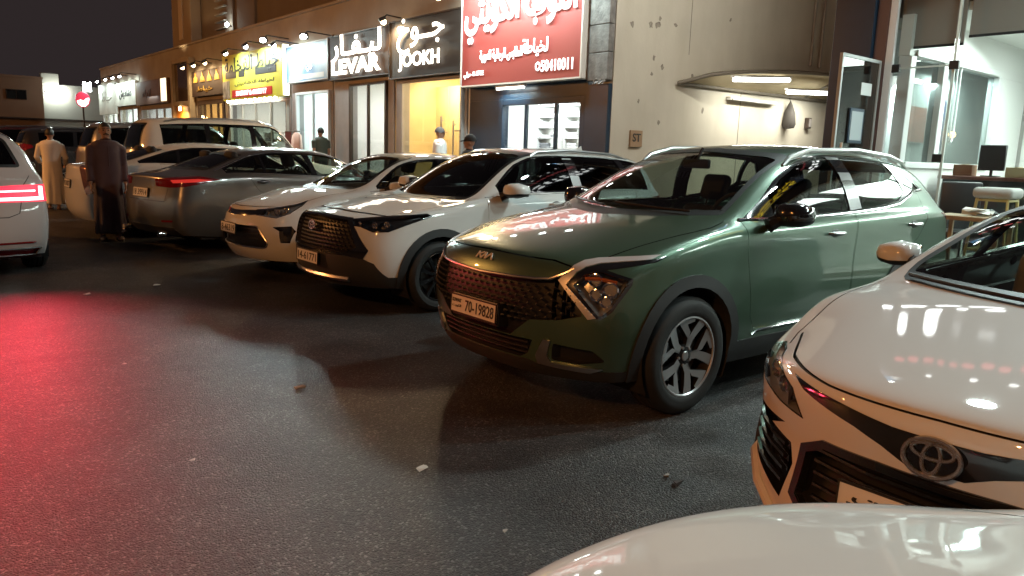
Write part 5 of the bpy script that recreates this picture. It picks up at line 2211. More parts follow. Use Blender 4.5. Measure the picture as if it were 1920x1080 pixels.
def green_suv():
    car = thing('green_suv', 'dark green metallic SUV with black door mirrors and angular headlights', 'car', (3.66 - 0.92, 3.61, 0), -0.022)
    sp = dict(
        L=4.66, st=[0.36, 0.62, 0.93, 1.2, 1.42, 1.75, 2.1, 2.45, 2.8, 3.25, 3.7, 4.08, 4.38, 4.60],
        W=[(0.3, 0.87), (0.62, 0.925), (0.93, 0.935), (1.3, 0.925), (2.0, 0.92), (3.0, 0.925), (3.7, 0.945), (4.1, 0.935), (4.4, 0.915), (4.6, 0.885)],
        zs=[(0.3, 0.28), (0.93, 0.26), (1.6, 0.25), (3.2, 0.25), (3.7, 0.28), (4.6, 0.36)],
        zb=[(0.3, 0.94), (0.62, 1.015), (0.93, 1.075), (1.2, 1.115), (1.42, 1.135), (2.1, 1.15), (2.8, 1.165), (3.7, 1.19), (4.1, 1.195), (4.4, 1.18), (4.6, 1.14)],
        ye=[(0.3, 0.5), (0.62, 0.56), (0.93, 0.62), (1.2, 0.66), (1.42, 0.745), (1.75, 0.725), (2.1, 0.69), (2.45, 0.655), (2.8, 0.645), (3.7, 0.63), (4.08, 0.61), (4.36, 0.58), (4.6, 0.6)],
        ze=[(0.3, 0.97), (0.62, 1.055), (0.93, 1.115), (1.2, 1.15), (1.42, 1.175), (1.75, 1.36), (2.1, 1.525), (2.45, 1.61), (2.8, 1.632), (3.25, 1.63), (3.7, 1.60), (4.08, 1.56), (4.36, 1.50), (4.5, 1.28), (4.6, 1.14)],
        zc=[(0.3, 0.99), (0.62, 1.085), (0.93, 1.14), (1.2, 1.175), (1.42, 1.20), (1.75, 1.40), (2.1, 1.565), (2.45, 1.655), (2.8, 1.685), (3.25, 1.685), (3.7, 1.66), (4.08, 1.62), (4.36, 1.55), (4.5, 1.30), (4.6, 1.16)],
        bow=[(0.9, 0.0), (1.42, 0.17), (2.1, 0.13), (2.45, 0.08), (2.8, 0.0), (4.0, 0.0), (4.4, -0.08)],
        prof=[(0.0, 0.075), (0.10, 0.03), (0.30, 0.005), (0.52, 0.0), (0.72, 0.022), (0.88, 0.028), (0.96, 0.04), (1.0, 0.075)],
        nose=[0.10, 0.045, 0.02, 0.0, 0.012, 0.05, 0.10, 0.17], set=(0.30, 0.12), pw=(3.0, 3.2), rise=(0.035, 0.03),
        tail=[0.12, 0.03, 0.0, 0.0, 0.04, 0.03, 0.03, 0.05], z0f=0.27, z0r=0.38,
        crease=[('s', 7, 1.4, 4.1, 0.5), ('s', 4, 0.6, 4.4, 0.25)],
    )
    body = Body(sp)
    gl, tn = TINTM, TINTF
    win = dict(
        dlo=rnd_poly([(1.50, 1.168), (1.70, 1.265), (1.98, 1.425), (2.28, 1.54), (2.6, 1.595), (3.2, 1.60), (3.68, 1.565), (3.80, 1.53), (4.08, 1.345), (3.86, 1.335), (3.55, 1.235), (2.9, 1.185), (2.1, 1.165)], [0.02, 0.1, 0.1, 0.1, 0.1, 0.1, 0.05, 0.05, 0.03, 0.05, 0.1, 0.1, 0.1], 3),
        side_glass=[
            (rnd_poly([(1.82, 1.185), (1.82, 1.315), (2.02, 1.42), (2.30, 1.525), (2.60, 1.578), (2.72, 1.584), (2.80, 1.20), (2.1, 1.182)], 0.02, 2), tn),
            (rnd_poly([(2.97, 1.21), (2.89, 1.583), (3.2, 1.58), (3.60, 1.555), (3.70, 1.33), (3.55, 1.26)], 0.02, 2), gl),
            (rnd_poly([(3.74, 1.345), (3.66, 1.548), (3.78, 1.52), (4.02, 1.352), (3.86, 1.348)], 0.015, 2), tn)],
        ws=rnd_poly([(-0.72, 1.19), (-0.70, 1.23), (-0.60, 1.575), (-0.5, 1.60), (0, 1.63), (0.5, 1.60), (0.60, 1.575), (0.70, 1.23), (0.72, 1.19), (0.4, 1.165), (0, 1.155), (-0.4, 1.165)], 0.03, 2), ws_x=(1.0, 2.62),
        rw=rnd_poly([(-0.60, 1.20), (-0.52, 1.50), (0.52, 1.50), (0.60, 1.20)], 0.04, 3), rw_x=4.1, rw_glass=TINTM)
    windows(body, car, win, GLOSSB)
    for sg in (-1, 1):
        arches(body, car, 0.93, 0.385, 0.405, sg, CLAD, 0.075)
        arches(body, car, 3.685, 0.385, 0.405, sg, CLAD, 0.075)
    # front: upper chrome edge, grille, lamps, bumper
    gr = [(-0.63, 0.885), (-0.53, 0.838), (-0.30, 0.828), (0, 0.82), (0.30, 0.828), (0.53, 0.838), (0.63, 0.885), (0.70, 0.83), (0.735, 0.66), (0.62, 0.625), (0.45, 0.605), (0.30, 0.49), (-0.30, 0.49), (-0.45, 0.605), (-0.62, 0.625), (-0.735, 0.66), (-0.70, 0.83)]
    lamps = {}
    for sg in (-1, 1):
        # daytime strip (boomerang) in the 45 degree view: u = (x - y) / sqrt 2
        drl = [(0.515, 0.845), (0.60, 0.93), (0.655, 0.955), (0.73, 0.968), (1.085, 0.995), (1.03, 0.972), (0.74, 0.945), (0.665, 0.925), (0.615, 0.895), (0.56, 0.825), (0.735, 0.655), (0.69, 0.645)]
        d = body.carve(drl, 'diag', sg)
        d.build('daytime_lamp', DRL, car, off=0.004, thick=0.015)
        surround = [(0.565, 0.825), (0.62, 0.892), (0.67, 0.922), (0.745, 0.942), (1.03, 0.970), (1.13, 0.985), (1.06, 0.955), (0.78, 0.915), (0.93, 0.87), (0.925, 0.835), (0.82, 0.69), (0.765, 0.650), (0.735, 0.652)]
        lens = [(0.60, 0.825), (0.655, 0.882), (0.72, 0.905), (0.76, 0.903), (0.90, 0.86), (0.902, 0.838), (0.815, 0.71), (0.765, 0.668), (0.745, 0.668)]
        g = body.carve(lens, 'diag', sg)
        lamps[sg] = g
        hl = g.build('headlight', CLEAR, car, off=0.003)
        g.pocket('lamp_housing', LAMPIN, hl, (0.075, -sg * 0.06, 0.0), 0.78)
        b = MB()
        for u, v, r_ in ((0.715, 0.855, 0.040), (0.80, 0.80, 0.050), (0.72, 0.775, 0.036), (0.78, 0.735, 0.036)):
            o = Vector((S2, sg * S2, 0)) * u + Vector((0, 0, v)) + Vector((-S2, sg * S2, 0)) * 4
            p, n = body.hit(o, Vector((S2, -sg * S2, 0)))
            ax = Vector((-0.80, sg * 0.55, 0))
            a = ax.cross(Vector((0, 0, 1))).normalized()
            up = a.cross(ax).normalized()
            p = p - ax.normalized() * 0.055
            ring = []
            for rr, dd in ((r_, 0.02), (r_ * 0.85, 0.022), (r_ * 0.7, 0.0)):
                ring.append([p + (a * math.cos(t) + up * math.sin(t)) * rr + ax * dd for t in [2 * math.pi * k / 14 for k in range(14)]])
            vs = sum(ring, [])
            b.add(vs, [(i * 14 + k, i * 14 + (k + 1) % 14, (i + 1) * 14 + (k + 1) % 14, (i + 1) * 14 + k) for i in range(2) for k in range(14)] + [tuple(range(28, 42))])
        b.build('lamp_reflector', CHROME, hl, smooth=True)
        pts = strip_pts(body, [(0.575 + 0.017 * k, 0.805 - 0.0165 * k) for k in range(9)], 'diag', sg, 0.004)
        b = MB()
        for p in pts:
            b.ell(p, (0.006, 0.006, 0.006), 6, 4)
        b.build('lamp_dots', DRL, hl, smooth=True)
        b = MB()
        pts = strip_pts(body, [(0.66, 0.875), (0.74, 0.878), (0.85, 0.852)], 'diag', sg, -0.03)
        b.tube(pts, 0.012, 6)
        b.build('turn_lamp', AMBER, hl, smooth=True)
        body.carve(surround, 'diag', sg).build('lamp_surround', GLOSSB, car, off=0.002, thick=0.02)
    gp = body.carve(gr, 'front', -1)
    gp.pocket('grille', BLACK, car, (0.05, 0, 0), 0.97)
    # chrome line along the top of the grille and up to the lamps
    line = [(y, z + 0.006) for y, z in [(-0.635, 0.905), (-0.60, 0.875), (-0.535, 0.842), (-0.45, 0.833), (-0.30, 0.828), (0, 0.82), (0.30, 0.828), (0.45, 0.833), (0.535, 0.842), (0.60, 0.875), (0.635, 0.905)]]
    b = MB()
    b.tube([p + n * 0.003 for p, n in (body.on_front(y, z) for y, z in line)], 0.009, 8)
    b.build('chrome_strip', SATIN, car, smooth=True)
    # grille pattern: rows of short winged bars
    b = MB()
    for r_ in range(7):
        z = 0.80 - r_ * 0.034
        for c_ in range(-12, 13):
            y = c_ * 0.058 + (0.029 if r_ % 2 else 0)
            if not inside((y, z), gr) or abs(y) > 0.70:
                continue
            p, n = body.on_front(y, z)
            q = p - n * 0.012
            t = Vector((0, 1, 0)) - n * n.y
            vs = [q - t * 0.024, q + Vector((0, 0, 0.011)) + n * 0.012, q + t * 0.024, q - Vector((0, 0, 0.011)) + n * 0.012, q + n * 0.020]
            b.add(vs, [(0, 1, 4), (1, 2, 4), (2, 3, 4), (3, 0, 4)])
    b.build('grille_mesh', mat('grille_black', (0.012, 0.012, 0.013), 0.42), car)
    # lower intake with slats
    lo = [(-0.46, 0.485), (0.46, 0.485), (0.42, 0.40), (0.36, 0.365), (-0.36, 0.365), (-0.42, 0.40)]
    lp = body.carve(lo, 'front', -1)
    lp.pocket('lower_intake', BLACK, car, (0.06, 0, 0), 0.96)
    for k in range(3):
        b = MB()
        z = 0.462 - k * 0.032
        b.tube([body.on_front(y, z)[0] + Vector((0.012, 0, 0)) for y in (-0.42, -0.25, 0, 0.25, 0.42)], 0.0075, 5)
        b.build('intake_slat', BLACK, car, smooth=True)
    for sg in (-1, 1):
        sk = [(-0.535, 0.505), (-0.475, 0.40), (-0.48, 0.35), (-0.745, 0.33), (-0.80, 0.355), (-0.78, 0.362), (-0.56, 0.372), (-0.545, 0.41), (-0.575, 0.50)]
        body.carve(sk, 'front', sg, cond=lambda c, n: c.x < 0.75).build('skid_trim', SATIN, car, off=0.012, thick=0.03)
        fg = rnd_poly([(-0.585, 0.485), (-0.78, 0.465), (-0.82, 0.40), (-0.70, 0.375), (-0.565, 0.385)], 0.015, 2)
        body.carve(fg, 'front', sg, cond=lambda c, n: c.x < 0.75).pocket('bumper_vent', BLACK, car, (0.05, 0, 0), 0.9)
    lip = [(-0.88, 0.335), (-0.47, 0.345), (-0.40, 0.36), (0.40, 0.36), (0.47, 0.345), (0.88, 0.335), (0.88, 0.2), (-0.88, 0.2)]
    body.carve(lip, 'front', -1, cond=lambda c, n: c.x < 0.56).build('bumper_lip', CLAD, car, off=0.004, thick=0.02)
    # bonnet gap
    seam(body, car, [(-0.66, 0.90), (-0.6, 0.925), (-0.5, 0.945), (0, 0.955), (0.5, 0.945), (0.6, 0.925), (0.66, 0.90)], 'front', -1, 0.007, name='bonnet_gap')
    for sg in (-1, 1):
        seam(body, car, [(0.40, -sg * -0.70), (0.75, sg * 0.755), (1.05, sg * 0.795), (1.2, sg * 0.80), (1.36, sg * 0.775)], 'top', sg, 0.008, name='bonnet_gap')
    # doors, sills
    doors(body, car, [
        [(1.47, 1.16), (1.47, 0.95), (1.52, 0.55), (1.60, 0.43), (2.62, 0.43), (2.76, 0.50), (2.78, 0.8), (2.86, 1.18), (2.4, 1.165), (2.0, 1.16)],
        [(2.87, 1.18), (2.79, 0.8), (2.77, 0.50), (2.80, 0.43), (3.20, 0.43), (3.33, 0.62), (3.52, 0.84), (3.80, 0.96), (3.98, 1.12), (3.95, 1.32), (3.72, 1.30), (3.4, 1.22)]], GREEN)
    for sg in (-1, 1):
        body.carve([(1.36, 0.40), (3.30, 0.40), (3.30, 0.1), (1.36, 0.1)], 'side', sg, cond=lambda c, n: abs(c.y) > 0.6).build('sill_cladding', CLAD, car, off=0.008, thick=0.03)
        b = MB()
        b.tube([body.on_side(x, z, sg)[0] + Vector((0, sg * 0.008, 0)) for x, z in ((1.56, 0.425), (1.62, 0.452), (1.9, 0.455), (2.5, 0.455), (3.2, 0.46))], 0.008, 6)
        b.build('sill_strip', CHROME, car, smooth=True)
        b = MB()
        b.tube([p + n * 0.004 for p, n in (body.on_side(x, z, sg) for x, z in ((1.46, 1.162), (1.8, 1.162), (2.1, 1.165), (2.5, 1.172), (2.9, 1.187), (3.3, 1.21), (3.55, 1.238), (3.75, 1.295), (3.86, 1.333), (4.05, 1.342)))], 0.011, 8)
        b.build('belt_strip', CHROME, car, smooth=True)
        for x, z in ((2.53, 1.045), (3.72, 1.075)):
            handle(body, car, x, z, sg, SATIN, 0.19)
        pl = [(2.80, 1.20), (2.72, 1.584), (2.89, 1.584), (2.97, 1.212)]
        b = MB()
        pts = [body.on_side(x, z, sg) for x, z in ((2.80, 1.20), (2.775, 1.33), (2.75, 1.46), (2.72, 1.585))]
        pts2 = [body.on_side(x, z, sg) for x, z in ((2.965, 1.212), (2.94, 1.33), (2.915, 1.46), (2.885, 1.584))]
        vs = [p + n * 0.004 for p, n in pts] + [p + n * 0.004 for p, n in pts2]
        b.add(vs, [(i, i + 1, 5 + i, 4 + i) for i in range(3)])
        b.build('pillar_cover', mat('pillar_grey', (0.16, 0.16, 0.165), 0.3, 0.5, coat=0.5), car, smooth='all')
        # roof rail
        b = MB()
        pts = []
        for x, y, up in ((2.16, 0.648, 0.0), (2.24, 0.645, 0.035), (2.5, 0.638, 0.052), (3.2, 0.625, 0.055), (3.8, 0.60, 0.05), (4.08, 0.585, 0.035), (4.2, 0.575, 0.0)):
            p, n = body.on_top(x, sg * y)
            pts.append(p + Vector((0, 0, up)))
        b.tube(pts, [0.012, 0.018, 0.02, 0.02, 0.02, 0.018, 0.012], 8)
        b.build('roof_rail', SATIN, car, smooth=True)
        mirror(car, (1.66, sg * 0.90, 1.13), (1.80, sg * 0.985, 1.205), sg, GLOSSB, BLACK, (0.20, 0.27, 0.165), fold=R(68))
        # tail lamp and rear quarter
        tl = [(4.30, 1.155), (4.42, 1.15), (4.60, 1.09), (4.60, 0.98), (4.52, 1.02), (4.40, 1.10)]
        body.carve(tl, 'side', sg, cond=lambda c, n: c.x > 4.2).build('tail_lamp', REDLENS, car, off=0.004, thick=0.02)
        body.carve([(3.9, 0.42), (4.7, 0.5), (4.7, 0.2), (3.9, 0.2)], 'side', sg, cond=lambda c, n: c.x > 3.95).build('rear_cladding', CLAD, car, off=0.006, thick=0.02)
        # D pillar garnish: grey blade beside the rear window
        body.carve([(4.20, 1.50), (4.33, 1.49), (4.60, 1.17), (4.52, 1.16), (4.36, 1.32)], 'side', sg, cond=lambda c, n: c.z > 1.15 and abs(n.y) > 0.2).build('rear_blade', mat('pillar_grey'), car, off=0.003, thick=0.02)
    # badge letters on the bonnet's front edge
    p, n = body.on_front(0.0, 0.915)
    x = Vector((0, -1, 0))
    # the maker's emblem: slanted strokes run together
    b = MB()
    k = 0.036
    strokes = [[(0, 0), (0.30, 2)], [(0.15, 0.9), (1.6, 2)], [(0.6, 1.25), (1.35, 0)], [(1.35, 0), (2.2, 2)], [(2.2, 2), (2.4, 0)], [(2.4, 0), (3.6, 2)], [(3.6, 2), (4.3, 0)]]
    for st_ in strokes:
        (ax, ay), (bx, by) = st_
        d = Vector((bx - ax, by - ay)).normalized()
        q = Vector((-d.y, d.x)) * 0.18
        pl = [(ax + q.x, ay + q.y), (bx + q.x, by + q.y), (bx - q.x, by - q.y), (ax - q.x, ay - q.y)]
        b.prism(pl, lambda u, v, d_: ((u - 2.15) * k, (v - 1) * k * 0.62, d_), 0.0, 0.006)
    o = b.build('badge', mat('badge_silver', (0.62, 0.6, 0.57), 0.35, 0.2), car)
    o.matrix_local = frame_mx(p + n * 0.003, x, n.cross(x))
    pp = body.on_front(0.0, 0.58)[0]
    plate(car, (min(pp.x, 0.02) - 0.03, 0.0, 0.60), (-1, 0, 0.06), 0.47, 0.115, '70-19828', ['KUWAIT', arabic('الكويت')])
    b = MB()
    b.rbox(min(pp.x, 0.02) - 0.018, 0.08, -0.235, 0.235, 0.52, 0.665, 0.01, 2)
    b.build('plate_holder', BLACK, car)
    # wipers, inside mirror
    b = MB()
    for y0, y1 in ((-0.55, 0.05), (0.1, 0.62)):
        pts = []
        for k_ in range(7):
            y = y0 + (y1 - y0) * k_ / 6
            q, n_ = body.on_front(y, 1.185 + 0.02 * k_ / 6)
            pts.append(q + n_ * 0.02)
        b.tube(pts, 0.009, 6)
    b.build('wiper', BLACK, car, smooth=True)
    b = MB()
    b.rbox(2.02, 2.06, -0.12, 0.12, 1.47, 1.54, 0.015, 2)
    b.tube([(2.04, 0, 1.53), (2.1, 0, 1.62)], 0.012, 6)
    b.build('inside_mirror', CABIN, car)
    cabin(car, 1.25, 4.3, 0.74, 0.34, 1.15, [2.05, 2.95])
    underbody(car, 4.66, 0.80, 0.24, 0.5, (0.93, 3.685), 0.42)
    ms = wheel_meshes(0.365, 0.245, 0.235, 'star')
    for x in (0.93, 3.685):
        for y in (-0.80, 0.80):
            w = put_wheel(car, ms, x, y, 0.365)
            w.rotation_euler[1] = 0.2
    body.rest('body', GREEN, car)
    return car


green_suv()

# ---------------------------------------------------------------- the other cars
WHITE = paint('white_paint', (0.60, 0.61, 0.60), 0.0, 0.35, dust=0.05)
PEARL = paint('pearl_white_paint', (0.56, 0.57, 0.57), 0.0, 0.3, dust=0.03)
GREYP = paint('grey_paint', (0.17, 0.17, 0.165), 0.7, 0.3)
SILVER = paint('silver_paint', (0.36, 0.36, 0.35), 0.6, 0.3)
DARKP = paint('dark_paint', (0.02, 0.018, 0.018), 0.4, 0.3)


def spec(L, W, H, fx, rx, hood, cowl, roof0, roof1, deck, deck_h, belt0, belt1, yroof, sill=0.22, nose_h=None, suv=False):
    """curves of an ordinary car from its main dimensions"""
    hw = W / 2
    nh = nose_h or hood - 0.17
    wg = deck if not suv else L - 0.22
    sp = dict(L=L)
    st = [0.36, 0.62, fx, cowl - 0.24, cowl, cowl + (roof0 - cowl) * 0.36, cowl + (roof0 - cowl) * 0.7, roof0]
    m = (roof0 + roof1) / 2
    st += [roof0 + 0.35, m + 0.2, roof1]
    if suv:
        st += [roof1 + (L - 0.3 - roof1) * 0.55, L - 0.28, L - 0.08]
    else:
        st += [roof1 + (deck - roof1) * 0.45, roof1 + (deck - roof1) * 0.8, deck, L - 0.28]
    sp['st'] = st
    sp['W'] = [(0.3, hw - 0.065), (0.62, hw - 0.012), (fx, hw), (cowl + 0.2, hw - 0.005), (rx, hw), (L - 0.5, hw - 0.03), (L - 0.2, hw - 0.075)]
    sp['zs'] = [(0.3, sill + 0.02), (fx, sill), (rx, sill), (L - 0.2, sill + 0.06)]
    sp['zb'] = [(0.3, nh - 0.02), (0.62, nh + 0.06), (fx, hood - 0.06), (cowl, belt0), ((cowl + rx) / 2, (belt0 + belt1) / 2), (rx, belt1), (L - 0.3, belt1 - (0.02 if suv else 0.05))]
    yb = hw - 0.2
    sp['ye'] = [(0.3, 0.5), (0.62, 0.55), (fx, 0.62), (cowl - 0.24, 0.65), (cowl, yb + 0.03), (st[5], yb - 0.02), (st[6], yroof + 0.03), (roof0, yroof), (roof1, yroof - 0.03)]
    if suv:
        sp['ye'] += [(L - 0.3, yroof - 0.05), (L - 0.05, yroof - 0.02)]
    else:
        sp['ye'] += [(deck - 0.15, yroof + 0.02), (deck, yroof + 0.06), (L - 0.2, yroof + 0.08)]
    hz = lambda t: cowl_z + (H - cowl_z) * t
    cowl_z = hood + 0.03
    sp['zc'] = [(0.3, nh + 0.02), (0.62, hood - 0.07), (fx, hood - 0.01), (cowl, cowl_z), (st[5], hz(0.46)), (st[6], hz(0.82)), (roof0, H - 0.022), (roof0 + 0.35, H), (m + 0.2, H - 0.004), (roof1, H - 0.045)]
    dz = -0.045
    sp['ze'] = [(0.3, nh), (0.62, hood - 0.10), (fx, hood - 0.035), (cowl, cowl_z - 0.025), (st[5], hz(0.46) - 0.04), (st[6], hz(0.82) - 0.045), (roof0, H - 0.07), (roof0 + 0.35, H - 0.05), (m + 0.2, H - 0.055), (roof1, H - 0.095)]
    if suv:
        sp['zc'] += [(L - 0.3, H - 0.10), (L - 0.08, belt1 + 0.05)]
        sp['ze'] += [(L - 0.3, H - 0.15), (L - 0.08, belt1 + 0.02)]
    else:
        a, b = st[-4], st[-3]
        sp['zc'] += [(a, deck_h + (H - 0.045 - deck_h) * 0.62), (b, deck_h + (H - deck_h) * 0.18), (deck, deck_h + 0.015), (L - 0.28, deck_h)]
        sp['ze'] += [(a, deck_h + (H - 0.095 - deck_h) * 0.56), (b, deck_h + (H - deck_h) * 0.12), (deck, deck_h - 0.005), (L - 0.28, deck_h - 0.02)]
    sp['bow'] = [(fx, 0), (cowl, 0.16), (st[6], 0.11), (roof0, 0.06), (roof0 + 0.35, 0), (roof1 - 0.2, 0), (roof1, -0.05 if not suv else 0), (st[-2], -0.10 if not suv else -0.05), (L - 0.2, 0)]
    sp['prof'] = [(0.0, 0.07), (0.12, 0.025), (0.32, 0.004), (0.55, 0.0), (0.74, 0.016), (0.88, 0.020), (0.96, 0.035), (1.0, 0.07)]
    sp['nose'] = [0.09, 0.03, 0.0, 0.0, 0.015, 0.05, 0.10, 0.16]
    sp['tail'] = [0.10, 0.02, 0.0, 0.0, 0.03, 0.05, 0.05, 0.07]
    sp['set'] = (0.32, 0.16)
    sp['rise'] = (0.03, 0.02)
    sp['crease'] = [('s', 7, cowl, L - 0.5, 0.4), ('s', 4, 0.6, L - 0.3, 0.2)]
    sp['win'] = dict(cowl=cowl, roof0=roof0, roof1=roof1, deck=deck, H=H, suv=suv, cowl_z=cowl_z, yroof=yroof, yb=yb, rear_z=(deck_h if not suv else belt1))
    return sp


def auto_windows(body, car, sp, pillars, glasses, x0=None, x1=None, frame=GLOSSB, ws_glass=WSG, rw_glass=TINT, top=0.035):
    """window band from the curves: pillars are (x at belt, x at roof, width)"""
    w = sp['win']
    zb, ze = pchip(sp['zb']), pchip(sp['ze'])
    x0 = x0 or w['cowl'] + 0.14
    x1 = x1 or (w['deck'] - 0.30 if not w['suv'] else sp['L'] - 0.45)
    n = 22
    xs = [x0 + (x1 - x0) * i / n for i in range(n + 1)]
    lo = [(x, zb(x) + 0.022) for x in xs]
    up = [(x, ze(x) - top) for x in xs]
    ok = [i for i in range(n + 1) if up[i][1] > lo[i][1] + 0.015]
    i0, i1 = ok[0], ok[-1]
    dlo = lo[i0:i1 + 1] + up[i0:i1 + 1][::-1]
    ins = inset(dlo, 0.014)
    cuts = [(x0 - 1, x0 - 1, 0)] + pillars + [(x1 + 1, x1 + 1, 0)]
    zl, zu = w['cowl_z'], w['H']

    def side_of(p, cut, off):
        xb, xt, wd = cut
        t = (p[1] - zl) / (zu - zl)
        return p[0] - (xb + (xt - xb) * t + off * wd / 2)
    sgl = []
    for k in range(len(cuts) - 1):
        pl = ins
        for cut, off, sgn in ((cuts[k], 1, 1), (cuts[k + 1], -1, -1)):
            out = []
            for i in range(len(pl)):
                a, b = pl[i], pl[(i + 1) % len(pl)]
                da, db = side_of(a, cut, off) * sgn, side_of(b, cut, off) * sgn
                if da >= 0:
                    out.append(a)
                if da * db < 0:
                    t = da / (da - db)
                    out.append((a[0] + (b[0] - a[0]) * t, a[1] + (b[1] - a[1]) * t))
            pl = out
        if len(pl) > 2:
            sgl.append((pl, glasses[min(k, len(glasses) - 1)]))
    yr, yb = w['yroof'], w['yb']
    c, h = w['cowl_z'], w['H']
    ws = rnd_poly([(-yb + 0.035, c - 0.02), (-yb + 0.02, c + 0.04), (-yr + 0.05, h - 0.085), (-yr * 0.75, h - 0.06), (0, h - 0.035), (yr * 0.75, h - 0.06), (yr - 0.05, h - 0.085), (yb - 0.02, c + 0.04), (yb - 0.035, c - 0.02), (0, c - 0.03)], 0.03, 2)
    d = dict(dlo=dlo, side_glass=sgl, dlo_z=w['cowl_z'] - 0.1, ws=ws, ws_x=(w['cowl'] - 0.4, w['roof0'] + 0.1), ws_glass=ws_glass)
    if w['suv']:
        d['rw'] = rnd_poly([(-yr + 0.0, w['rear_z'] + 0.06), (-yr + 0.12, h - 0.16), (yr - 0.12, h - 0.16), (yr - 0.0, w['rear_z'] + 0.06)], 0.05, 3)
        d['rw_x'] = sp['L'] - 0.6
    else:
        d['rw'] = rnd_poly([(-yr - 0.03, w['rear_z'] + 0.035), (-yr + 0.10, h - 0.13), (0, h - 0.10), (yr - 0.10, h - 0.13), (yr + 0.03, w['rear_z'] + 0.035)], 0.04, 3)
        d['rw_x'] = w['roof1'] - 0.05
    d['rw_glass'] = rw_glass
    windows(body, car, d, frame)
    return dlo


def std_doors(body, car, sp, xs, m, handles=None, zsill=None, hz=None):
    """door skins below the window line; xs: front edge, middle, rear edge"""
    zb = pchip(sp['zb'])
    a, b, c = xs
    zl = zsill or sp['zs'][1][1] + 0.15
    fx = sp['rx']
    d1 = [(a, zb(a) + 0.005), (a, zl + 0.25), (a + 0.07, zl), (b - 0.10, zl), (b - 0.03, zl + 0.06), (b, zb(b) + 0.012), ((a + b) / 2, zb((a + b) / 2) + 0.008)]
    cw = fx - 0.44
    d2 = [(b + 0.006, zb(b) + 0.012), (b - 0.024, zl + 0.06), (b - 0.09, zl), (min(cw - 0.08, c - 0.5), zl), (cw, zl + 0.12), (fx - 0.30, zl + 0.42), (c - 0.12, zl + 0.50), (c, zb(c) - 0.05), (c, zb(c) + 0.012), ((b + c) / 2, zb((b + c) / 2) + 0.012)]
    doors(body, car, [d1, d2], m)
    for sg in (-1, 1):
        for x in (b - 0.20, c - 0.20):
            handle(body, car, x, (hz or zb(x) - 0.10), sg, handles or m, 0.19)


def lens_on(body, car, poly, kind, sg, name, m, housing=LAMPD, depth=0.06, bulbs=(), r=0.035, cond=None):
    """a clear cover over a dark housing with round reflectors"""
    g = body.carve(poly, kind, sg, cond)
    if not g.f:
        print('no lens', name, kind)
        return
    o = g.build(name, m, car, off=0.003)
    if m is CLEAR:
        U, V, c = axes(kind, sg)
        D = U.cross(V).normalized()
        v = {'diag': Vector((depth, -sg * depth, 0)), 'front': Vector((depth, 0, 0)), 'side': Vector((0.01, -sg * depth, 0)), 'rear': Vector((-depth, 0, 0))}[kind]
        g.pocket('lamp_housing', housing, o, v, 0.85)
        b = MB()
        for bu, bv, rr in bulbs:
            if kind == 'diag':
                p, n = body.hit(U * bu + V * bv + Vector((-S2, sg * S2, 0)) * 4, Vector((S2, -sg * S2, 0)))
            elif kind == 'front':
                p, n = body.on_front(bu * (1 if sg < 0 else -1), bv)
            else:
                p, n = body.on_side(bu, bv, sg)
            ax = Vector((-0.85, sg * 0.5, 0)).normalized()
            a = ax.cross(Vector((0, 0, 1))).normalized()
            up = a.cross(ax).normalized()
            p = p - ax * 0.05
            vs = []
            for q, dd in ((rr, 0.03), (rr * 0.88, 0.032), (rr * 0.72, 0.005)):
                vs += [p + (a * math.cos(t) + up * math.sin(t)) * q + ax * dd for t in [2 * math.pi * k / 12 for k in range(12)]]
            b.add(vs, [(i * 12 + k, i * 12 + (k + 1) % 12, (i + 1) * 12 + (k + 1) % 12, (i + 1) * 12 + k) for i in range(2) for k in range(12)] + [tuple(range(24, 36))])
        if bulbs:
            b.build('lamp_reflector', CHROME, o, smooth=True)
    return o


def basics(body, car, sp, ms, r_arch, clad=None, cw=0.05, tr=None, zw=0.33, yw=None):
    for sg in (-1, 1):
        arches(body, car, sp['fx'], zw + 0.005, r_arch, sg, clad, cw)
        arches(body, car, sp['rx'], zw + 0.005, r_arch, sg, clad, cw)
    hw = sp['W'][2][1]
    for x in (sp['fx'], sp['rx']):
        for y in (-1, 1):
            put_wheel(car, ms, x, y * (yw or hw - 0.125), zw)
    underbody(car, sp['L'], hw - 0.13, sp['zs'][1][1] - 0.01, 0.45, (sp['fx'], sp['rx']), r_arch + 0.02)


def ring_emblem(body, car, p, n, w, h, m=mat('emblem_chrome', (0.55, 0.54, 0.53), 0.22, 0.92)):
    """three interlaced ovals in a chrome ring, as on the car's nose"""
    n = Vector(n).normalized()
    x = Vector((0, 0, 1)).cross(n).normalized()
    up = n.cross(x)
    b = MB()

    def oval(cx, cy, rx, ry, t):
        pts = [(cx + rx * math.cos(a), cy + ry * math.sin(a), 0.006) for a in [2 * math.pi * k / 36 for k in range(37)]]
        b.tube(pts, t, 6, cap=False)
    oval(0, 0, w / 2, h / 2, h * 0.07)
    oval(0, h * 0.17, w * 0.37, h * 0.20, h * 0.055)
    oval(0, -0.02 * h, w * 0.155, h * 0.39, h * 0.055)
    o = b.build('emblem', m, car, smooth=True)
    o.matrix_local = frame_mx(Vector(p) + n * 0.006, x, up)
    b = MB()
    b.lathe([(0.0, 0.0), (w * 0.48, -0.002)], 36, 'z')
    for i, v in enumerate(b.v):
        b.v[i] = (v[0], v[1] * h / w, v[2])
    b.build('emblem_back', GLOSSB, o)


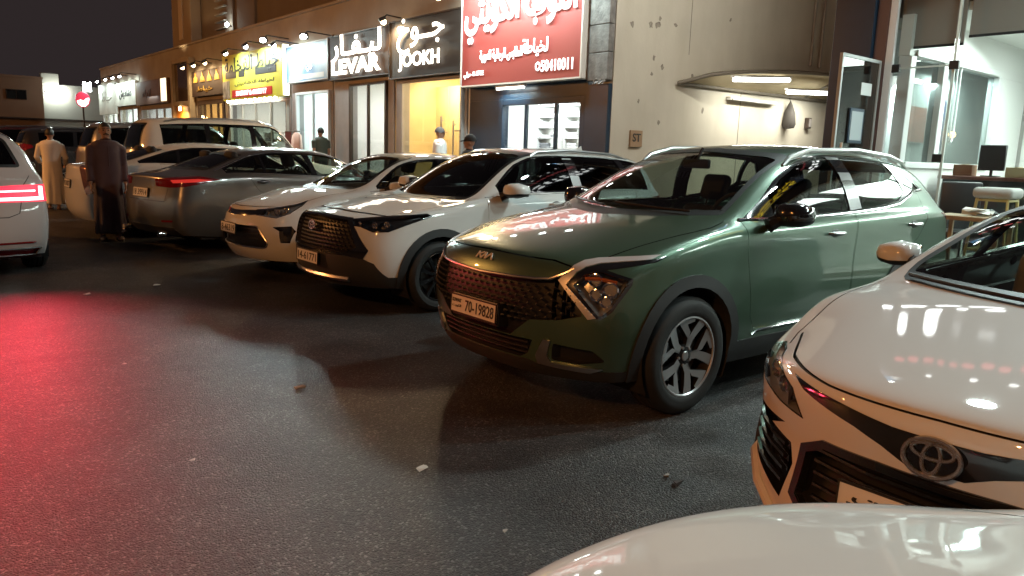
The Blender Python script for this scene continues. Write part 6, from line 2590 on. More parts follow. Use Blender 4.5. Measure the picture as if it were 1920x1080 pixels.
def white_crossover():
    car = thing('white_crossover', 'white crossover with black trapezoid grille and grey wheel arch cladding beside the green SUV', 'car', (3.15, 6.83, 0), 0.0)
    sp = spec(4.46, 1.825, 1.62, 0.93, 3.57, 1.05, 1.42, 2.35, 3.9, 4.2, 1.1, 1.09, 1.15, 0.60, sill=0.25, nose_h=0.90, suv=True)
    sp['fx'], sp['rx'] = 0.93, 3.57
    sp['nose'] = [0.08, 0.02, 0.0, 0.0, 0.02, 0.05, 0.09, 0.15]
    body = Body(sp)
    auto_windows(body, car, sp, [(2.80, 2.78, 0.15), (3.70, 3.62, 0.10)], [TINT, TINT, TINT], x0=1.58, ws_glass=TINT, frame=GLOSSB)
    ms = wheel_meshes(0.345, 0.235, 0.215, 'ten', mat('alloy_black', (0.06, 0.06, 0.065), 0.2, 0.9), ALLOYD)
    basics(body, car, sp, ms, 0.385, CLAD, 0.075, zw=0.345)
    # grille: tall trapezoid, with the black lower bumper
    gr = [(-0.50, 0.895), (0, 0.915), (0.50, 0.895), (0.60, 0.80), (0.74, 0.62), (0.70, 0.54), (0.52, 0.56), (-0.52, 0.56), (-0.70, 0.54), (-0.74, 0.62), (-0.60, 0.80)]
    gi = [(-0.48, 0.875), (0, 0.893), (0.48, 0.875), (0.56, 0.79), (0.64, 0.64), (0.52, 0.585), (-0.52, 0.585), (-0.64, 0.64), (-0.56, 0.79)]
    gg = body.carve(gi, 'front', -1)
    gg.pocket('grille', BLACK, car, (0.04, 0, 0), 0.97)
    b = MB()
    for r_ in range(8):
        z = 0.865 - r_ * 0.036
        for c_ in range(-12, 13):
            y = c_ * 0.052 + (0.026 if r_ % 2 else 0)
            if not inside((y, z), inset(gi, 0.01)):
                continue
            p, n = body.on_front(y, z)
            q = p - n * 0.02
            vs = [q + Vector((0, -0.022, 0)), q + Vector((0, 0, 0.014)), q + Vector((0, 0.022, 0)), q + Vector((0, 0, -0.014)), q + n * 0.022]
            b.add(vs, [(0, 1, 4), (1, 2, 4), (2, 3, 4), (3, 0, 4)])
    b.build('grille_mesh', mat('grille_black'), car)
    body.carve(gr, 'front', -1).build('grille_frame', GLOSSB, car, off=0.010, thick=0.03)
    p, n = body.on_front(0, 0.80)
    ring_emblem(body, car, p, (-1, 0, 0.15), 0.125, 0.085)
    for sg in (-1, 1):
        lamp = [(0.42, 0.885), (0.80, 0.925), (1.165, 0.955), (1.22, 0.93), (1.02, 0.855), (0.86, 0.79), (0.72, 0.785), (0.60, 0.825), (0.44, 0.838)]
        lens_on(body, car, inset(lamp, 0.012), 'diag', sg, 'headlight', CLEAR, LAMPD, 0.05, [(0.72, 0.845, 0.032), (0.83, 0.855, 0.032), (0.57, 0.858, 0.018)], cond=lambda c, n: c.x < 1.1)
        body.carve(lamp, 'diag', sg, cond=lambda c, n: c.x < 1.1).build('lamp_surround', GLOSSB, car, off=0.002, thick=0.02)
        # dark lower corner of the bumper
        cor = [(-0.52, 0.56), (-0.70, 0.54), (-0.78, 0.50), (-0.83, 0.37), (-0.90, 0.365), (-0.905, 0.30), (-0.92, 0.2), (-0.40, 0.2), (-0.40, 0.56)]
        body.carve(cor, 'front', sg, cond=lambda c, n: c.x < 0.60).build('lower_bumper', CLAD, car, off=0.006, thick=0.02)
        body.carve([(1.30, 0.38), (3.2, 0.38), (3.2, 0.1), (1.30, 0.1)], 'side', sg, cond=lambda c, n: abs(c.y) > 0.6).build('sill_cladding', CLAD, car, off=0.008, thick=0.03)
        tl = [(3.95, 1.06), (4.2, 1.09), (4.46, 1.08), (4.46, 0.98), (4.1, 0.99)]
        body.carve(tl, 'side', sg, cond=lambda c, n: c.x > 3.9).build('tail_lamp', REDLENS, car, off=0.004, thick=0.02)
        mirror(car, (1.66, sg * 0.87, 1.10), (1.78, sg * 1.00, 1.17), sg, WHITE, BLACK, (0.20, 0.25, 0.155), fold=(R(12) if sg < 0 else R(68)))
        b = MB()
        b.tube([body.on_top(x, sg * y)[0] + Vector((0, 0, u)) for x, y, u in ((2.3, 0.56, 0), (2.4, 0.555, 0.03), (2.9, 0.545, 0.04), (3.6, 0.535, 0.035), (3.9, 0.53, 0))], [0.012, 0.016, 0.016, 0.016, 0.012], 8)
        b.build('roof_rail', SATIN, car, smooth=True)
        b = MB()
        pts = [body.on_side(x, z, sg) for x, z in ((2.735, 1.145), (2.72, 1.30), (2.71, 1.50))]
        pts2 = [body.on_side(x, z, sg) for x, z in ((2.87, 1.15), (2.855, 1.30), (2.845, 1.50))]
        vs = [p + n * 0.004 for p, n in pts] + [p + n * 0.004 for p, n in pts2]
        b.add(vs, [(i, i + 1, 4 + i, 3 + i) for i in range(2)])
        b.build('pillar_cover', mat('pillar_light', (0.3, 0.3, 0.3), 0.35, 0.3), car, smooth='all')
    b = MB()
    pts = [body.on_front(y, 0.335)[0] + Vector((-0.012, 0, 0)) for y in (-0.55, -0.35, 0, 0.35, 0.55)]
    b.tube(pts, 0.028, 8)
    b.build('skid_plate', SATIN, car, smooth=True)
    body.carve([(-0.40, 0.56), (0.40, 0.56), (0.40, 0.1), (-0.40, 0.1)], 'front', -1, cond=lambda c, n: c.x < 0.6).build('lower_bumper', CLAD, car, off=0.006, thick=0.02)
    plate(car, (-0.025, 0, 0.50), (-1, 0, 0.05), 0.46, 0.12, '14-61771')
    seam(body, car, [(-0.66, 0.925), (-0.4, 0.935), (0, 0.945), (0.4, 0.935), (0.66, 0.925)], 'front', -1, 0.006, name='bonnet_gap')
    for sg in (-1, 1):
        seam(body, car, [(0.40, sg * 0.68), (0.75, sg * 0.74), (1.05, sg * 0.775), (1.28, sg * 0.77), (1.40, sg * 0.70)], 'top', sg, 0.007, name='bonnet_gap')
    std_doors(body, car, sp, (1.50, 2.62, 3.75), WHITE, zsill=0.40)
    b = MB()
    p, n = body.on_top(3.55, 0.0)
    b.add([p + Vector(v) for v in ((-0.06, 0.012, -0.01), (-0.06, -0.012, -0.01), (0.09, -0.02, -0.01), (0.09, 0.02, -0.01), (0.08, 0.004, 0.065), (0.08, -0.004, 0.065))], [(0, 1, 5, 4), (1, 2, 5), (0, 4, 3), (2, 3, 4, 5)])
    b.build('roof_aerial', WHITE, car)
    cabin(car, 1.28, 4.1, 0.72, 0.33, 1.08, [2.05, 2.9])
    body.rest('body', WHITE, car)


def white_small_car():
    car = thing('white_small_sedan', 'small white sedan with slim dark grille and boomerang bumper vents beside the white crossover', 'car', (3.16, 9.0, 0), 0.0)
    car.scale = (1.045,) * 3
    sp = spec(4.30, 1.70, 1.46, 0.82, 3.42, 0.99, 1.30, 2.15, 3.15, 3.85, 1.02, 0.98, 1.05, 0.54, sill=0.2, nose_h=0.80)
    sp['fx'], sp['rx'] = 0.82, 3.42
    body = Body(sp, 2)
    auto_windows(body, car, sp, [(2.50, 2.45, 0.09), (3.25, 3.1, 0.06)], [TINTF, TINTF, TINT], x0=1.46, ws_glass=TINTM)
    ms = wheel_meshes(0.31, 0.205, 0.185, 'seven')
    basics(body, car, sp, ms, 0.345, zw=0.31)
    gr = [(-0.52, 0.775), (-0.2, 0.755), (0, 0.75), (0.2, 0.755), (0.52, 0.775), (0.50, 0.725), (0.30, 0.705), (0, 0.695), (-0.30, 0.705), (-0.50, 0.725)]
    body.carve(gr, 'front', -1).build('grille', GLOSSB, car, off=0.005, thick=0.03)
    lo = rnd_poly([(-0.50, 0.60), (0.50, 0.60), (0.62, 0.42), (0.58, 0.36), (-0.58, 0.36), (-0.62, 0.42)], 0.03, 3)
    lp = body.carve(lo, 'front', -1)
    lp.pocket('lower_intake', BLACK, car, (0.05, 0, 0), 0.96)
    lp.trim('chrome_strip', SATIN, car, 0.008)
    for k in range(3):
        b = MB()
        z = 0.56 - 0.05 * k
        b.tube([body.on_front(y, z)[0] + Vector((0.015, 0, 0)) for y in (-0.5, -0.25, 0, 0.25, 0.5)], 0.007, 5)
        b.build('intake_slat', BLACK, car)
    for sg in (-1, 1):
        lamp = [(0.39, 0.775), (0.60, 0.80), (0.82, 0.845), (0.92, 0.885), (0.90, 0.83), (0.80, 0.745), (0.66, 0.695), (0.40, 0.715)]
        lens_on(body, car, inset(lamp, 0.008), 'diag', sg, 'headlight', CLEAR, LAMPIN, 0.05, [(0.52, 0.745, 0.03), (0.64, 0.755, 0.04), (0.74, 0.775, 0.035)], cond=lambda c, n: c.x < 0.9)
        body.carve(lamp, 'diag', sg, cond=lambda c, n: c.x < 0.9).build('lamp_surround', CHROME, car, off=0.001)
        fg = [(-0.66, 0.60), (-0.78, 0.615), (-0.80, 0.56), (-0.78, 0.43), (-0.73, 0.43), (-0.72, 0.56)]
        body.carve(fg, 'front', sg, cond=lambda c, n: c.x < 0.7).pocket('bumper_vent', GLOSSB, car, (0.04, 0, 0), 0.9)
        mirror(car, (1.54, sg * 0.80, 0.99), (1.66, sg * 0.87, 1.04), sg, WHITE, BLACK, (0.15, 0.20, 0.125), fold=R(65))
    plate(car, (-0.03, 0, 0.55), (-1, 0, 0.05), 0.46, 0.12, '8-46319')
    for sg in (-1, 1):
        seam(body, car, [(0.42, sg * 0.64), (0.75, sg * 0.69), (1.05, sg * 0.715), (1.25, sg * 0.66)], 'top', sg, 0.007, name='bonnet_gap')
    seam(body, car, [(-0.62, 0.81), (-0.3, 0.80), (0, 0.795), (0.3, 0.80), (0.62, 0.81)], 'front', -1, 0.006, name='bonnet_gap')
    std_doors(body, car, sp, (1.36, 2.40, 3.28), WHITE)
    cabin(car, 1.15, 3.8, 0.66, 0.30, 0.99, [1.85, 2.6])
    body.rest('body', WHITE, car)


def grey_sedan():
    car = thing('grey_sedan', 'dark grey sedan parked nose in with red tail lights and chrome window line', 'car', (7.85, 12.5, 0), math.pi + R(9))
    car.scale = (1.045,) * 3
    sp = spec(4.86, 1.86, 1.465, 0.95, 3.76, 0.98, 1.45, 2.35, 3.45, 4.35, 1.08, 0.99, 1.07, 0.58, sill=0.2, nose_h=0.78)
    sp['fx'], sp['rx'] = 0.95, 3.76
    body = Body(sp)
    auto_windows(body, car, sp, [(2.62, 2.66, 0.09), (3.45, 3.40, 0.03)], [TINTM, TINTM, TINTF], x0=1.62, x1=4.02, rw_glass=TINT)
    ms = wheel_meshes(0.335, 0.23, 0.215, 'double')
    basics(body, car, sp, ms, 0.375, zw=0.335)
    for sg in (-1, 1):
        lamp = [(0.30, 0.985), (0.60, 1.02), (0.88, 1.04), (1.13, 1.00), (0.95, 0.945), (0.75, 0.90), (0.55, 0.885), (0.32, 0.895)]
        L2 = sp['L'] * S2
        pl = [(u - L2, v) for u, v in lamp]
        lit = [(u - L2, v) for u, v in ((0.56, 0.985), (0.90, 1.005), (1.05, 0.99), (0.90, 0.965), (0.60, 0.945))]
        body.carve(lit, 'rdiag', sg, cond=lambda c, n: c.x > 3.9).build('lamp_glow', mat('tail_glow', (0.5, 0.02, 0.02), 0.2, emit=(1, 0.06, 0.04), estr=0.35, coat=1.0), car, off=0.005)
        body.carve(pl, 'rdiag', sg, cond=lambda c, n: c.x > 3.9).build('tail_lamp', REDLENS, car, off=0.004, thick=0.02)
        b = MB()
        pts = []
        zb = pchip(sp['zb'])
        ze = pchip(sp['ze'])
        for i in range(15):
            x = 2.0 + 2.15 * i / 14
            pts.append(body.on_side(x, ze(x) - 0.03, sg))
        b.tube([p + n * 0.005 for p, n in pts], 0.008, 6)
        b.build('chrome_strip', CHROME, car, smooth=True)
        mirror(car, (1.68, sg * 0.87, 1.02), (1.73, sg * 1.0, 1.08), sg, GREYP, BLACK, (0.18, 0.22, 0.15))
        rf = [(-0.72, 0.46), (-0.52, 0.45), (-0.52, 0.425), (-0.72, 0.435)]
        body.carve(rf, 'rear', sg, cond=lambda c, n: c.x > 4.3).build('reflector', REDLENS, car, off=0.004)
        b = MB()
        b.tube([(4.78, sg * 0.55, 0.27), (4.87, sg * 0.55, 0.27)], 0.045, 12)
        b.build('exhaust_tip', CHROME, car, smooth=True)
    body.carve([(-0.70, 0.36), (0.70, 0.36), (0.78, 0.2), (-0.78, 0.2)], 'rear', -1, cond=lambda c, n: c.x > 4.2).build('lower_bumper', BLACK, car, off=0.004, thick=0.02)
    plate(car, (body.on_rear(0, 0.80)[0].x + 0.014, 0, 0.80), (1, 0, 0.15), 0.46, 0.13, '18 39914')
    seam(body, car, [(-0.66, 1.07), (-0.60, 0.70), (0.60, 0.70), (0.66, 1.07)], 'rear', -1, 0.008, cond=lambda c, n: c.x > 4.4)
    std_doors(body, car, sp, (1.52, 2.62, 3.72), GREYP, handles=CHROME)
    cabin(car, 1.30, 4.1, 0.72, 0.30, 1.0, [2.05, 2.95])
    body.rest('body', GREYP, car)


def white_back_sedan():
    car = thing('white_sedan', 'white sedan with dark rear window parked nose in behind the grey sedan', 'car', (7.6, 14.25, 0), math.pi)
    car.scale = (1.07,) * 3
    sp = spec(4.9, 1.84, 1.46, 0.95, 3.80, 1.0, 1.5, 2.4, 3.45, 4.35, 1.10, 1.01, 1.10, 0.57, sill=0.2, nose_h=0.80)
    sp['fx'], sp['rx'] = 0.95, 3.80
    body = Body(sp, 2)
    auto_windows(body, car, sp, [(2.66, 2.66, 0.10), (3.5, 3.4, 0.05)], [TINT, TINT, TINT], ws_glass=TINT, rw_glass=TINT)
    ms = wheel_meshes(0.335, 0.23, 0.215, 'double')
    basics(body, car, sp, ms, 0.375, zw=0.335)
    L2 = sp['L'] * S2
    for sg in (-1, 1):
        lamp = [(0.42, 1.06), (0.62, 1.06), (0.80, 1.03), (0.84, 0.95), (0.72, 0.66), (0.62, 0.64), (0.50, 0.88)]
        body.carve([(u - L2, v) for u, v in lamp], 'rdiag', sg, cond=lambda c, n: c.x > 4.0).build('tail_lamp', mat('chrome_lamp', (0.35, 0.16, 0.10), 0.15, 0.7, coat=1.0), car, off=0.006, thick=0.02)
        mirror(car, (1.70, sg * 0.86, 1.03), (1.75, sg * 0.99, 1.09), sg, WHITE, BLACK, (0.18, 0.22, 0.15))
    plate(car, (body.on_rear(0, 0.78)[0].x + 0.014, 0, 0.78), (1, 0, 0.1), 0.46, 0.13, '9 21077')
    std_doors(body, car, sp, (1.56, 2.66, 3.76), WHITE)
    cabin(car, 1.35, 4.1, 0.70, 0.30, 1.0, [2.1, 3.0])
    body.rest('body', WHITE, car)


def big_suv(name, label, loc, rz, m, H=1.93, glassm=None):
    car = thing(name, label, 'car', loc, rz)
    car.scale = (0.97, 1.0, 1.05)
    sp = spec(4.95, 1.96, H, 0.95, 3.80, 1.16, 1.50, 2.15, 4.2, 4.6, 1.25, 1.20, 1.26, 0.66, sill=0.30, nose_h=1.02, suv=True)
    sp['fx'], sp['rx'] = 0.95, 3.80
    body = Body(sp, 2)
    auto_windows(body, car, sp, [(2.60, 2.60, 0.10), (3.55, 3.50, 0.10)], [glassm or TINTM, glassm or TINTM, glassm or TINTM], x0=1.68, x1=4.40, ws_glass=TINTM, rw_glass=TINT, top=0.075)
    ms = wheel_meshes(0.39, 0.25, 0.27, 'double')
    basics(body, car, sp, ms, 0.44, zw=0.39)
    for sg in (-1, 1):
        L2 = sp['L'] * S2
        lamp = [(0.48, 1.30), (0.66, 1.33), (0.86, 1.30), (0.90, 1.24), (0.70, 1.12), (0.54, 1.10)]
        body.carve([(u - L2, v) for u, v in lamp], 'rdiag', sg, cond=lambda c, n: c.x > 4.2).build('tail_lamp', REDLENS, car, off=0.008, thick=0.02)
        hl = [(0.38, 1.00), (0.70, 1.03), (0.92, 1.05), (0.92, 0.93), (0.66, 0.86), (0.40, 0.88)]
        lens_on(body, car, hl, 'diag', sg, 'headlight', CLEAR, LAMPIN, 0.05, [(0.55, 0.95, 0.05), (0.7, 0.96, 0.05)])
        mirror(car, (1.78, sg * 0.92, 1.22), (1.84, sg * 1.07, 1.30), sg, m, BLACK, (0.19, 0.25, 0.19))
        b = MB()
        b.tube([body.on_top(x, sg * 0.58)[0] + Vector((0, 0, u)) for x, u in ((2.3, 0), (2.42, 0.04), (3.2, 0.05), (4.0, 0.045), (4.3, 0))], 0.016, 8)
        b.build('roof_rail', SATIN, car, smooth=True)
    body.carve([(-0.45, 1.0), (0.45, 1.0), (0.42, 0.62), (-0.42, 0.62)], 'front', -1).pocket('grille', BLACK, car, (0.05, 0, 0), 0.97)
    plate(car, (body.on_rear(0, 0.9)[0].x + 0.014, 0, 0.9), (1, 0, 0.05), 0.46, 0.13, '15 70482')
    std_doors(body, car, sp, (1.62, 2.66, 3.72), m, zsill=0.45, handles=CHROME)
    cabin(car, 1.4, 4.6, 0.76, 0.45, 1.2, [2.1, 2.95, 3.7])
    body.rest('body', m, car)


def brake_sedan():
    car = thing('silver_white_sedan', 'pale sedan driving away at the left edge with bright red brake lights', 'car', (0.50, 14.72, 0), -math.pi / 2)
    car.scale = (1.05,) * 3
    sp = spec(4.92, 1.89, 1.62, 0.93, 3.85, 1.02, 1.45, 2.35, 4.0, 4.5, 1.10, 1.02, 1.10, 0.66, sill=0.2, nose_h=0.80, suv=True)
    sp['fx'], sp['rx'] = 0.93, 3.85
    sp['set'] = (0.32, 0.13)
    body = Body(sp)
    auto_windows(body, car, sp, [(2.62, 2.62, 0.10), (3.5, 3.42, 0.04)], [TINT, TINT, TINT], rw_glass=TINT)
    ms = wheel_meshes(0.335, 0.23, 0.225, 'double')
    basics(body, car, sp, ms, 0.375, zw=0.335)
    RED = mat('brake_light', (0.6, 0.02, 0.03), 0.3, emit=(1.0, 0.035, 0.08), estr=1.1)
    HOT = mat('brake_light_core', (0.8, 0.1, 0.1), 0.3, emit=(1.0, 0.50, 0.50), estr=4.0)
    for sg in (-1, 1):
        hot = [(-0.83, 0.97), (-0.79, 0.975), (-0.79, 0.865), (-0.30, 0.855), (-0.30, 0.825), (-0.83, 0.83)]
        hot2 = [(-0.76, 0.935), (-0.30, 0.925), (-0.30, 0.91), (-0.76, 0.918)]
        rear = lambda c, n: c.x > 4.3
        body.carve(hot, 'rear', sg, rear).build('brake_bar', HOT, car, off=0.004)
        body.carve(hot2, 'rear', sg, rear).build('brake_bar', HOT, car, off=0.004)
        lamp = [(-0.86, 0.99), (-0.60, 0.985), (-0.28, 0.96), (-0.28, 0.81), (-0.87, 0.815)]
        body.carve(lamp, 'rear', sg, rear).build('tail_lamp', RED, car, off=0.004, thick=0.02)
        l = bpy.data.lights.new('brake_glow', 'AREA')
        l.shape = 'RECTANGLE'
        l.size, l.size_y = 0.5, 0.14
        l.color = (1.0, 0.03, 0.07)
        l.energy = BRAKE_W
        l.spread = R(88)
        lo = bpy.data.objects.new('brake_glow', l)
        COL.objects.link(lo)
        lo.parent = car
        lo.location = (4.95, sg * 0.58, 0.89)
        lo.rotation_euler = Vector((1, -0.12, -0.22)).to_track_quat('-Z', 'Y').to_euler()
        mirror(car, (1.72, sg * 0.90, 1.02), (1.78, sg * 1.06, 1.09), sg, GLOSSB, BLACK, (0.2, 0.25, 0.15))
        b = MB()
        b.tube([body.on_rear(sg * y, z)[0] + Vector((0.008, 0, 0)) for y, z in ((0.86, 0.40), (0.7, 0.395), (0.3, 0.39), (0.0, 0.39))], 0.012, 6)
        b.build('reflector_strip', REDLENS, car)
        ex = [(-0.78, 0.335), (-0.30, 0.33), (-0.30, 0.235), (-0.72, 0.24)]
        pc = body.carve(ex, 'rear', sg, rear)
        pc.trim('exhaust_trim', CHROME, car, 0.010)
        pc.pocket('exhaust_vent', REDLENS, car, (-0.04, 0, 0), 0.95)
    std_doors(body, car, sp, (1.52, 2.66, 3.76), PEARL)
    seam(body, car, [(-0.72, 1.08), (-0.66, 0.99), (-0.60, 0.70), (-0.5, 0.66), (0.5, 0.66), (0.60, 0.70), (0.66, 0.99), (0.72, 1.08)], 'rear', -1, 0.008, cond=lambda c, n: c.x > 4.4)
    plate(car, (body.on_rear(0, 0.80)[0].x + 0.014, 0, 0.80), (1, 0, 0.1), 0.46, 0.13, '21 10564')
    cabin(car, 1.3, 4.1, 0.72, 0.30, 1.0, [2.05, 2.95])
    body.rest('body', paint('red_glare_silver_paint', (0.50, 0.47, 0.47), 0.1, 0.3), car)  # pink of the red brake light glare is put into the paint


def white_front_sedan():
    car = thing('white_saloon', 'white sedan with oval chrome emblem on a black winged grille in the right foreground', 'car', (2.17, 0.76, 0), 0.0)
    sp = spec(4.88, 1.84, 1.45, 0.97, 3.80, 1.03, 1.36, 2.35, 3.45, 4.35, 1.08, 0.99, 1.06, 0.57, sill=0.17, nose_h=0.845)
    sp['fx'], sp['rx'] = 0.97, 3.80
    sp['nose'] = [0.10, 0.03, 0.03, 0.05, 0.02, 0.0, 0.015, 0.06]
    sp['prof'] = [(0.0, 0.05), (0.12, 0.015), (0.32, 0.0), (0.55, 0.0), (0.74, 0.012), (0.88, 0.018), (0.96, 0.035), (1.0, 0.075)]
    sp['set'] = (0.50, 0.16)
    sp['pw'] = (2.4, 3.0)
    sp['st'] = [0.52, 0.74] + sp['st'][2:]
    sp['W'] = [(0.4, 0.85), (0.74, 0.905)] + sp['W'][2:]
    sp['zb'][0] = (0.4, 0.80)
    sp['zb'][1] = (0.74, 0.875)
    sp['zc'] = [(0.0, 0.85), (0.3, 0.885), (0.62, 0.950)] + sp['zc'][2:]
    sp['rise'] = (0.055, 0.02)
    body = Body(sp)
    auto_windows(body, car, sp, [(2.62, 2.64, 0.09), (3.45, 3.40, 0.04)], [TINTM, TINTM, TINTF], x0=1.54, ws_glass=WSG)
    ms = wheel_meshes(0.335, 0.23, 0.215, 'double')
    basics(body, car, sp, ms, 0.375, zw=0.335)
    wing = [(-0.53, 0.818), (-0.30, 0.805), (-0.12, 0.79), (0, 0.79), (0.12, 0.79), (0.30, 0.805), (0.53, 0.818), (0.46, 0.79), (0.24, 0.750), (0.15, 0.722), (0.08, 0.69), (-0.08, 0.69), (-0.15, 0.722), (-0.24, 0.750), (-0.46, 0.79)]
    body.carve(wing, 'front', -1).build('upper_grille', GLOSSB, car, off=0.003, thick=0.02)
    p, n = body.on_front(0, 0.738)
    ring_emblem(body, car, p + Vector((-0.01, 0, 0)), (-1, 0, 0.25), 0.150, 0.105)
    low = [(-0.46, 0.60), (-0.36, 0.655), (-0.16, 0.665), (0.16, 0.665), (0.36, 0.655), (0.46, 0.60), (0.50, 0.40), (0.36, 0.30), (-0.36, 0.30), (-0.50, 0.40)]
    inn = inset(low, 0.03)
    lp = body.carve(inn, 'front', -1)
    lp.pocket('lower_grille', BLACK, car, (0.06, 0, 0), 0.96)
    body.carve(low, 'front', -1).build('grille_frame', GLOSSB, car, off=0.006, thick=0.03)
    for k in range(7):
        b = MB()
        z = 0.605 - 0.042 * k
        w_ = 0.40 if z > 0.4 else 0.34
        b.tube([body.on_front(y, z)[0] + Vector((0.015, 0, 0)) for y in (-w_, -w_ / 2, 0, w_ / 2, w_)], 0.008, 5)
        b.build('grille_slat', GLOSSB, car)
    for sg in (-1, 1):
        # in the front view, mirrored for the other side
        lamp = [(-0.83, 0.815), (-0.76, 0.838), (-0.70, 0.835), (-0.60, 0.80), (-0.52, 0.775), (-0.455, 0.69), (-0.60, 0.695), (-0.75, 0.715), (-0.825, 0.765)]
        cl = lambda c, n: c.x < 0.95
        lens_on(body, car, inset(lamp, 0.005), 'front', sg, 'headlight', CLEAR, LAMPIN, 0.05, [(-0.70, 0.775, 0.036), (-0.62, 0.75, 0.032), (-0.56, 0.735, 0.022)], cond=cl)
        body.carve(lamp, 'front', sg, cl).build('lamp_surround', GLOSSB, car, off=0.002, thick=0.02)
        vent = [(-0.86, 0.60), (-0.78, 0.615), (-0.56, 0.63), (-0.66, 0.585), (-0.52, 0.575), (-0.50, 0.50), (-0.555, 0.345), (-0.86, 0.40)]
        pc = body.carve(inset(vent, 0.004), 'front', sg, cl)
        pc.pocket('bumper_vent', GLOSSB, car, (0.05, -sg * 0.02, 0), 0.92)
        for k in range(4):
            b = MB()
            z = 0.545 - 0.045 * k
            pts = [body.on_front(-sg * -y, z)[0] + Vector((0.012, 0, 0)) for y in (0.56, 0.66, 0.76, 0.84)] if sg > 0 else [body.on_front(-y, z)[0] + Vector((0.012, 0, 0)) for y in (0.56, 0.66, 0.76, 0.84)]
            b.tube(pts, 0.010, 5)
            b.build('vent_slat', GLOSSB, car)
        b = MB()
        b.tube([body.on_front(sg * y, z)[0] + Vector((-0.01, 0, 0)) for y, z in ((0.90, 0.40), (0.84, 0.365), (0.72, 0.315), (0.60, 0.275), (0.45, 0.245))], [0.016, 0.022, 0.024, 0.022, 0.014], 8)
        b.build('bumper_blade', PEARL, car, smooth=True)
        mirror(car, (1.92, sg * 0.86, 1.02), (2.03, sg * 1.00, 1.075), sg, PEARL, BLACK, (0.21, 0.22, 0.135))
        seam(body, car, [(0.50, sg * 0.73), (0.62, sg * 0.765), (0.90, sg * 0.79), (1.18, sg * 0.79), (1.32, sg * 0.745)], 'top', sg, 0.006, name='bonnet_gap')
        # raised folds of the bonnet
    seam(body, car, [(-0.74, 0.868), (-0.62, 0.842), (-0.36, 0.836), (0, 0.842), (0.36, 0.836), (0.62, 0.842), (0.74, 0.868)], 'front', -1, 0.006, cond=lambda c, n: c.x < 0.8, name='bonnet_gap')
    plate(car, (-0.035, 0.0, 0.525), (-1, 0, 0.06), 0.47, 0.155, '12 50937', None, 'الكويت')
    b = MB()
    for y0, y1 in ((-0.62, 0.02), (0.05, 0.64)):
        pts = []
        for k_ in range(7):
            y = y0 + (y1 - y0) * k_ / 6
            q, n_ = body.on_front(y, 1.035 + 0.012 * k_ / 6)
            pts.append(q + n_ * 0.018)
        b.tube(pts, 0.009, 6)
    b.build('wiper', BLACK, car, smooth=True)
    std_doors(body, car, sp, (1.48, 2.58, 3.7), PEARL)
    cabin(car, 1.25, 4.1, 0.70, 0.28, 0.99, [2.0, 2.9], m=mat('beige_cloth', (0.22, 0.19, 0.15), 0.8))
    body.rest('body', PEARL, car)


def near_car():
    car = thing('white_near_car', 'white car at the bottom right corner, only its rounded bonnet showing', 'car', (1.03, 1.03, 0), -math.pi / 2 - R(3))
    sp = spec(4.7, 1.84, 1.55, 0.93, 3.65, 0.952, 1.45, 2.3, 3.9, 4.3, 1.05, 0.955, 1.04, 0.60, sill=0.20, nose_h=0.80, suv=True)
    sp['fx'], sp['rx'] = 0.93, 3.65
    sp['set'] = (0.34, 0.16)
    sp['pw'] = (2.2, 3.0)
    body = Body(sp)
    auto_windows(body, car, sp, [(2.6, 2.6, 0.10), (3.5, 3.45, 0.10)], [TINT, TINT, TINT], ws_glass=TINTM)
    ms = wheel_meshes(0.35, 0.23, 0.225, 'double')
    basics(body, car, sp, ms, 0.39, zw=0.35)
    body.carve([(-0.45, 0.71), (0.45, 0.71), (0.42, 0.45), (-0.42, 0.50)], 'front', -1).pocket('grille', BLACK, car, (0.05, 0, 0), 0.97)
    for sg in (-1, 1):
        hl = [(0.38, 0.70), (0.70, 0.72), (0.92, 0.74), (0.90, 0.66), (0.66, 0.62), (0.40, 0.63)]
        lens_on(body, car, hl, 'diag', sg, 'headlight', CLEAR, LAMPIN, 0.05, [(0.55, 0.68, 0.04), (0.7, 0.68, 0.04)])
        mirror(car, (1.72, sg * 0.87, 1.06), (1.78, sg * 1.01, 1.13), sg, WHITE, BLACK, (0.19, 0.24, 0.15))
        seam(body, car, [(0.45, sg * 0.70), (0.75, sg * 0.75), (1.05, sg * 0.78), (1.3, sg * 0.76)], 'top', sg, 0.006, name='bonnet_gap')
    std_doors(body, car, sp, (1.55, 2.6, 3.7), WHITE)
    cabin(car, 1.3, 4.1, 0.72, 0.32, 1.05, [2.05, 2.9])
    body.rest('body', WHITE, car)




def all_cars():
    white_crossover()
    white_small_car()
    grey_sedan()
    white_back_sedan()
    big_suv('large_white_suv', 'large white SUV parked nose in behind the white sedan', (8.45, 16.2, 0), math.pi, WHITE, 1.97)
    big_suv('silver_suv', 'silver SUV half hidden behind the two standing men', (8.15, 18.9, 0), math.pi, SILVER, 1.90, TINT)
    big_suv('dark_suv', 'dark SUV in red light nearest the left edge of the parked row', (7.6, 24.4, 0), math.pi, DARKP, 1.80, TINT)
    big_suv('maroon_suv', 'dark reddish SUV farthest down the parked row', (7.0, 28.2, 0), math.pi, paint('maroon_paint', (0.05, 0.008, 0.008), 0.4), 1.85, TINT)
    brake_sedan()
    white_front_sedan()
    near_car()


all_cars()

# ================================================================== people
SKIN = mat('skin', (0.30, 0.16, 0.10), 0.55)
HAIR = mat('hair_black', (0.012, 0.010, 0.009), 0.6)


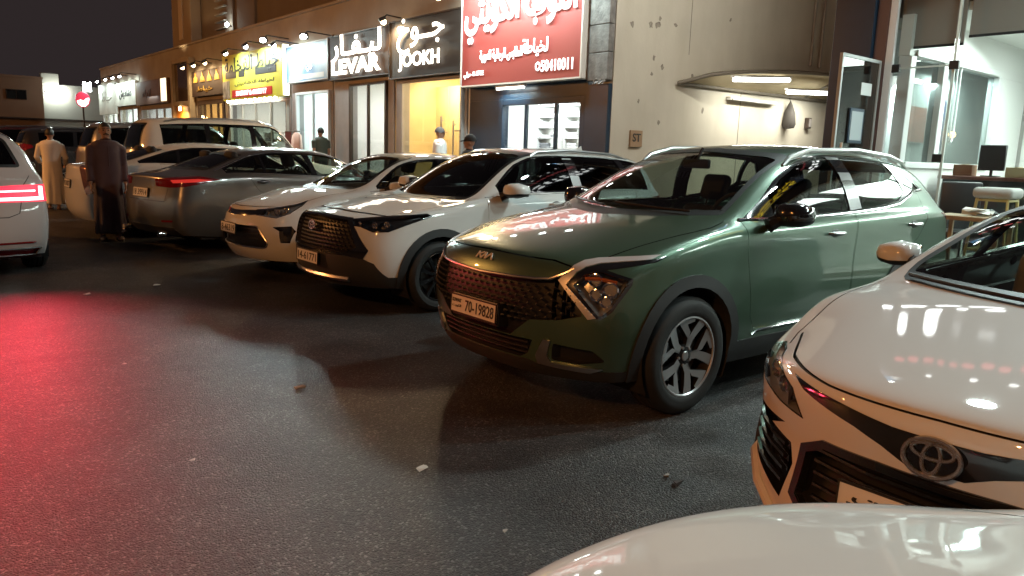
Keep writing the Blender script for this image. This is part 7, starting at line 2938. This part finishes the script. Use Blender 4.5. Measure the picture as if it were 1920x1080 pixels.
def capsule(mb, a, b, ra, rb, n=10):
    a, b = Vector(a), Vector(b)
    d = b - a
    pts, rs = [], []
    for k in (-1.0, -0.7, -0.3):
        pts.append(a + d.normalized() * ra * k)
        rs.append(ra * math.sqrt(max(0.02, 1 - k * k)))
    pts += [a, b]
    rs += [ra, rb]
    for k in (0.3, 0.7, 1.0):
        pts.append(b + d.normalized() * rb * k)
        rs.append(rb * math.sqrt(max(0.02, 1 - k * k)))
    mb.tube(pts, rs, n)


def remeshed(mb, name, m, parent, voxel=0.01, smooth=4, normals=True):
    me = mb.mesh(name, m, fixn=True)
    o = bpy.data.objects.new('tmp', me)
    COL.objects.link(o)
    md = o.modifiers.new('r', 'REMESH')
    md.mode = 'VOXEL'
    md.voxel_size = voxel
    sm = o.modifiers.new('s', 'SMOOTH')
    sm.iterations = smooth
    sm.factor = 0.5
    bpy.context.view_layer.update()
    me2 = bpy.data.meshes.new_from_object(o.evaluated_get(bpy.context.evaluated_depsgraph_get()))
    bpy.data.objects.remove(o)
    me2.name = name
    me2.polygons.foreach_set('use_smooth', [True] * len(me2.polygons))
    return put(name, me2, parent)


def person(label, loc, face, h=1.75, top_m=None, robe=True, robe_m=None, hair=True, cap=None, arms=None, stride=0.0, voxel=0.009, moustache=False, trousers=None, head_turn=0.0, group=None):
    """a standing figure; faces its own -y, which is turned to 'face' (radians)"""
    t = thing('person', label, 'person', loc, face, group)
    k = h / 1.75
    B = MB()
    # trunk, neck, head
    capsule(B, (0, 0, 0.98), (0, 0.0, 1.15), 0.135, 0.125, 14)
    capsule(B, (-0.05, 0, 1.12), (0.05, 0, 1.12), 0.12, 0.12, 14)
    capsule(B, (-0.075, 0.0, 1.33), (0.075, 0.0, 1.33), 0.104, 0.104, 14)
    capsule(B, (0, 0, 1.15), (0, 0, 1.34), 0.128, 0.118, 14)
    capsule(B, (-0.15, 0.005, 1.405), (0.15, 0.005, 1.405), 0.054, 0.054, 10)
    capsule(B, (0, 0.01, 1.40), (0, -0.005, 1.53), 0.058, 0.054, 12)
    B.ell((0, -0.005, 1.645), (0.075, 0.092, 0.105), 18, 12)
    B.ell((0, -0.025, 1.585), (0.058, 0.068, 0.062), 16, 10)
    B.ell((0, -0.098, 1.615), (0.014, 0.018, 0.024), 10, 8)
    capsule(B, (0, -0.088, 1.655), (0, -0.105, 1.612), 0.009, 0.012, 8)
    B.ell((0, -0.085, 1.578), (0.026, 0.012, 0.009), 10, 6)
    B.ell((0, -0.080, 1.545), (0.024, 0.016, 0.016), 10, 6)
    for s in (-1, 1):
        B.ell((s * 0.077, 0.01, 1.625), (0.010, 0.020, 0.032), 8, 8)
        capsule(B, (s * 0.015, -0.088, 1.668), (s * 0.045, -0.078, 1.668), 0.010, 0.008, 8)
    # legs
    for s in (-1, 1):
        st = stride * s
        capsule(B, (s * 0.09, 0, 0.95), (s * 0.095, -st * 0.5, 0.50), 0.085, 0.056, 12)
        capsule(B, (s * 0.095, -st * 0.5, 0.50), (s * 0.10, -st * 0.8 + (0.02 if st < 0 else 0), 0.09), 0.054, 0.036, 10)
        capsule(B, (s * 0.10, -st * 0.8 + 0.03, 0.045), (s * 0.115, -st * 0.8 - 0.14, 0.035), 0.040, 0.034, 10)
    # arms with five fingers each
    A = arms or {}
    hands = {}
    for s in (-1, 1):
        sh_ = Vector((s * 0.19, 0.0, 1.40))
        el = Vector(A.get((s, 'el'), (s * 0.228, 0.03, 1.12)))
        wr = Vector(A.get((s, 'wr'), (s * 0.232, -0.03, 0.87)))
        capsule(B, sh_, el, 0.052, 0.040, 10)
        capsule(B, el, wr, 0.040, 0.026, 10)
        d = (wr - el).normalized()
        side = d.cross(Vector((s, 0, 0))).normalized()
        inw = Vector((-s, 0, 0))
        pc = wr + d * 0.05
        for q in (-0.024, -0.008, 0.008, 0.024):
            capsule(B, wr + d * 0.01 + side * q * 0.6, wr + d * 0.09 + side * q, 0.016, 0.012, 8)
        for q, ln in ((-0.030, 0.055), (-0.010, 0.072), (0.010, 0.078), (0.030, 0.066)):
            p0 = wr + d * 0.092 + side * q
            p1 = p0 + d * ln * 0.55 + inw * 0.008
            p2 = p1 + d * ln * 0.40 + inw * 0.022
            capsule(B, p0, p1, 0.0095, 0.009, 8)
            capsule(B, p1, p2, 0.009, 0.0075, 8)
        fw = -side if side.y > 0 else side
        p0 = wr + d * 0.03 + fw * 0.022
        p1 = p0 + d * 0.035 + fw * 0.024 + inw * 0.012
        p2 = p1 + d * 0.035 + fw * 0.004 + inw * 0.010
        capsule(B, p0, p1, 0.013, 0.011, 8)
        capsule(B, p1, p2, 0.011, 0.008, 8)
        hands[s] = (sh_, el, wr)
    B.v = [(v[0] * k, v[1] * k, v[2] * k) for v in B.v]
    remeshed(B, 'body', SKIN, t, voxel * k, 3)
    sc = lambda mb: [(v[0] * k, v[1] * k, v[2] * k) for v in mb.v]
    # eyes, brows, moustache
    b = MB()
    for s in (-1, 1):
        b.ell((s * 0.031, -0.083, 1.645), (0.013, 0.010, 0.008), 10, 6)
    b.v = sc(b)
    b.build('eye', mat('eye_dark', (0.02, 0.015, 0.012), 0.2), t, smooth=True)
    b = MB()
    for s in (-1, 1):
        capsule(b, (s * 0.014, -0.098, 1.672), (s * 0.050, -0.080, 1.672), 0.006, 0.004, 6)
    b.v = sc(b)
    b.build('eyebrow', HAIR, t, smooth=True)
    if moustache:
        b = MB()
        for s in (-1, 1):
            capsule(b, (s * 0.003, -0.100, 1.594), (s * 0.036, -0.088, 1.583), 0.011, 0.006, 8)
        b.v = sc(b)
        b.build('moustache', HAIR, t, smooth=True)
    hm = cap or HAIR
    b = MB()
    vs, fs = [], []
    n, m_ = 20, 8
    for i in range(m_ + 1):
        ph = (math.pi * 0.60) * i / m_
        for j in range(n):
            a = 2 * math.pi * j / n
            front = max(0.0, -math.sin(a))
            p_ = min(ph, math.pi * (0.60 - 0.24 * front ** 0.6)) if not cap else min(ph, math.pi * 0.52)
            rr = 1.0 + 0.03 * math.sin(5 * a + i)
            g_ = 0.086 if not cap else 0.090
            vs.append((g_ * rr * math.sin(p_) * math.cos(a), -0.0 + (g_ + 0.018) * rr * math.sin(p_) * math.sin(a) + 0.004, 1.648 + (0.117 if not cap else 0.118) * math.cos(p_)))
    for i in range(m_):
        for j in range(n):
            fs.append((i * n + j, i * n + (j + 1) % n, (i + 1) * n + (j + 1) % n, (i + 1) * n + j))
    b.add(vs, fs)
    if cap:
        for a0 in (0,):
            b.prism([(-0.075, -0.07), (-0.06, -0.14), (0, -0.165), (0.06, -0.14), (0.075, -0.07)], lambda u, v, d: (u, v, d + 0.25 * (v + 0.07)), 1.655, 1.667)
    b.v = sc(b)
    b.build('cap' if cap else 'hair', hm, t, smooth='all')
    # clothes
    C = MB()
    rings = []
    if robe:
        zs_ = [(1.505, 0.070, 0.062), (1.495, 0.125, 0.090), (1.472, 0.178, 0.116), (1.42, 0.204, 0.140), (1.32, 0.198, 0.150), (1.20, 0.186, 0.152), (1.08, 0.180, 0.152), (0.95, 0.186, 0.152), (0.7, 0.194, 0.158), (0.45, 0.202, 0.166), (0.25, 0.210, 0.174), (0.12, 0.216, 0.18)]
    else:
        zs_ = [(1.505, 0.070, 0.062), (1.495, 0.125, 0.090), (1.472, 0.178, 0.116), (1.42, 0.204, 0.140), (1.32, 0.198, 0.150), (1.20, 0.186, 0.152), (1.08, 0.190, 0.155), (0.95, 0.192, 0.150), (0.86, 0.195, 0.150)]
    n = 40
    vs = []
    zmin, zmax = zs_[-1][0], zs_[0][0]
    for z, rx, ry in zs_:
        dn = max(0, (1.1 - z) / 1.0)
        for j in range(n):
            a = 2 * math.pi * j / n
            f = 1 + dn * (0.075 * math.sin(6 * a + 2.5 * z) + 0.045 * math.sin(11 * a + 1.3 - 3 * z)) + 0.02 * math.sin(9 * z + 3 * a)
            vs.append((rx * f * math.cos(a), ry * f * math.sin(a) - stride * 0.1 * dn * math.cos(a), z - (0.012 * math.sin(4 * a) if z < 0.2 else 0)))
    m_ = len(zs_)
    fs = [(i * n + j, i * n + (j + 1) % n, (i + 1) * n + (j + 1) % n, (i + 1) * n + j) for i in range(m_ - 1) for j in range(n)]
    fs.append(tuple(range(n)))
    fs.append(tuple(range((m_ - 1) * n, m_ * n))[::-1])
    C.add(vs, fs)
    for s in (-1, 1):
        sh_, el, wr = hands[s]
        lw = el.lerp(wr, 0.92 if robe else -0.0 + 0.15)
        pts = [sh_ + Vector((-s * 0.05, 0, 0.0)), sh_ + Vector((s * 0.015, 0, -0.03)), el.lerp(sh_, 0.4), el, lw] if robe else [sh_ + Vector((-s * 0.05, 0, 0)), sh_ + Vector((s * 0.015, 0, -0.03)), el.lerp(sh_, 0.3)]
        C.tube(pts, [0.072, 0.074, 0.064, 0.058, 0.055][:len(pts)], 14)
    C.v = sc(C)
    remeshed(C, 'robe' if robe else 'shirt', robe_m, t, 0.014 * k, 2)
    # collar
    b = MB()
    b.tube([(0.064 * math.cos(a), 0.005 + 0.062 * math.sin(a), 1.505 - 0.010 * math.sin(a)) for a in [2 * math.pi * j / 18 for j in range(19)]], 0.012, 6, cap=False)
    b.v = sc(b)
    b.build('collar', robe_m, t, smooth=True)
    if robe:
        b = MB()
        b.tube([(0.004, -0.112, 1.475), (0.004, -0.143, 1.40), (0.004, -0.154, 1.28), (0.004, -0.160, 1.12)], 0.007, 6)
        b.v = sc(b)
        b.build('placket', robe_m, t, smooth=True)
    if trousers:
        P = MB()
        for s in (-1, 1):
            capsule(P, (s * 0.09, 0, 0.95), (s * 0.095, 0, 0.5), 0.105, 0.078, 12)
            capsule(P, (s * 0.095, 0, 0.5), (s * 0.10, 0, 0.08), 0.076, 0.062, 12)
        capsule(P, (-0.06, 0, 0.95), (0.06, 0, 0.95), 0.13, 0.13, 12)
        P.v = sc(P)
        remeshed(P, 'trousers', trousers, t, 0.014, 2)
    for s in (-1, 1):
        st = stride * s
        b = MB()
        pl = rnd_poly([(-0.045, 0.06), (0.045, 0.06), (0.052, -0.10), (0.02, -0.20), (-0.02, -0.20), (-0.052, -0.10)], 0.03, 3)
        b.prism([(s * 0.108 + u, v - st * 0.8 + 0.02) for u, v in pl], lambda u, v, d: (u, v, d), 0.0, 0.022)
        b.tube([(s * 0.108 - 0.045, -st * 0.8 - 0.06, 0.02), (s * 0.108, -st * 0.8 - 0.08, 0.075), (s * 0.108 + 0.045, -st * 0.8 - 0.06, 0.02)], 0.014, 8)
        b.v = sc(b)
        b.build('sandal', mat('sandal_leather', (0.06, 0.035, 0.025), 0.5), t, smooth=True)
    return t


def face_to(loc, to=(0, 0)):
    """turn so that the figure's -y looks towards a point"""
    d = Vector((to[0] - loc[0], to[1] - loc[1]))
    return math.atan2(d.y, d.x) + math.pi / 2


random.seed(5)
ROBE_D = mat('robe_dark', (0.060, 0.032, 0.040), 0.75, noise=0.25, nscale=6)
ROBE_W = mat('robe_white', (0.80, 0.78, 0.75), 0.75, noise=0.1, nscale=4)
p = (2.72, 13.05, 0)
person('man in a long dark robe with a moustache standing in the road facing the viewer', p, face_to(p) + 0.15, 1.80, robe_m=ROBE_D, moustache=True, stride=0.05, voxel=0.0075)
p = (2.95, 19.4, 0)
person('man in a long white robe seen from behind beside the parked cars', p, face_to(p) + math.pi - 0.2, 1.76, robe_m=ROBE_W, stride=0.12, arms={(-1, 'el'): (-0.27, -0.02, 1.13), (-1, 'wr'): (-0.22, -0.20, 1.0), (1, 'el'): (0.28, -0.02, 1.14), (1, 'wr'): (0.25, -0.20, 1.02)}, voxel=0.009)
p = (9.2, 13.50, FL)
person('person in a white shirt and grey cap outside the yellow lit shop', p, face_to(p, (12, 11)), 1.74, robe=False, robe_m=mat('shirt_white', (0.7, 0.7, 0.69), 0.8), cap=mat('cap_grey', (0.10, 0.10, 0.11), 0.8), trousers=mat('trousers_dark', (0.03, 0.03, 0.035), 0.8))
p = (7.98, 10.78, 0)
person('person in a dark cap behind the white crossover', p, face_to(p, (5, 14)), 1.84, robe=False, robe_m=mat('shirt_dark', (0.02, 0.018, 0.02), 0.8), cap=mat('cap_black', (0.012, 0.010, 0.010), 0.8), trousers=mat('trousers_dark'))
p = (9.45, 19.66, FL)
person('person in a dark shirt outside the bright bluish shop', p, face_to(p, (9, 25)), 1.78, robe=False, robe_m=mat('shirt_green', (0.05, 0.065, 0.055), 0.8), trousers=mat('trousers_dark'), voxel=0.011)
t = thing('clothes_stand', 'stand with a pink garment and a red curtain by the bluish shop', 'clothes stand', (9.7, 21.9, FL))
b = MB()
b.tube([(0, 0, 0), (0, 0, 1.75)], 0.02, 8)
b.tube([(-0.0, -0.4, 1.7), (0, 0.7, 1.7)], 0.015, 8)
b.tube([(-0.2, 0, 0.02), (0.2, 0, 0.02)], 0.02, 6)
b.tube([(0, -0.25, 0.02), (0, 0.25, 0.02)], 0.02, 6)
b.build('stand', STEEL, t)
b = MB()
vs = []
for z, w_, d_ in ((1.66, 0.10, 0.05), (1.58, 0.26, 0.09), (1.3, 0.27, 0.12), (0.95, 0.30, 0.14), (0.75, 0.33, 0.16)):
    for j in range(20):
        a = 2 * math.pi * j / 20
        f = 1 + 0.08 * math.sin(6 * a)
        vs.append((d_ * f * math.cos(a), -0.12 + w_ * f * math.sin(a), z))
b.add(vs, [(i * 20 + j, i * 20 + (j + 1) % 20, (i + 1) * 20 + (j + 1) % 20, (i + 1) * 20 + j) for i in range(4) for j in range(20)])
b.build('garment', mat('garment_pink', (0.55, 0.36, 0.30), 0.8), t, smooth='all')
b = MB()
vs = []
for i in range(13):
    y = 0.3 + 0.4 * i / 12
    for z in (1.68, 0.5):
        vs.append((0.03 * math.sin(i * 1.6), y, z))
b.add(vs, [(2 * i, 2 * i + 1, 2 * i + 3, 2 * i + 2) for i in range(12)])
b.build('curtain', mat('curtain_red', (0.16, 0.05, 0.045), 0.8), t, smooth='all')

# ------------------------------------------------------------------ litter on the road
def scrap(label, x, y, s, m, cat='litter', seed=1):
    random.seed(seed)
    bm = bmesh.new()
    for _ in range(10):
        a = random.uniform(0, 6.28)
        r_ = s * random.uniform(0.5, 1.0)
        bm.verts.new((r_ * math.cos(a), r_ * math.sin(a) * 0.7, random.uniform(0.0, s * 0.5)))
    bmesh.ops.convex_hull(bm, input=bm.verts[:])
    b = MB()
    b.bm(bm)
    o = b.build('litter' if cat == 'litter' else 'stone', m)
    o.location = (x, y, 0.004)
    tag(o, label, cat)


SC = mat('paper_scrap', (0.5, 0.48, 0.45), 0.8)
scrap('pale crumpled scrap on the asphalt left of the green SUV shadow', 1.96, 4.43, 0.045, SC, seed=2)
scrap('largest white paper scrap on the asphalt in the lower middle', 1.91, 2.91, 0.04, SC, seed=3)
scrap('dark broken stone on the asphalt near the white sedan', 2.80, 2.07, 0.05, mat('dark_stone', (0.05, 0.05, 0.05), 0.8), 'stone', seed=4)
scrap('pale grit scattered above the dark stone near the white sedan', 2.84, 2.16, 0.03, mat('pale_grit', (0.28, 0.28, 0.26), 0.9), 'stone', seed=9)
scrap('small white scrap nearest the bottom of the picture', 1.85, 2.20, 0.016, SC, seed=5)
scrap('small white scrap at the lower left of the road', 1.06, 3.65, 0.022, SC, seed=6)
scrap('tiny white scrap left of the green SUV bumper', 1.2, 5.6, 0.02, SC, seed=7)
scrap('small white scrap beside the pale sedan', 1.5, 8.4, 0.05, SC, seed=8)
scrap('flat white scrap in front of the small white sedan', 2.2, 8.6, 0.05, SC, seed=10)
